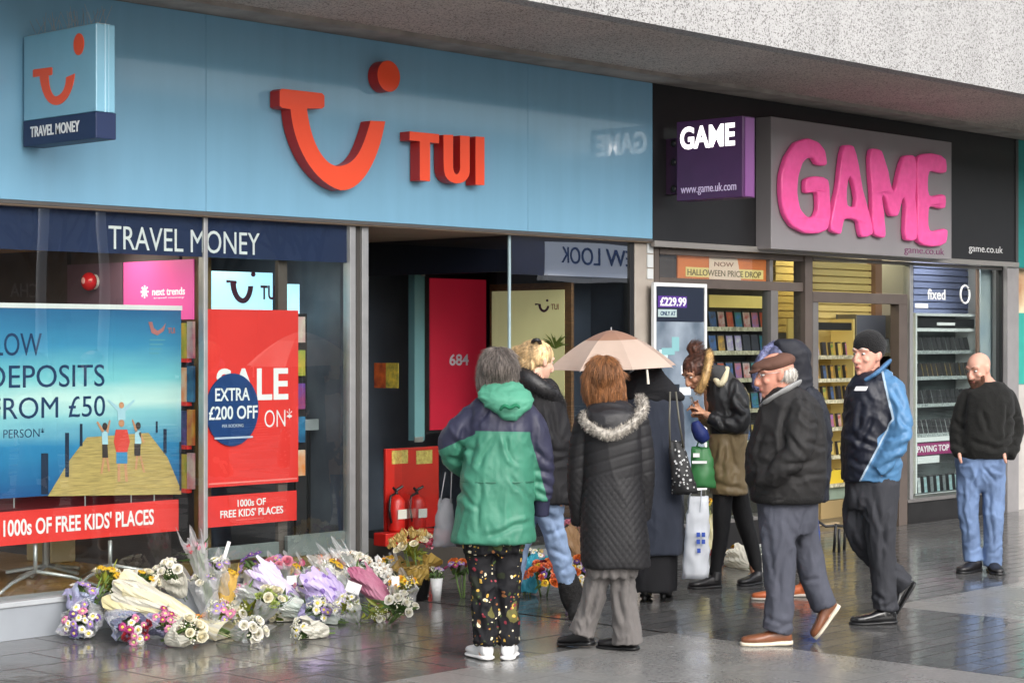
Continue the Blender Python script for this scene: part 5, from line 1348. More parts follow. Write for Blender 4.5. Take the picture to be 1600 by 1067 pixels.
        p = wrist + d * .028 * S - sd * .03 * S * thumb; t1 = p + (d * .6 - sd * .7 * thumb + nrm * .4).normalized() * .035 * S; t2 = t1 + (d * .85 - sd * .1 * thumb + nrm * .6).normalized() * .03 * S
        mb.tube([p, t1, t2], [.012 * S, .0105 * S, .008 * S], 8); mb.ell(t2, .008 * S, .008 * S, .008 * S, nu=8, nv=6)
    def finish(s, skin, voxel=.006):
        me = s.body.mesh('person_body')
        me = baked(me, [('REMESH', dict(mode='VOXEL', voxel_size=voxel)), ('SMOOTH', dict(factor=.5, iterations=3))], 'person')
        me.transform(Matrix.Translation(-s.base))
        o = link('person', me, skin, None, True); o.location = s.base
        setp(o, s.label, 'person')
        s.root = o
        for nm, mb, m in s.kids: s.child(nm, mb.mesh(nm), m)
        s.kids = []
        return o
    def child(s, name, me, m, parent=None, smooth=True):
        return link(name, me, m, s.root if parent is None else parent, smooth)
    def garment(s, name, mb, m, voxel=.011, smooth=4, folds=(), zones=(), parent=None, quilt=None, cr=(), cw=4.5, ca=.010):
        me = baked(mb.mesh(name), [('REMESH', dict(mode='VOXEL', voxel_size=voxel)), ('SMOOTH', dict(factor=.5, iterations=smooth))], name)
        n = len(me.vertices)
        co = np.zeros(n * 3); me.vertices.foreach_get('co', co); co = co.reshape(-1, 3)
        no = np.zeros(n * 3); me.vertices.foreach_get('normal', no); no = no.reshape(-1, 3)
        R_, F_ = np.array(RIGHT), np.array(FWD)
        rel = co - np.array(CAM)
        dep = rel @ F_
        px = 800 + (rel @ R_) / dep * FPX; py = HOR - rel[:, 2] / dep * FPX
        d = np.zeros(n)
        loc = np.stack([rel @ R_, dep, rel[:, 2]], 1)
        for (sx, sy, sz, amp, ridge, seed) in folds:
            q = loc * np.array([sx, sy, sz]) * .8 + seed * 7.13
            q = q + .35 * np.stack([vnoise(q * .7 + 11), vnoise(q * .7 + 23), vnoise(q * .7 + 37)], 1)
            v = vnoise(q)
            if ridge: v = (1 - 2 * np.clip(np.abs(v) * 1.5, 0, 1) ** .75) * .8 * (.45 + .9 * np.clip(vnoise(loc * 5 + seed) + .5, 0, 1))
            d += amp * v * (.55 if cr else 1)
        if cr: wob = vnoise(loc * 14) * 3.0
        for (x0, y0, x1, y1) in cr:
            L_ = math.hypot(x1 - x0, y1 - y0); ux, uy = (x1 - x0) / L_, (y1 - y0) / L_
            u = ((px - x0) * ux + (py - y0) * uy) / L_; q = (px - x0) * -uy + (py - y0) * ux + wob - 5 * (u - u * u)
            t = np.clip((u + .15) * 3.5, 0, 1) * np.clip((1.15 - u) * 3.5, 0, 1)
            d += ca * t * (-np.exp(-(q / cw) ** 2 * 1.6) + .7 * np.exp(-((q - 1.7 * cw) / cw) ** 2) + .35 * np.exp(-((q + 1.9 * cw) / cw) ** 2))
        if quilt is not None: d += quilt(px, py, loc)
        co = co + no * d[:, None]
        me.vertices.foreach_set('co', co.ravel()); me.update()
        for i, fn in enumerate(zones):
            at = me.attributes.new('zone%d' % (i + 1), 'FLOAT', 'POINT')
            at.data.foreach_set('value', np.asarray(fn(px, py, dep - s.w), dtype=np.float32) * s.s)
        return s.child(name, me, m, parent)
    def shoe(s, heel, toe, width, height, m, msole, sole_t=.022, ankle=None, name='shoe', hi=.0, shape=1.0):
        """heel and toe: points on the sole"""
        d = toe - heel; L_ = d.length; d.normalize()
        side = d.cross(UP).normalized(); up = side.cross(d).normalized()
        def ring(t, hw, z0, z1):
            c = heel + d * (t * L_)
            out = []
            for i in range(16):
                a = 2 * math.pi * i / 16
                x = math.copysign(abs(math.cos(a)) ** .8, math.cos(a)) * hw; z = z0 + (z1 - z0) * (.5 + .5 * math.copysign(abs(math.sin(a)) ** .8, math.sin(a)))
                out.append(c + side * x + up * z)
            return out
        W_ = width / 2
        prof = [(-.01, .42, .5), (.03, .68, .85), (.12, .78, 1.0), (.28, .76, .95), (.42, .78, .78), (.58, .92, .6), (.74, 1.0, .5), (.88, .86, .42), (.96, .6, .36), (1.0, .3, .24)]
        mb = MB(); mb.rings([ring(t, W_ * a, sole_t * .7, sole_t + height * h) for t, a, h in prof])
        if ankle is not None:
            a0 = heel + d * (L_ * .17) + up * (height * .7); mb.tube([a0, ankle], [(W_ * .85, W_ * .95), (W_ * .9, W_ * .95)], 14, upv=d)
        me = baked(mb.mesh(name), [('REMESH', dict(mode='VOXEL', voxel_size=.006)), ('SMOOTH', dict(factor=.5, iterations=4))], name)
        o = s.child(name, me, m)
        mb = MB(); mb.rings([ring(t, W_ * a * 1.07 + .002, 0.0015 if t > .05 else .004, sole_t * (1.25 if t < .3 else 1.0)) for t, a, h in [(-.018, .45, 0)] + prof[1:-1] + [(1.012, .38, 0)]])
        s.child('sole', mb.mesh('sole'), msole, o)
        return o
    def strands(s, name, gen, m, parent=None, base=None):
        """hair: a base shell plus many thin strands in one mesh; gen yields (points, radius)"""
        mb = MB() if base is None else base
        for pts, r in gen:
            n = len(pts)
            mb.tube(pts, [r * (1 - .75 * (i / (n - 1)) ** 2) for i in range(n)], 4, cap=False)
        me = mb.mesh(name); return s.child(name, me, m, parent)
    def hairshell(s, parts, voxel=.008, noise=.006, freq=60, smooth=2, stretch=(1, 1, .25)):
        mb = MB()
        for p in parts: p(mb)
        me = baked(mb.mesh('h'), [('REMESH', dict(mode='VOXEL', voxel_size=voxel)), ('SMOOTH', dict(factor=.5, iterations=smooth))], 'h')
        n = len(me.vertices); co = np.zeros(n * 3); me.vertices.foreach_get('co', co); co = co.reshape(-1, 3)
        no = np.zeros(n * 3); me.vertices.foreach_get('normal', no); no = no.reshape(-1, 3)
        q = (co - np.array(s.base)) * np.array(stretch) * freq
        d = vnoise(q) * noise + vnoise(q * 2.1 + 5) * noise * .6
        co += no * d[:, None]
        out = MB(); out.v = [tuple(v) for v in co]; out.f = [tuple(p.vertices) for p in me.polygons]; out.mi = [0] * len(out.f)
        bpy.data.meshes.remove(me); return out, co, no
def hair_m(name, c, island=.55):
    return mat(name, c, rough=.45, island=island, spec=.5, var=.55, vscale=45, stretch=(1, 1, .12))
def surface_strands(co, no, count, seed, length, droop=1.0, lift=.004, rad=.0016, side=None, spread=.01, n=5, curl=0.0):
    rs = random.Random(seed); N = len(co)
    for k in range(count):
        i = rs.randrange(N); p = Vector(co[i]); nn = Vector(no[i])
        t = Vector((0, 0, -1)); t = t - nn * t.dot(nn)
        if t.length < .05: t = Vector((rs.uniform(-1, 1), rs.uniform(-1, 1), 0))
        t.normalize(); t = (t * droop + Vector((rs.uniform(-1, 1), rs.uniform(-1, 1), rs.uniform(-1, 1))) * spread * 10 + (side if side is not None else Vector())).normalized()
        L_ = length * rs.uniform(.5, 1.2); pts = []
        b = t.cross(nn)
        for j in range(n):
            u = j / (n - 1)
            pts.append(p + nn * (lift * math.sin(u * math.pi) + .001) + t * L_ * u + b * curl * math.sin(u * 5 + k))
        yield pts, rad
def fur(mb_pts, rad, count, seed, length, r=.0018):
    """fur tufts round a tube path"""
    rs = random.Random(seed)
    for k in range(count):
        u = rs.random() * (len(mb_pts) - 1); i = int(u); p = mb_pts[i].lerp(mb_pts[min(i + 1, len(mb_pts) - 1)], u - i)
        d = Vector((rs.gauss(0, 1), rs.gauss(0, 1), rs.gauss(0, 1))).normalized()
        q = p + d * rad * .7; e = q + (d + Vector((rs.uniform(-.5, .5), rs.uniform(-.5, .5), rs.uniform(-.6, .2)))).normalized() * length * rs.uniform(.6, 1.2)
        yield [q, q.lerp(e, .5) + d * .002, e], r

FOLD_COAT = ((8, 6, 4, .010, 1, 1), (20, 15, 11, .011, 1, 2), (45, 35, 25, .0025, 1, 3))
FOLD_TROU = ((12, 11, 5, .009, 1, 4), (26, 22, 13, .010, 1, 5), (60, 50, 34, .002, 1, 6))
FOLD_SOFT = ((8, 6, 5, .004, 1, 6), (24, 18, 14, .002, 0, 7))
def legs_body(F, *legs):
    for pts, r in legs: F.limb(F.body, pts, r)
Z3 = lambda v: Vector((v.x, v.y, 0.0))

# ---------------------------------------------------------------- 1: woman in the green jacket
F = Fig(10.32, 'person seen from behind in green and navy hooded jacket, floral trousers and white trainers', 767, 1030)
F.head(780, 582, 0, RAD(195), .12, 0, 1.0)
F.neck(785, 625, 0.0)
F.torso(F.body, [(622, 785, 22, .07), (645, 783, 42, .085), (700, 782, 42, .09), (770, 778, 40, .1), (840, 772, 42, .11)])
F.limb(F.body, [(748, 650, 0), (716, 690, .02), (712, 722, .12), (738, 726, .2)], [13, 11, 10, 8])
F.limb(F.body, [(826, 650, 0), (840, 690, 0), (848, 745, .03), (846, 782, .05)], [13, 11, 10, 8])
F.hand(F.J(846, 768, .05), F.J(846, 798, .06), FWD, .9, .9)
F.hand(F.J(738, 726, .2), F.J(760, 732, .24), FWD * -1, .5)
F.limb(F.body, [(749, 840, 0), (754, 900, 0), (759, 960, 0), (757, 1018, 0)], [18, 15, 12, 10])
F.limb(F.body, [(792, 840, 0), (793, 900, 0), (793, 960, 0), (793, 1018, 0)], [18, 15, 12, 10])
F.finish(skin_mat('skin_pale', srgb('c89b85')))
mb = MB()
F.torso(mb, [(613, 787, 24, .08), (622, 785, 38, .10), (636, 783, 50, .12), (670, 783, 53, .145), (700, 781, 54, .15), (752, 777, 57, .165), (800, 774, 61, .175), (838, 771, 66, .185), (846, 770, 66, .185)])
F.limb(mb, [(752, 644, 0), (726, 664, .0), (706, 690, .02), (708, 715, .09), (728, 732, .17), (745, 733, .21)], [21, 22, 21, 18, 15, 13])
F.limb(mb, [(818, 644, 0), (834, 668, 0), (844, 710, .01), (847, 748, .03), (847, 778, .05)], [20, 21, 20, 17, 15])
yoke = lambda px, py, dv: np.maximum(np.minimum(672 - py, 1e3), np.minimum.reduce([730 - px * 0 - py + 0 * px, (px - 834) * 1.2 - (py - 700) * .25, 712 - py + px * 0])) if False else np.maximum(674 + (px - 783) * .02 - py, np.maximum(np.minimum(742 - px, (697 - py) - (px - 700) * .45), np.minimum(px - 829, (px - 846) * 1.6 + (745 - py) * .42)))
M_green = zone_mat('green_shell', [srgb('3a7862'), srgb('2d2e42')], rough=.55, bump=.12, coat=.08)
jk = F.garment('jacket', mb, M_green, .010, 4, ((7, 6, 3.4, .009, 1, 1), (15, 12, 8, .013, 1, 2), (40, 30, 24, .003, 1, 3)), [yoke], cr=((770, 685, 749, 728), (790, 685, 803, 722), (742, 688, 734, 726), (725, 668, 717, 706), (700, 712, 724, 720), (710, 690, 737, 704), (832, 698, 860, 722), (836, 734, 864, 740), (836, 752, 862, 760), (838, 768, 860, 774), (714, 762, 742, 792), (826, 816, 760, 838), (798, 745, 832, 784), (752, 760, 744, 820), (765, 640, 745, 662)))
# drawcord seam at the waist, hem
mb = MB(); F.torso(mb, [(749, 777, 57.6, .167), (750.5, 777, 58.6, .169), (752, 777, 57.6, .167)]); F.child('waist_seam', mb.mesh('waist_seam'), mat('seam_green', srgb('28604c'), rough=.6))
mb = MB(); F.limb(mb, [(847, 776, .05), (846, 806, .06)], [13.5, 12]); F.garment('cuff', mb, cloth('cuff_navy', srgb('23243a')), .008, 2, parent=jk)
mb = MB(); F.torso(mb, [(594, 783, 24, .07, .0), (603, 784, 33, .085, -.03), (615, 788, 42, .085, -.08), (625, 791, 44, .08, -.105), (636, 794, 36, .06, -.125), (648, 797, 20, .04, -.14), (658, 797, 6, .02, -.145)], ex=2.0)
F.garment('hood', mb, cloth('green_hood', srgb('4a8a72'), rough=.55, bump=.12), .008, 3, ((8, 6, 22, .006, 1, 3), (24, 16, 40, .003, 1, 8)), parent=jk)
mb = MB(); F.limb(mb, [(782, 640, -.205), (788, 634, -.215), (797, 637, -.216), (806, 633, -.214), (812, 637, -.208)], [2, 3, 3, 3, 2]); F.child('toggle', mb.mesh('toggle'), cloth('green_dark', srgb('1d6b4c')), jk)
# floral trousers
def floral():
    m = bpy.data.materials.new('floral_cloth'); m.use_nodes = True
    nt = m.node_tree; b = nt.nodes['Principled BSDF']; L = nt.links.new
    tc = nt.nodes.new('ShaderNodeTexCoord'); cur = None
    rgb = nt.nodes.new('ShaderNodeRGB'); rgb.outputs[0].default_value = (.010, .010, .012, 1); cur = rgb.outputs[0]
    for sc, th, cols, offs in ((12, .42, [srgb('3c4527'), srgb('2a2f22'), srgb('5d5a33'), srgb('1d2018')], 0), (30, .3, [srgb('c9a24a'), srgb('7a2a35'), srgb('d8cfae'), srgb('8a5a3a')], 3), (44, .24, [srgb('e3d8b8'), srgb('a8883c'), srgb('4a5a30'), srgb('96404a')], 9)):
        mp = nt.nodes.new('ShaderNodeMapping'); mp.inputs['Location'].default_value = (offs, offs * .7, offs * .3); L(tc.outputs['Object'], mp.inputs[0])
        n = nt.nodes.new('ShaderNodeTexNoise'); n.inputs['Scale'].default_value = 20; L(mp.outputs[0], n.inputs['Vector'])
        mxv = nt.nodes.new('ShaderNodeMix'); mxv.data_type = 'RGBA'; mxv.inputs[0].default_value = .04; L(mp.outputs[0], mxv.inputs[6]); L(n.outputs[1], mxv.inputs[7])
        v = nt.nodes.new('ShaderNodeTexVoronoi'); v.inputs['Scale'].default_value = sc; L(mxv.outputs[2], v.inputs['Vector'])
        sp = nt.nodes.new('ShaderNodeSeparateColor'); L(v.outputs['Color'], sp.inputs[0])
        cr = nt.nodes.new('ShaderNodeValToRGB'); cr.color_ramp.interpolation = 'CONSTANT'; e = cr.color_ramp.elements
        e[0].color = (*cols[0], 1); e[1].position = .25; e[1].color = (*cols[1], 1)
        for p_, c_ in ((.5, cols[2]), (.75, cols[3])): k = e.new(p_); k.color = (*c_, 1)
        L(sp.outputs[0], cr.inputs[0])
        lt = nt.nodes.new('ShaderNodeMath'); lt.operation = 'LESS_THAN'; lt.inputs[1].default_value = th; L(v.outputs['Distance'], lt.inputs[0])
        g = nt.nodes.new('ShaderNodeMath'); g.operation = 'GREATER_THAN'; g.inputs[1].default_value = .5; L(sp.outputs[1], g.inputs[0])
        mu = nt.nodes.new('ShaderNodeMath'); mu.operation = 'MULTIPLY'; L(lt.outputs[0], mu.inputs[0]); L(g.outputs[0], mu.inputs[1])
        mx = nt.nodes.new('ShaderNodeMix'); mx.data_type = 'RGBA'; L(mu.outputs[0], mx.inputs[0]); L(cur, mx.inputs[6]); L(cr.outputs[0], mx.inputs[7]); cur = mx.outputs[2]
    L(cur, b.inputs['Base Color']); b.inputs['Roughness'].default_value = .75; b.inputs['Specular IOR Level'].default_value = .25
    return m
mb = MB()
F.torso(mb, [(800, 771, 46, .13), (845, 771, 47, .13), (862, 771, 46, .12)])
F.limb(mb, [(748, 842, 0), (751, 880, 0), (756, 930, 0), (759, 975, 0), (760, 1006, 0)], [25, 23, 20.5, 19.5, 18.5])
F.limb(mb, [(793, 842, 0), (793, 880, 0), (794, 930, 0), (794, 975, 0), (794, 1006, 0)], [24, 22, 18.5, 17.5, 17])
F.garment('trousers', mb, floral(), .009, 3, FOLD_TROU)
M_trainer = mat('white_trainer', (.62, .62, .62), rough=.5, var=.06, bump=.15, bscale=90); M_wsole = mat('white_sole', (.7, .7, .69), rough=.5)
h0 = Z3(F.J(764, 1030, -.04)); F.shoe(h0, h0 - RIGHT * .105 + FWD * .20, .098, .085, M_trainer, M_wsole)
h0 = Z3(F.J(793, 1030, -.05)); F.shoe(h0, h0 + RIGHT * .015 + FWD * .24, .098, .085, M_trainer, M_wsole)
# grey bob
shell, co, no = F.hairshell([lambda m_: m_.ell(F.H(0, -.015, .035), .092, .112, .098, F.HM, 22, 14),
    lambda m_: F.torso(m_, [(566, 779, 28, .085, .0), (582, 778, 31, .09, 0), (596, 777, 31, .088, 0), (606, 776, 26, .075, 0), (611, 775, 18, .06, 0)], ex=2.1)], noise=.006, freq=55)
F.strands('hair', surface_strands(co, no, 4600, 5, .06, 1.0, .004, .0009, spread=.014), hair_m('grey_hair', srgb('6e655f'), .6), base=shell)
# ---------------------------------------------------------------- 2: blonde woman
F = Fig(11.9, 'person with tied back blonde hair in black fur collared coat, pale jeans and black boots', 880, 968)
F.head(842, 565, 0, RAD(-125), .25, 0, .97, lips=False)
F.neck(838, 605, .0)
F.torso(F.body, [(602, 838, 22, .07), (625, 840, 36, .085), (700, 842, 36, .09), (790, 846, 38, .1)])
F.limb(F.body, [(866, 625, 0), (880, 670, -.02), (884, 720, .04), (872, 752, .1)], [12, 10, 9, 8])
F.limb(F.body, [(812, 625, 0), (806, 690, 0), (812, 750, .06)], [12, 10, 8])
F.hand(F.J(872, 752, .1), F.J(866, 775, .14), RIGHT * -1, .5); F.hand(F.J(812, 750, .06), F.J(818, 772, .1), RIGHT, .5)
F.limb(F.body, [(855, 790, 0), (868, 850, .0), (889, 925, .02)], [17, 14, 10]); F.limb(F.body, [(826, 790, .05), (808, 870, .1), (798, 930, .12)], [17, 14, 10])
F.finish(skin_mat('skin_fair', srgb('dcae98')))
mb = MB()
F.torso(mb, [(592, 836, 26, .08), (604, 838, 34, .10), (625, 840, 40, .12), (660, 842, 42, .13), (700, 845, 43, .135), (740, 848, 44, .14), (775, 852, 46, .145), (786, 853, 46, .145)])
F.limb(mb, [(858, 622, 0), (872, 650, -.01), (880, 690, -.03), (884, 725, .03), (876, 752, .09)], [15, 16, 15, 13, 11])
F.limb(mb, [(816, 622, 0), (808, 680, 0), (814, 745, .06)], [16, 15, 12])
ct = F.garment('coat', mb, cloth('black_coat', (.010, .0095, .011), rough=.7, bump=.2), .011, 4, FOLD_COAT, cr=((858, 640, 874, 690), (850, 700, 886, 708), (866, 725, 888, 715), (845, 650, 838, 740)))
mb = MB(); path = [F.J(x, y, d) for x, y, d in ((812, 585, -.02), (822, 590, -.09), (842, 604, -.11), (860, 616, -.07), (870, 630, .0), (872, 648, .02))]
pp, _ = smooth_path(path, [1] * 6, 6)
mb.tube(pp, [.035, .045] + [.055] * (len(pp) - 4) + [.045, .035], 12)
F.strands('fur_collar', fur(pp, .05, 2600, 3, .035, .0016), hair_m('black_fur', (.012, .011, .012), .6), ct, base=mb)
mb = MB(); F.torso(mb, [(740, 846, 34, .1), (785, 845, 38, .11), (800, 845, 36, .1)])
F.limb(mb, [(854, 786, 0), (862, 815, 0), (870, 850, .0), (880, 885, .01), (890, 915, .02)], [21, 20, 18, 16, 15]); F.limb(mb, [(826, 790, .05), (808, 870, .1), (798, 925, .12)], [20, 17, 14])
F.garment('jeans', mb, cloth('pale_denim', srgb('8094b2'), var=.22, vscale=9), .009, 3, FOLD_TROU, cr=((850, 800, 870, 812), (856, 836, 880, 826), (862, 858, 886, 868), (876, 894, 896, 880), (866, 815, 880, 850)))
M_shag = mat('black_suede', (.010, .009, .009), rough=.9, var=.3, bump=.8, bscale=120)
mb = MB(); F.limb(mb, [(887, 905, .02), (895, 932, .03), (902, 948, .02)], [17, 20, 18]); F.limb(mb, [(904, 942, .04), (900, 955, -.06), (897, 965, -.14)], [15, 13, 9])
F.garment('boot', mb, M_shag, .008, 3, ((40, 40, 40, .005, 0, 2), (90, 90, 90, .003, 0, 4)))
mb = MB(); F.limb(mb, [(800, 905, .12), (797, 945, .12)], [16, 15]); a = Z3(F.J(796, 950, .18)); mb.tube([a + UP * .05, a + UP * .045 - FWD * .12, a + UP * .035 - FWD * .2], [.05, .045, .03], 12)
F.garment('boot', mb, M_shag, .008, 3, ((40, 40, 40, .005, 0, 2),))
shell, co, no = F.hairshell([lambda m_: m_.ell(F.H(0, -.02, .035), .086, .106, .095, F.HM, 20, 12), lambda m_: m_.ell(F.J(816, 552, .0), .045, .05, .05), lambda m_: m_.ell(F.H(0, -.07, -.03), .06, .05, .06, F.HM)], noise=.005)
F.strands('hair', surface_strands(co, no, 3000, 6, .045, .5, .003, .0009, side=-RIGHT * .8, spread=.015), hair_m('blonde_hair', srgb('b39870'), .5), base=shell)
mb = MB(); mb.tube([F.J(838 + 6 * math.cos(a), 536 + 5 * math.sin(a), -.06 + .03 * math.sin(a)) for a in [k * .5236 for k in range(13)]], .012, 8); F.child('hair_tie', mb.mesh('hair_tie'), M_black)
# ---------------------------------------------------------------- 3: long navy coat under the umbrella
F = Fig(12.6, 'person in long navy coat with black skirt under the beige umbrella, seen from behind', 1020, 940)
F.head(1012, 590, 0.05, RAD(170), .25, 0, .95)
F.neck(1018, 612, .02)
F.torso(F.body, [(610, 1020, 22, .07), (632, 1024, 38, .085), (720, 1026, 38, .09), (860, 1026, 40, .1)])
F.limb(F.body, [(1050, 637, 0), (1054, 695, .02), (1044, 734, .10), (1010, 722, .2)], [11, 10, 9, 8]); F.limb(F.body, [(984, 635, 0), (976, 692, .02), (963, 694, .0), (954, 676, -.05)], [11, 10, 9, 8])
F.hand(F.J(1010, 722, .2), F.J(985, 712, .24), FWD * -1, .7); F.hand(F.J(954, 676, -.05), F.J(953, 655, -.052), -RIGHT + FWD * .5, 1.0)
F.limb(F.body, [(1008, 860, 0), (1008, 918, .0)], [13, 6]); F.limb(F.body, [(1036, 860, .05), (1035, 914, .08)], [13, 6])
F.finish(skin_mat('skin_pale', (1, 1, 1)))
mb = MB()
F.torso(mb, [(600, 1020, 26, .08), (612, 1022, 40, .10), (630, 1022, 43, .12), (680, 1022, 43, .13), (740, 1022, 44, .14), (800, 1021, 47, .155), (850, 1020, 50, .165), (864, 1020, 51, .165)])
F.limb(mb, [(1052, 634, 0), (1055, 690, .0), (1047, 735, .06), (1020, 735, .15), (1000, 722, .2)], [17, 17, 16, 14, 12]); F.limb(mb, [(986, 634, 0), (976, 688, .02), (963, 696, .0), (955, 680, -.05)], [17, 16, 14, 12])
ct = F.garment('coat', mb, cloth('navy_wool', srgb('272c38'), rough=.8, var=.12, sheen=.1), .011, 4, ((10, 8, 2.2, .008, 1, 1), (22, 16, 10, .003, 1, 2)))
mb = MB(); F.torso(mb, [(578, 1012, 22, .085), (588, 1012, 29, .105), (603, 1016, 40, .12), (618, 1022, 47, .125), (626, 1024, 44, .11)]); F.garment('scarf', mb, cloth('black_scarf', (.008, .008, .01), rough=.85, bump=.4), .010, 3, ((14, 12, 20, .008, 1, 4),))
mb = MB(); F.torso(mb, [(840, 1020, 36, .13), (870, 1020, 38, .135), (915, 1019, 38, .13), (922, 1019, 37, .13)]); F.garment('skirt', mb, cloth('black_skirt', (.009, .009, .011)), .011, 3, ((14, 10, 2, .008, 1, 5),))
for (px, py, dv, tx) in ((1007, 938, 0, .03), (1036, 930, .08, .05)):
    h0 = Z3(F.J(px, py, -.03 + dv)); o = F.shoe(h0 + UP * .045, h0 + FWD * .2 + RIGHT * tx, .08, .07, mat('black_leather', (.012, .011, .011), rough=.3, coat=.3), M_black, .012, ankle=F.J(px, 905, dv), name='boot')
    mb = MB(); mb.tube([h0 + UP * .05 + FWD * .015, h0 + FWD * .015], [.02, .012], 8); F.child('heel', mb.mesh('heel'), M_black, o)
shell, co, no = F.hairshell([lambda m_: m_.ell(F.H(0, -.015, .035), .09, .11, .095, F.HM, 18, 12)], noise=.005); F.strands('hair', surface_strands(co, no, 300, 6, .06), hair_m('black_hair', (.015, .013, .013)), base=shell)
# ---------------------------------------------------------------- 4: ginger haired woman
F = Fig(10.6, 'person with ginger hair in black quilted coat with fur trimmed hood and grey trousers', 950, 1012)
F.head(942, 594, 0, RAD(172), .1, 0, .97)
F.neck(948, 635, 0)
F.torso(F.body, [(632, 950, 22, .07), (655, 955, 42, .085), (740, 956, 42, .09), (870, 956, 44, .1)])
F.limb(F.body, [(912, 660, 0), (904, 740, .02), (906, 805, .05)], [13, 11, 9]); F.limb(F.body, [(998, 662, 0), (1004, 740, .02), (1000, 800, .08)], [13, 11, 9])
F.hand(F.J(906, 808, .05), F.J(909, 845, .07), RIGHT, .4); F.hand(F.J(1000, 802, .08), F.J(996, 838, .1), RIGHT * -1, .4, thumb=-1)
F.limb(F.body, [(940, 870, 0), (926, 930, .03), (911, 974, .05)], [13, 11, 7]); F.limb(F.body, [(974, 870, 0), (976, 940, 0), (980, 992, 0)], [13, 11, 7])
F.finish(skin_mat('skin_pale', (1, 1, 1)))
mb = MB()
F.torso(mb, [(630, 950, 24, .08), (642, 953, 38, .10), (658, 956, 47, .12), (700, 957, 47, .135), (745, 957, 46, .135), (800, 958, 50, .15), (845, 961, 54, .16), (872, 962, 54, .16), (884, 964, 52, .155)])
F.limb(mb, [(916, 660, 0), (907, 700, 0), (903, 750, .02), (906, 800, .05), (908, 818, .06)], [18, 17, 16, 14, 13]); F.limb(mb, [(996, 660, 0), (1004, 700, 0), (1006, 750, .02), (1002, 808, .08)], [19, 18, 16, 14])
def quilt(px, py, loc):
    a = np.abs(np.sin((px * .30 + py * .22))); b = np.abs(np.sin((px * .30 - py * .22)))
    g = np.minimum(a, b); w_ = np.clip((py - 735) / 20, 0, 1)
    h = np.abs(np.sin(py * .17 + px * .05)); 
    return .0042 * (w_ * np.minimum(g * 2.2, 1) + (1 - w_) * np.minimum(h * 2.0, 1))
ct = F.garment('coat', mb, cloth('black_quilt', (.0125, .012, .0135), rough=.6, bump=.12, spec=.35), .008, 3, ((6, 5, 3, .006, 1, 1),), quilt=quilt)
mb = MB(); F.torso(mb, [(622, 950, 22, .07, 0), (634, 953, 36, .085, -.03), (646, 957, 42, .08, -.08), (660, 957, 40, .06, -.11), (674, 955, 24, .04, -.13)], ex=2.0)
F.garment('hood', mb, cloth('black_hood', (.016, .015, .017), rough=.45, coat=.1), .008, 3, ((10, 8, 24, .006, 1, 3),), parent=ct)
path = [F.J(x, y, d) for x, y, d in ((914, 650, -.06), (917, 661, -.11), (928, 670, -.15), (946, 678, -.17), (962, 677, -.17), (978, 669, -.16), (993, 656, -.13), (1003, 642, -.09), (1004, 630, -.04), (1000, 624, 0))]
pp, _ = smooth_path(path, [1] * 10, 6); mb = MB(); mb.tube(pp, [.02] + [.026] * (len(pp) - 2) + [.02], 12)
F.strands('fur_trim', fur(pp, .024, 4200, 3, .026, .0013), hair_m('grey_fur', srgb('9b958c'), .75), ct, base=mb)
mb = MB(); F.torso(mb, [(850, 957, 42, .12), (885, 957, 42, .12), (900, 957, 38, .11)])
F.limb(mb, [(938, 880, 0), (932, 910, .01), (924, 945, .03), (914, 972, .045), (908, 990, .05)], [21, 19, 18, 19, 21]); F.limb(mb, [(972, 880, 0), (974, 915, 0), (977, 955, 0), (980, 990, 0), (981, 1005, 0)], [20, 18.5, 19.5, 23, 25])
F.garment('trousers', mb, cloth('grey_cord', srgb('65615f'), rough=.85, var=.1, sheen=.1), .009, 3, FOLD_TROU, cr=((940, 895, 924, 962), (966, 890, 972, 972), (985, 900, 994, 992), (934, 930, 912, 984), (952, 892, 944, 930)))
M_bshoe = mat('black_shoe', (.012, .011, .012), rough=.45, coat=.1)
h0 = Z3(F.J(996, 1018, 0)); F.shoe(h0, h0 - RIGHT * .21 + FWD * .1, .095, .075, M_bshoe, M_black)
h0 = Z3(F.J(926, 1006, .05)); F.shoe(h0 + UP * .02, h0 - RIGHT * .18 + FWD * .14, .095, .075, M_bshoe, M_black)
shell, co, no = F.hairshell([lambda m_: m_.ell(F.H(0, -.015, .035), .09, .11, .098, F.HM, 22, 14),
    lambda m_: F.torso(m_, [(580, 943, 29, .09), (600, 943, 32, .095), (615, 944, 32, .09), (626, 945, 29, .085), (631, 946, 22, .07)], ex=2.1)], noise=.006, freq=60, stretch=(1, 1, .12))
F.strands('hair', surface_strands(co, no, 5200, 8, .06, 1.0, .004, .0009, spread=.012, curl=.0015), hair_m('ginger_hair', srgb('8a5c38'), .6), base=shell)
mb = MB()
# ---------------------------------------------------------------- 5: woman with the bun and phone
F = Fig(13.4, 'person with dark bun in khaki parka with black leather sleeves, head bowed over a phone', 1130, 915)
F.head(1088, 582, 0, RAD(62), .62, 0, .97, brow_col=mat('brow_dark', srgb('3a241a')))
F.neck(1118, 612, .02)
F.torso(F.body, [(608, 1120, 20, .08), (630, 1128, 28, .12), (690, 1134, 26, .12), (765, 1134, 24, .12)])
F.limb(F.body, [(1146, 615, -.12), (1156, 662, -.14), (1128, 660, -.14), (1104, 648, -.12)], [10, 9, 8, 6]); F.limb(F.body, [(1120, 615, .12), (1118, 660, .14), (1104, 655, .06), (1094, 648, -.02)], [10, 9, 8, 6])
wr = F.J(1104, 648, -.12); F.hand(wr, F.J(1086, 634, -.08), (-RIGHT + UP * .2 + FWD * .6), .75, thumb=-1); wr2 = F.J(1096, 650, -.01); F.hand(wr2, F.J(1084, 634, -.04), (RIGHT * .3 - FWD), .75)
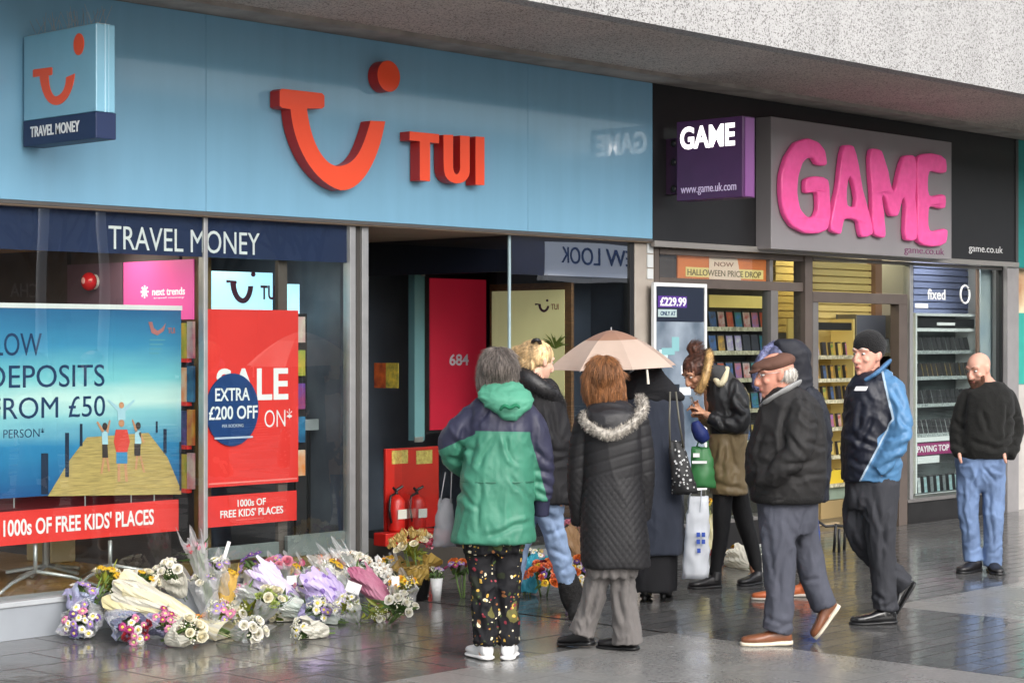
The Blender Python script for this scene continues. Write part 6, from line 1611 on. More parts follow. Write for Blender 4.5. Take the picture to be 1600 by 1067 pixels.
F.limb(F.body, [(1130, 765, -.06), (1126, 840, -.08), (1118, 905, -.08)], [14, 10, 7]); F.limb(F.body, [(1150, 765, .1), (1172, 840, .12), (1182, 908, .12)], [14, 10, 7])
F.finish(skin_mat('skin_tan', srgb('bd8c70')), .0045)
mb = MB()
F.torso(mb, [(588, 1124, 20, .12), (602, 1132, 30, .15), (625, 1136, 34, .17), (665, 1138, 32, .17), (700, 1136, 29, .165), (740, 1137, 29, .17), (765, 1139, 29, .17), (771, 1139, 28, .17)])
F.limb(mb, [(1146, 606, -.1), (1155, 635, -.15), (1157, 662, -.17), (1136, 664, -.17), (1108, 652, -.14)], [15, 15, 14, 12, 9.5]); F.limb(mb, [(1120, 606, .1), (1116, 650, .14), (1106, 657, .06), (1098, 651, 0)], [14, 13, 11, 9])
lea = lambda px, py, dv: np.maximum(np.minimum(677 - py, 1e3) * np.where(dv < -.085, 1, -1), np.where((py < 604), 8, -8))
cq = F.garment('parka', mb, zone_mat('parka_cloth', [srgb('7d6c4e'), (.014, .014, .015)], rough=.5, coat=.15, bump=.15), .009, 3, FOLD_COAT, [lambda px, py, dv: np.maximum(np.minimum(678 - py, (-.06 - dv) * 300), 8 - np.abs(py - 596) * .9)], cr=((1120, 690, 1112, 752), (1140, 690, 1151, 732), (1116, 754, 1162, 764), (1138, 640, 1162, 650), (1150, 618, 1168, 640), (1124, 652, 1136, 670), (1132, 700, 1128, 745)))
path = [F.J(x, y, d) for x, y, d in ((1092, 612, -.09), (1100, 596, -.12), (1106, 574, -.1), (1108, 556, -.04), (1106, 552, .05), (1104, 566, .12), (1098, 590, .12))]
pp, _ = smooth_path(path, [1] * 7, 5); mb = MB(); mb.tube(pp, [.026] * len(pp), 10)
F.strands('fur_hood', fur(pp, .026, 2600, 5, .022, .0012), hair_m('tan_fur', srgb('9a7c50'), .6), cq, base=mb)
mb = MB(); F.torso(mb, [(570, 1116, 15, .1), (584, 1122, 22, .13), (598, 1128, 26, .14)]); F.garment('hood', mb, cloth('dark_hood', srgb('3b3b3c')), .010, 3, FOLD_SOFT, parent=cq)
mb = MB(); F.limb(mb, [(1113, 583, -.06), (1124, 600, -.15), (1132, 592, -.14), (1136, 575, -.06)], [4, 5, 5, 4]); F.child('scarf', mb.mesh('scarf'), cloth('cream_scarf', srgb('c9bfa0')))
mb = MB(); F.limb(mb, [(1130, 760, -.04), (1128, 800, -.07), (1126, 840, -.08), (1119, 885, -.08), (1118, 903, -.08)], [17, 15, 12.5, 10, 9]); F.limb(mb, [(1152, 762, .08), (1162, 810, .11), (1174, 850, .12), (1182, 890, .12), (1183, 908, .12)], [16, 15, 12.5, 9, 8])
F.garment('leggings', mb, cloth('black_legging', (.008, .008, .009), rough=.7), .009, 3, ((25, 20, 14, .002, 1, 3),))
h0 = Z3(F.J(1126, 912, -.08)); F.shoe(h0, h0 - RIGHT * .225 - FWD * .06, .092, .07, M_bshoe, M_black, ankle=F.J(1119, 893, -.08))
h0 = Z3(F.J(1188, 918, .12)); F.shoe(h0, h0 - RIGHT * .165 - FWD * .12, .092, .07, M_bshoe, M_black, ankle=F.J(1183, 895, .12))
shell, co, no = F.hairshell([lambda m_: m_.ell(F.H(0, -.022, .034), .085, .104, .093, F.HM, 20, 12), lambda m_: m_.ell(F.J(1084, 545, 0), .05, .05, .045), lambda m_: m_.ell(F.J(1092, 552, 0), .03, .04, .03)], noise=.006)
F.strands('hair', surface_strands(co, no, 2200, 4, .04, .2, .003, .0009, side=RIGHT * .6 + UP * .5, spread=.015), hair_m('brown_hair', srgb('4a2d22'), .5), base=shell)
ph = MB(); c = F.J(1085, 634, -.07); ph.obox(c, (RIGHT * .3 + FWD).normalized() * .036, (UP * .9 - RIGHT * .35).normalized() * .068, (RIGHT * .9 + UP * .35 - FWD * .2).normalized() * .004)
o = ph.build('mobile_phone', mat('phone_grey', (.16, .16, .17), rough=.3), bevel=.004); setp(o, 'grey mobile phone held in both hands by the person with the bun', 'phone')
# ---------------------------------------------------------------- 6: hooded person half hidden
F = Fig(12.75, 'person in dark hood with lavender lining and blue trousers, half hidden behind flat cap', 1225, 930)
F.head(1214, 572, 0, RAD(75), .2, 0, 1.0, lips=False)
F.neck(1228, 612, 0)
F.torso(F.body, [(608, 1232, 22, .08), (635, 1240, 30, .13), (700, 1244, 30, .13), (790, 1246, 30, .13)])
F.limb(F.body, [(1252, 630, -.1), (1262, 700, -.12), (1250, 760, -.1)], [11, 10, 8]); F.limb(F.body, [(1240, 630, .12), (1238, 700, .14), (1230, 760, .1)], [11, 10, 8])
F.hand(F.J(1250, 762, -.1), F.J(1244, 792, -.08), -FWD, .5); F.hand(F.J(1230, 762, .1), F.J(1226, 790, .1), FWD, .5)
F.limb(F.body, [(1254, 780, .06), (1262, 850, .1), (1260, 905, .1)], [15, 11, 8]); F.limb(F.body, [(1236, 780, -.05), (1224, 860, -.06), (1208, 915, -.06)], [15, 11, 8])
F.finish(skin_mat('skin_fair', (1, 1, 1)))
mb = MB()
F.torso(mb, [(604, 1236, 30, .12), (622, 1246, 38, .16), (660, 1256, 40, .18), (710, 1256, 40, .18), (770, 1256, 38, .18), (782, 1256, 36, .17)])
F.limb(mb, [(1254, 628, -.1), (1270, 680, -.14), (1266, 740, -.13)], [17, 16, 13]); F.limb(mb, [(1246, 628, .12), (1242, 690, .16), (1234, 752, .12)], [16, 15, 12])
ct = F.garment('jacket', mb, cloth('ink_jacket', srgb('20222a'), rough=.55, coat=.05), .012, 3, FOLD_COAT)
mb = MB(); F.torso(mb, [(530, 1230, 14, .07), (535, 1230, 24, .10), (550, 1238, 28, .13), (575, 1243, 24, .125), (600, 1243, 26, .125), (615, 1244, 26, .12)]); F.garment('hood', mb, cloth('ink_hood', srgb('24252c'), rough=.6), .010, 3, ((12, 9, 14, .006, 1, 4),), parent=ct)
path = [F.J(x, y, d) for x, y, d in ((1182, 606, -.1), (1183, 585, -.12), (1189, 562, -.1), (1199, 547, -.05), (1210, 540, 0), (1214, 540, .06))]
pp, _ = smooth_path(path, [1] * 6, 5); mb = MB(); mb.tube(pp, [.028] * len(pp), 10); mb.ell(F.J(1212, 558, -.02), .085, .1, .085)
F.strands('hood_lining', fur(pp, .036, 2600, 9, .013, .0016), hair_m('lavender_pile', srgb('5d6080'), .4), ct, base=mb)
mb = MB(); F.limb(mb, [(1254, 780, .06), (1263, 830, .1), (1264, 880, .1), (1262, 905, .1)], [19, 17, 14, 12]); F.limb(mb, [(1236, 780, -.05), (1226, 850, -.06), (1210, 912, -.06)], [18, 15, 12])
F.garment('trousers', mb, cloth('royal_trousers', srgb('2f4a8f')), .010, 3, FOLD_TROU)
M_oshoe = mat('orange_shoe', srgb('b8623a'), rough=.45)
h0 = Z3(F.J(1232, 938, -.06)); F.shoe(h0, h0 - RIGHT * .24, .09, .07, M_oshoe, mat('pale_rubber', srgb('b5ada2')), ankle=F.J(1212, 905, -.06)); h0 = Z3(F.J(1264, 915, .1)); F.shoe(h0, h0 - RIGHT * .22, .09, .07, M_oshoe, mat('pale_rubber', (1, 1, 1)), ankle=F.J(1262, 895, .1))
# ---------------------------------------------------------------- 7: man in the flat cap
F = Fig(10.87, 'person with white hair in brown flat cap, black jacket, grey trousers and brown shoes', 1225, 1005)
M_wbrow = mat('brow_grey', srgb('c9c2b8'), rough=.8)
F.head(1211, 586, 0, RAD(82), .16, 0, 1.03, brow_col=M_wbrow, nose=.9)
F.neck(1228, 622, .0, .06)
F.torso(F.body, [(618, 1228, 24, .08), (640, 1232, 38, .15), (700, 1230, 44, .16), (770, 1230, 42, .15)])
F.limb(F.body, [(1246, 650, -.17), (1240, 705, -.2), (1212, 742, -.16), (1200, 748, -.13)], [14, 12, 10, 8]); F.limb(F.body, [(1236, 650, .17), (1228, 705, .2), (1206, 744, .14)], [14, 12, 9])
F.hand(F.J(1200, 748, -.13), F.J(1190, 766, -.10), FWD, .9, thumb=-1); F.hand(F.J(1206, 744, .14), F.J(1196, 764, .10), -FWD, .9)
F.limb(F.body, [(1222, 780, -.07), (1218, 880, -.08), (1218, 985, -.08)], [22, 16, 10]); F.limb(F.body, [(1246, 780, .08), (1258, 870, .08), (1292, 958, .06)], [22, 16, 10])
F.finish(skin_mat('skin_ruddy', srgb('c98d78')))
mb = MB()
F.torso(mb, [(606, 1226, 22, .10), (616, 1230, 34, .14), (632, 1235, 46, .19), (665, 1233, 55, .215), (700, 1230, 62, .225), (735, 1228, 63, .225), (760, 1229, 59, .215), (772, 1229, 56, .205), (783, 1229, 54, .20)])
F.limb(mb, [(1250, 644, -.15), (1252, 676, -.21), (1243, 708, -.24), (1214, 738, -.22), (1186, 750, -.16)], [23, 23, 21, 18, 14]); F.limb(mb, [(1240, 644, .15), (1234, 700, .22), (1200, 745, .17)], [22, 20, 14])
jk = F.garment('jacket', mb, cloth('black_jacket', (.019, .018, .018), rough=.7, bump=.25, spec=.3), .010, 4, ((6, 5, 6, .011, 1, 1), (13, 11, 13, .013, 1, 2), (36, 30, 30, .003, 1, 3)), cr=((1222, 660, 1225, 704), (1218, 704, 1193, 737), (1226, 728, 1272, 719), (1228, 747, 1285, 739), (1193, 680, 1181, 714), (1252, 650, 1276, 663), (1233, 636, 1221, 664), (1236, 682, 1260, 714), (1180, 735, 1172, 765), (1262, 690, 1288, 700), (1250, 612, 1262, 640)))
mb = MB(); F.torso(mb, [(771, 1229, 56, .208), (777, 1229, 56.5, .21), (784, 1229, 54, .20)]); F.garment('waistband', mb, cloth('black_rib', (.010, .0095, .0095), rough=.85, bump=.5, bscale=90), .010, 2, parent=jk)
path = [F.J(x, y, d) for x, y, d in ((1192, 634, -.02), (1202, 625, -.11), (1222, 612, -.135), (1240, 602, -.09), (1249, 598, .0), (1240, 602, .09), (1222, 612, .12))]
pp, rr = smooth_path(path, [(.012, .026)] * 7, 5); mb = MB(); mb.tube(pp, rr, 10, upv=UP)
F.garment('collar', mb, cloth('grey_collar', srgb('8f8f8e')), .007, 2, ((20, 20, 20, .003, 0, 2),), parent=jk)
mb = MB(); F.torso(mb, [(760, 1230, 46, .15), (785, 1230, 47, .155), (815, 1231, 44, .15), (832, 1230, 38, .13)])
F.limb(mb, [(1219, 795, -.06), (1217, 840, -.08), (1218, 885, -.08), (1218, 935, -.08), (1216, 972, -.08), (1213, 986, -.08)], [31, 29, 25, 22, 23, 24]); F.limb(mb, [(1248, 795, .08), (1255, 835, .08), (1264, 872, .08), (1276, 915, .07), (1290, 950, .06)], [29, 26, 23, 21, 20])
F.garment('trousers', mb, cloth('slate_trousers', srgb('484a54'), rough=.8, var=.1), .010, 3, ((10, 9, 3, .010, 1, 4), (22, 18, 10, .010, 1, 5), (50, 40, 30, .002, 1, 6)), cr=((1226, 812, 1250, 856), (1199, 836, 1211, 902), (1197, 962, 1222, 974), (1212, 984, 1238, 970), (1258, 906, 1280, 902), (1272, 962, 1294, 949), (1266, 787, 1244, 855), (1222, 880, 1216, 950), (1190, 800, 1200, 830)), ca=.0075)
M_brown = mat('brown_leather', srgb('7a4a30'), rough=.4, var=.2, coat=.15); M_csole = mat('cream_sole', srgb('d8cdb8'), rough=.6)
h0 = Z3(F.J(1236, 1004, -.08)); F.shoe(h0, h0 - RIGHT * .28 - FWD * .03, .105, .075, M_brown, M_csole, .028)
toe = Z3(F.J(1276, 994, .06)); hl = F.J(1314, 948, .06); F.shoe(hl, toe + UP * .012, .10, .075, M_brown, M_csole, .026)
# flat cap
mb = MB(); H = F.H
mb.ell(H(0, -.012, .062), .09, .118, .052, F.HM @ Matrix.Rotation(RAD(-6), 3, 'X'), 24, 12); mb.ell(H(0, .04, .058), .082, .085, .036, F.HM, 20, 10)
mb.ell(H(0, .095, .044), .066, .05, .012, F.HM @ Matrix.Rotation(RAD(-14), 3, 'X'), 18, 8)
F.garment('flat_cap', mb, cloth('brown_tweed', srgb('5b3f34'), rough=.75, var=.2, bump=.3, bscale=140), .006, 3, ((14, 14, 14, .003, 0, 2),))
shell, co, no = F.hairshell([lambda m_: m_.ell(H(0, -.045, -.005), .083, .068, .055, F.HM, 18, 12)], noise=.004, smooth=2)
F.strands('hair', surface_strands(co, no, 900, 3, .035, 1, .004, .0012, spread=.03), hair_m('white_hair', srgb('c9c4bc'), .3), base=shell)
for k in (-1, 1):
    mb = MB(); mb.tube([H(.012 * k, .098, .016), H(.02 * k, .1, .028), H(.045 * k, .094, .026), H(.05 * k, .09, .006), H(.03 * k, .098, -.004), H(.014 * k, .1, .004), H(.012 * k, .098, .016)], .0016, 5); mb.tube([H(.05 * k, .09, .02), H(.078 * k, .04, .018), H(.082 * k, -.01, .016)], .0016, 5); F.child('spectacles', mb.mesh('spectacles'), M_alu)
# ---------------------------------------------------------------- 8: man in the beanie
F = Fig(11.7, 'person in black beanie and navy jacket with bright blue sleeves, hands in pockets', 1370, 970)
F.head(1356, 556, 0, RAD(52), .02, 0, 1.02, brow_col=M_wbrow, nose=.6)
F.neck(1364, 594, .0, .06)
F.torso(F.body, [(592, 1366, 24, .09), (615, 1368, 38, .14), (690, 1366, 40, .14), (745, 1364, 38, .14)])
F.limb(F.body, [(1392, 618, -.12), (1408, 678, -.17), (1384, 728, -.17), (1372, 740, -.15)], [13, 11, 9, 8]); F.limb(F.body, [(1350, 618, .16), (1340, 680, .2), (1345, 735, .15)], [13, 11, 8])
F.hand(F.J(1372, 740, -.15), F.J(1352, 758, -.12), FWD, .5, thumb=-1); F.hand(F.J(1345, 735, .15), F.J(1335, 760, .12), -FWD, .5)
F.limb(F.body, [(1376, 745, -.07), (1376, 840, -.08), (1381, 945, -.08)], [22, 16, 10]); F.limb(F.body, [(1350, 745, .08), (1342, 822, .04), (1376, 878, .08), (1400, 902, .1)], [22, 17, 12, 7])
F.finish(skin_mat('skin_rosy', srgb('d49c88')))
mb = MB()
F.torso(mb, [(580, 1366, 21, .10), (588, 1366, 30, .13), (602, 1368, 43, .165), (630, 1367, 47, .185), (670, 1364, 47, .19), (710, 1362, 46, .185), (742, 1360, 45, .18), (750, 1360, 44, .175)])
F.limb(mb, [(1370, 604, 0), (1378, 588, 0), (1382, 577, 0)], [28, 21, 14]); F.limb(mb, [(1392, 606, -.1), (1403, 640, -.15), (1407, 672, -.18), (1394, 706, -.19), (1372, 735, -.17)], [19, 19, 18.5, 16.5, 14]); F.limb(mb, [(1348, 606, .15), (1338, 670, .2), (1342, 735, .15)], [18, 17, 13])
armline = lambda px, py, dv: np.minimum((px - (1383 + (py - 600) * .22 - np.clip(py - 655, 0, 200) * .75)), (-.02 - dv) * 200)
pipe = lambda px, py, dv: 1.6 - np.abs(armline(px, py, dv)) - 30 * (dv > -.02)
low = lambda px, py, dv: np.minimum(np.minimum((px - 1371) * .9, 12 - np.abs(py - 690 + (px - 1378) * .9)), (-.1 - dv) * 200)
stripe = lambda px, py, dv: 1.8 - np.abs(px - (1404 + (py - 600) * .12)) - np.clip(650 - 0 - py, -1e3, 0) * -1 * 1.0 - 40 * (dv > -.05)
M_bj = zone_mat('two_blue_shell', [srgb('171a27'), srgb('4d7aa2'), srgb('9fb2c2')], rough=.5, coat=.08, bump=.12)
jk = F.garment('jacket', mb, M_bj, .009, 3, ((7, 6, 6, .009, 1, 1), (15, 12, 15, .013, 1, 2), (40, 30, 34, .003, 1, 3)), [lambda a, b, c: np.maximum(armline(a, b, c), low(a, b, c)), pipe], cr=((1390, 686, 1419, 671), (1388, 706, 1424, 691), (1362, 734, 1408, 717), (1393, 630, 1399, 664), (1405, 650, 1424, 668), (1347, 630, 1341, 668), (1364, 652, 1345, 694), (1330, 679, 1364, 698), (1330, 717, 1358, 729), (1398, 605, 1412, 636)))
path = [F.J(x, y, d) for x, y, d in ((1352, 594, -.12), (1370, 583, -.14), (1384, 570, -.08), (1388, 566, .0), (1380, 574, .1), (1360, 586, .13), (1348, 596, .06))]
pp, rr = smooth_path(path, [(.014, .03)] * 7, 5); mb = MB(); mb.tube(pp, rr, 10, upv=UP)
F.garment('collar', mb, cloth('blue_collar', srgb('466f96'), rough=.5), .007, 2, ((20, 20, 20, .003, 0, 2),), parent=jk)
mb = MB(); mb.obox(F.J(1345, 607, -.225), (RIGHT + FWD * -.2).normalized() * .034, UP * .012 + RIGHT * .006, FWD * .012); F.child('chest_logo', mb.mesh('chest_logo'), M_white, jk, False)
mb = MB(); F.torso(mb, [(725, 1364, 40, .14), (748, 1364, 41, .15), (775, 1362, 42, .15), (795, 1362, 38, .13)])
F.limb(mb, [(1375, 755, -.07), (1374, 800, -.08), (1376, 845, -.08), (1380, 895, -.08), (1382, 935, -.08), (1382, 952, -.08)], [29, 27, 23.5, 20, 19, 18.5]); F.limb(mb, [(1350, 755, .08), (1344, 790, .06), (1342, 822, .05), (1356, 853, .07), (1384, 886, .1), (1414, 914, .12)], [29, 27, 24, 21, 19, 17.5])
F.garment('trousers', mb, cloth('charcoal_trousers', srgb('34353a'), rough=.8, var=.1), .010, 3, ((10, 9, 3, .009, 1, 4), (22, 18, 10, .010, 1, 5), (50, 40, 30, .002, 1, 6)), cr=((1340, 765, 1334, 832), (1364, 768, 1386, 852), (1328, 836, 1354, 876), (1366, 926, 1384, 938), (1380, 950, 1399, 938), (1385, 800, 1378, 882), (1400, 890, 1424, 905)))
M_bl = mat('polished_black', (.012, .012, .013), rough=.22, coat=.4)
h0 = Z3(F.J(1399, 968, -.08)); F.shoe(h0, h0 - RIGHT * .275 - FWD * .05, .10, .08, M_bl, M_black, .022, ankle=F.J(1383, 945, -.08))
toe = Z3(F.J(1403, 945, .12)); F.shoe(F.J(1432, 912, .12), toe + UP * .01 - RIGHT * .02, .095, .08, M_bl, M_black, .022)
H = F.H; mb = MB(); mb.ell(H(0, -.018, .06), .09, .112, .098, F.HM @ Matrix.Rotation(RAD(8), 3, 'X'), 24, 14)
mb.ell(H(0, -.02, .04), .088, .108, .06, F.HM @ Matrix.Rotation(RAD(8), 3, 'X'), 24, 12)
F.garment('beanie', mb, cloth('black_knit', (.010, .0095, .010), rough=.95, bump=.8, bscale=130, sheen=.1), .006, 3, ((70, 70, 10, .0015, 0, 2),))
# ---------------------------------------------------------------- 9: bald man
F = Fig(14.27, 'bald bearded person in black jumper and blue jeans, hands in pockets, by the grey jamb', 1535, 890)
M_beard = hair_m('brown_beard', srgb('6b4530'), .4)
F.head(1529, 577, -.03, RAD(52), .33, 0, 1.0, brow_col=mat('brow_brown', srgb('6b4a38')), jaw=1.08)
F.neck(1544, 606, .03, .064)
F.torso(F.body, [(604, 1546, 24, .09), (625, 1544, 38, .12), (690, 1538, 40, .13), (715, 1534, 38, .12)])
F.limb(F.body, [(1514, 630, 0), (1498, 668, -.01), (1502, 706, -.04)], [9, 8, 7]); F.limb(F.body, [(1572, 630, 0), (1584, 668, .0), (1570, 706, -.04)], [9, 8, 7])
F.hand(F.J(1503, 706, -.04), F.J(1510, 730, -.06), RIGHT, .4, thumb=-1); F.hand(F.J(1569, 706, -.04), F.J(1559, 730, -.06), -RIGHT, .4)
F.limb(F.body, [(1514, 715, 0), (1514, 790, 0), (1519, 855, 0)], [15, 11, 7]); F.limb(F.body, [(1552, 715, 0), (1552, 790, 0), (1551, 860, -.03)], [15, 11, 7])
F.finish(skin_mat('skin_pink', srgb('cf9c88')))
mb = MB()
F.torso(mb, [(597, 1546, 18, .09), (603, 1546, 26, .11), (612, 1545, 36, .14), (625, 1543, 39, .165), (645, 1541, 41, .18), (675, 1538, 42, .19), (700, 1535, 41, .185), (710, 1534, 39, .175), (715, 1534, 37, .165)])
F.limb(mb, [(1513, 620, 0), (1503, 645, .01), (1495, 678, -.01), (1501, 712, -.09)], [14, 13.5, 12.5, 10.5]); F.limb(mb, [(1574, 620, 0), (1583, 645, .01), (1587, 678, 0), (1575, 713, -.09)], [14, 13.5, 12.5, 10.5])
F.garment('jumper', mb, cloth('black_jumper', (.0125, .0125, .0115), rough=.9, bump=.5, bscale=110, sheen=.08, spec=.2), .010, 4, ((7, 6, 5, .008, 1, 1), (18, 14, 12, .006, 1, 2), (40, 34, 30, .002, 1, 4)), cr=((1520, 691, 1562, 701), (1508, 622, 1505, 674), (1576, 628, 1573, 680), (1558, 688, 1590, 680), (1556, 700, 1592, 692), (1488, 690, 1506, 698), (1492, 660, 1506, 668), (1575, 655, 1595, 648), (1535, 640, 1545, 672)), ca=.012)
mb = MB(); F.torso(mb, [(700, 1532, 38, .14), (715, 1532, 39, .145), (728, 1532, 39, .138), (742, 1532, 36, .118), (756, 1532, 28, .09), (768, 1532, 14, .05)])
F.limb(mb, [(1514, 728, 0), (1513, 760, 0), (1513, 795, 0), (1517, 834, 0), (1520, 876, 0)], [20, 18.5, 16, 14, 15]); F.limb(mb, [(1552, 728, 0), (1552, 760, 0), (1552, 795, -.02), (1552, 836, -.03), (1551, 884, -.03)], [20, 18.5, 16.5, 14.5, 15])
F.garment('jeans', mb, cloth('blue_denim', srgb('6c82a6'), var=.28, vscale=6, bump=.2), .009, 3, ((13, 12, 9, .009, 1, 4), (24, 20, 16, .006, 1, 5)), cr=((1500, 724, 1528, 716), (1533, 728, 1520, 760), (1536, 728, 1556, 752), (1503, 760, 1510, 840), (1545, 760, 1552, 850), (1506, 848, 1524, 838), (1516, 860, 1534, 850), (1540, 850, 1556, 838), (1548, 866, 1566, 852), (1548, 730, 1566, 736)), ca=.0065, cw=3)
h0 = Z3(F.J(1530, 868, .02)); F.shoe(h0, h0 - RIGHT * .19 - FWD * .17, .10, .075, M_bshoe, M_black, ankle=F.J(1520, 858, 0)); h0 = Z3(F.J(1548, 878, .02)); F.shoe(h0, h0 - RIGHT * .0 - FWD * .27, .10, .075, M_bshoe, M_black, ankle=F.J(1551, 866, -.05))
H = F.H; rs = random.Random(5)
def beard():
    for k in range(1500):
        a = rs.uniform(-1.35, 1.35); z = rs.uniform(-.112, -.03)
        if abs(a) < .28 and -.078 < z < -.058: continue
        if z > -.052 and abs(a) < .95 and not (-.055 < z < -.042 and abs(a) < .35): continue
        zz = (z + .03) / -.085; hw = .069 - .03 * max(0, zz) ** 1.6; yf = .088
        p = H(math.sin(a) * hw * 1.03, .02 + math.cos(a) * (yf - .02) * 1.0, z); d = (p - H(0, .0, -.05)).normalized()
        q = p + d * .003; yield [q - d * .006, q + d * .004 + UP * -.002, q + d * .008 + UP * -.009], .0016
F.strands('beard', beard(), M_beard)
for k, (px, py) in enumerate(((1500, 708), (1570, 708))):
    mb = MB(); F.limb(mb, [(px - 1, py + 2, -.15), (px, py + 8, -.165), (px + 2, py + 15, -.16)], [3, 2.6, 1.8]); F.child('thumb', mb.mesh('thumb'), skin_mat('skin_pink', (1, 1, 1)))
# ================================================================ UMBRELLAS AND BAGS
def umbrella(name, label, apex, axis, R, sag, cols, n=8, tip=.05, shaft=.0, rot=0.0, handle=True):
    ax = axis.normalized(); a = ax.cross(Vector((.2, .1, .97)) if abs(ax.z) < .9 else RIGHT).normalized(); b = ax.cross(a)
    t = empty(name, apex - ax * (shaft if shaft else sag), label, 'umbrella')
    NR, NS = 12, 6
    mb = MB(); grid = []
    for i in range(n * NS):
        th = rot + 2 * math.pi * i / (n * NS); f = (i % NS) / NS; scal = math.sin(f * math.pi)
        row = []
        for j in range(NR + 1):
            u = j / NR; fl = (f - .5) * 2 * math.pi / n; rr = R * u * math.cos(math.pi / n) / math.cos(fl) * (1 - .05 * scal * u * u); zz = -sag * (u ** 1.55)
            row.append(apex + a * (rr * math.cos(th)) + b * (rr * math.sin(th)) + ax * zz)
        grid.append(row)
    vs = [v for r in grid for v in r]; N = n * NS; W1 = NR + 1
    for i in range(N):
        i2 = (i + 1) % N
        fs = [(i * W1 + j, i2 * W1 + j, i2 * W1 + j + 1, i * W1 + j + 1) for j in range(NR)]
        for f_ in fs: mb.f.append(f_); mb.mi.append(0)
    mb.v = [tuple(v) for v in vs]
    # paler outer band: sky sheen painted into the colour of the same cloth
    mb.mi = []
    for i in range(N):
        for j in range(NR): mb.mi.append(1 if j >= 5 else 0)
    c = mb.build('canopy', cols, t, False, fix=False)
    sd = c.modifiers.new('cloth', 'SOLIDIFY'); sd.thickness = .0012
    mb = MB(); mb.tube([apex - ax * .01, apex + ax * tip], [.006, .003], 8); mb.build('ferrule', M_alu, t)
    for k in range(n):
        th = rot + 2 * math.pi * k / n
        pts = [apex + a * (R * u * math.cos(th)) + b * (R * u * math.sin(th)) + ax * (-sag * u ** 1.55 - .004) for u in (0.02, .3, .6, .85, 1.01)]
        mb = MB(); mb.tube(pts, .0022, 5); mb.build('rib', M_alu, t)
    if shaft:
        mb = MB(); mb.tube([apex, apex - ax * shaft], .006, 8); mb.build('shaft', M_alu, t)
        if handle:
            e = apex - ax * shaft; mb = MB(); mb.tube([e + ax * .02, e - ax * .09], [.013, .015], 10); mb.build('handle', M_black, t, True)
    return t
M_beige = mat('beige_nylon', srgb('a8826e'), rough=.45, coat=.12, var=.05, transl=.25); M_sheen_ny = mat('sheen_nylon', srgb('cbb5a6'), rough=.45, coat=.12, var=.05, transl=.25)
wU = 12.55; apx = P(955, 516, wU); 
ax = (UP * 1.0 + RIGHT * -.03 - FWD * .03).normalized()
u1 = umbrella('umbrella', 'open beige umbrella held up over the person in the navy coat', apx, ax, .432, .240, [M_beige, M_sheen_ny], 8, .02, .62, .25)
mb = MB(); mb.tube([P(1011, 577, wU - .37), P(1013, 600, wU - .37)], [.006, .009], 6); mb.build('strap', mat('cream_strap', srgb('d9d2c2')), u1)
# translucent bag at the green jacket's side
def bag_mesh(J, top, bot, wt, wb, th, seed, crump=.02):
    """sack hanging between pixel points top and bot"""
    rs = random.Random(seed); mb = MB(); rings = []
    for k in range(15):
        u = k / 14; c = J(top[0] + (bot[0] - top[0]) * u, top[1] + (bot[1] - top[1]) * u, 0)
        w_ = wt + (wb - wt) * u; w_ *= (.8 + .2 * min(1, u * 4)); t_ = th * math.sin(min(1, u * 1.25 + .12) * math.pi * .5) * (1 if u < .93 else .75)
        ring = []
        for i in range(28):
            a = 2 * math.pi * i / 28; ring.append(c + RIGHT * (math.cos(a) * w_) + FWD * (math.sin(a) * t_))
        rings.append(ring)
    mb.rings(rings)
    me = mb.mesh('bag'); n = len(me.vertices); co = np.zeros(n * 3); me.vertices.foreach_get('co', co); co = co.reshape(-1, 3)
    no = np.zeros(n * 3); me.vertices.foreach_get('normal', no); no = no.reshape(-1, 3)
    d = (1 - 2 * np.abs(vnoise((co + seed) * np.array([16, 16, 9]))) ** .6) * crump + vnoise((co + seed) * 45) * crump * .35
    me.vertices.foreach_set('co', (co + no * d[:, None]).ravel()); return me
J1 = lambda x, y, d: P(x, y, 10.42 + d)
t = empty('carrier_bag', tuple(J1(693, 855, 0)), 'crumpled grey see-through carrier bag hanging beside the green jacket', 'bag')
M_film = glass_mat('grey_film', (.60, .60, .63), 1.45, .18, wob=30, minref=.10, milk=.38)
link('sack', bag_mesh(J1, (697, 778), (694, 854), .045, .068, .05, 3, .012), M_film, t, True)
for a, b in (((696, 738), (688, 785)), ((706, 735), (704, 785))):
    mb = MB(); mb.tube([J1(a[0], a[1], .02), J1((a[0] + b[0]) / 2, (a[1] + b[1]) / 2, 0), J1(b[0], b[1], 0)], [(.004, .012), (.003, .010), (.004, .014)], 8); mb.build('handle', mat('film_handle', srgb('8d8c90'), rough=.3), t, True)
mb = MB(); mb.ell(J1(697, 838, 0), .03, .03, .035); o = mb.build('red_packet', mat('packet_red', srgb('8a2a38'), rough=.4), None, True); setp(o, 'dark red packet at the bottom of the grey see-through bag', 'packet')
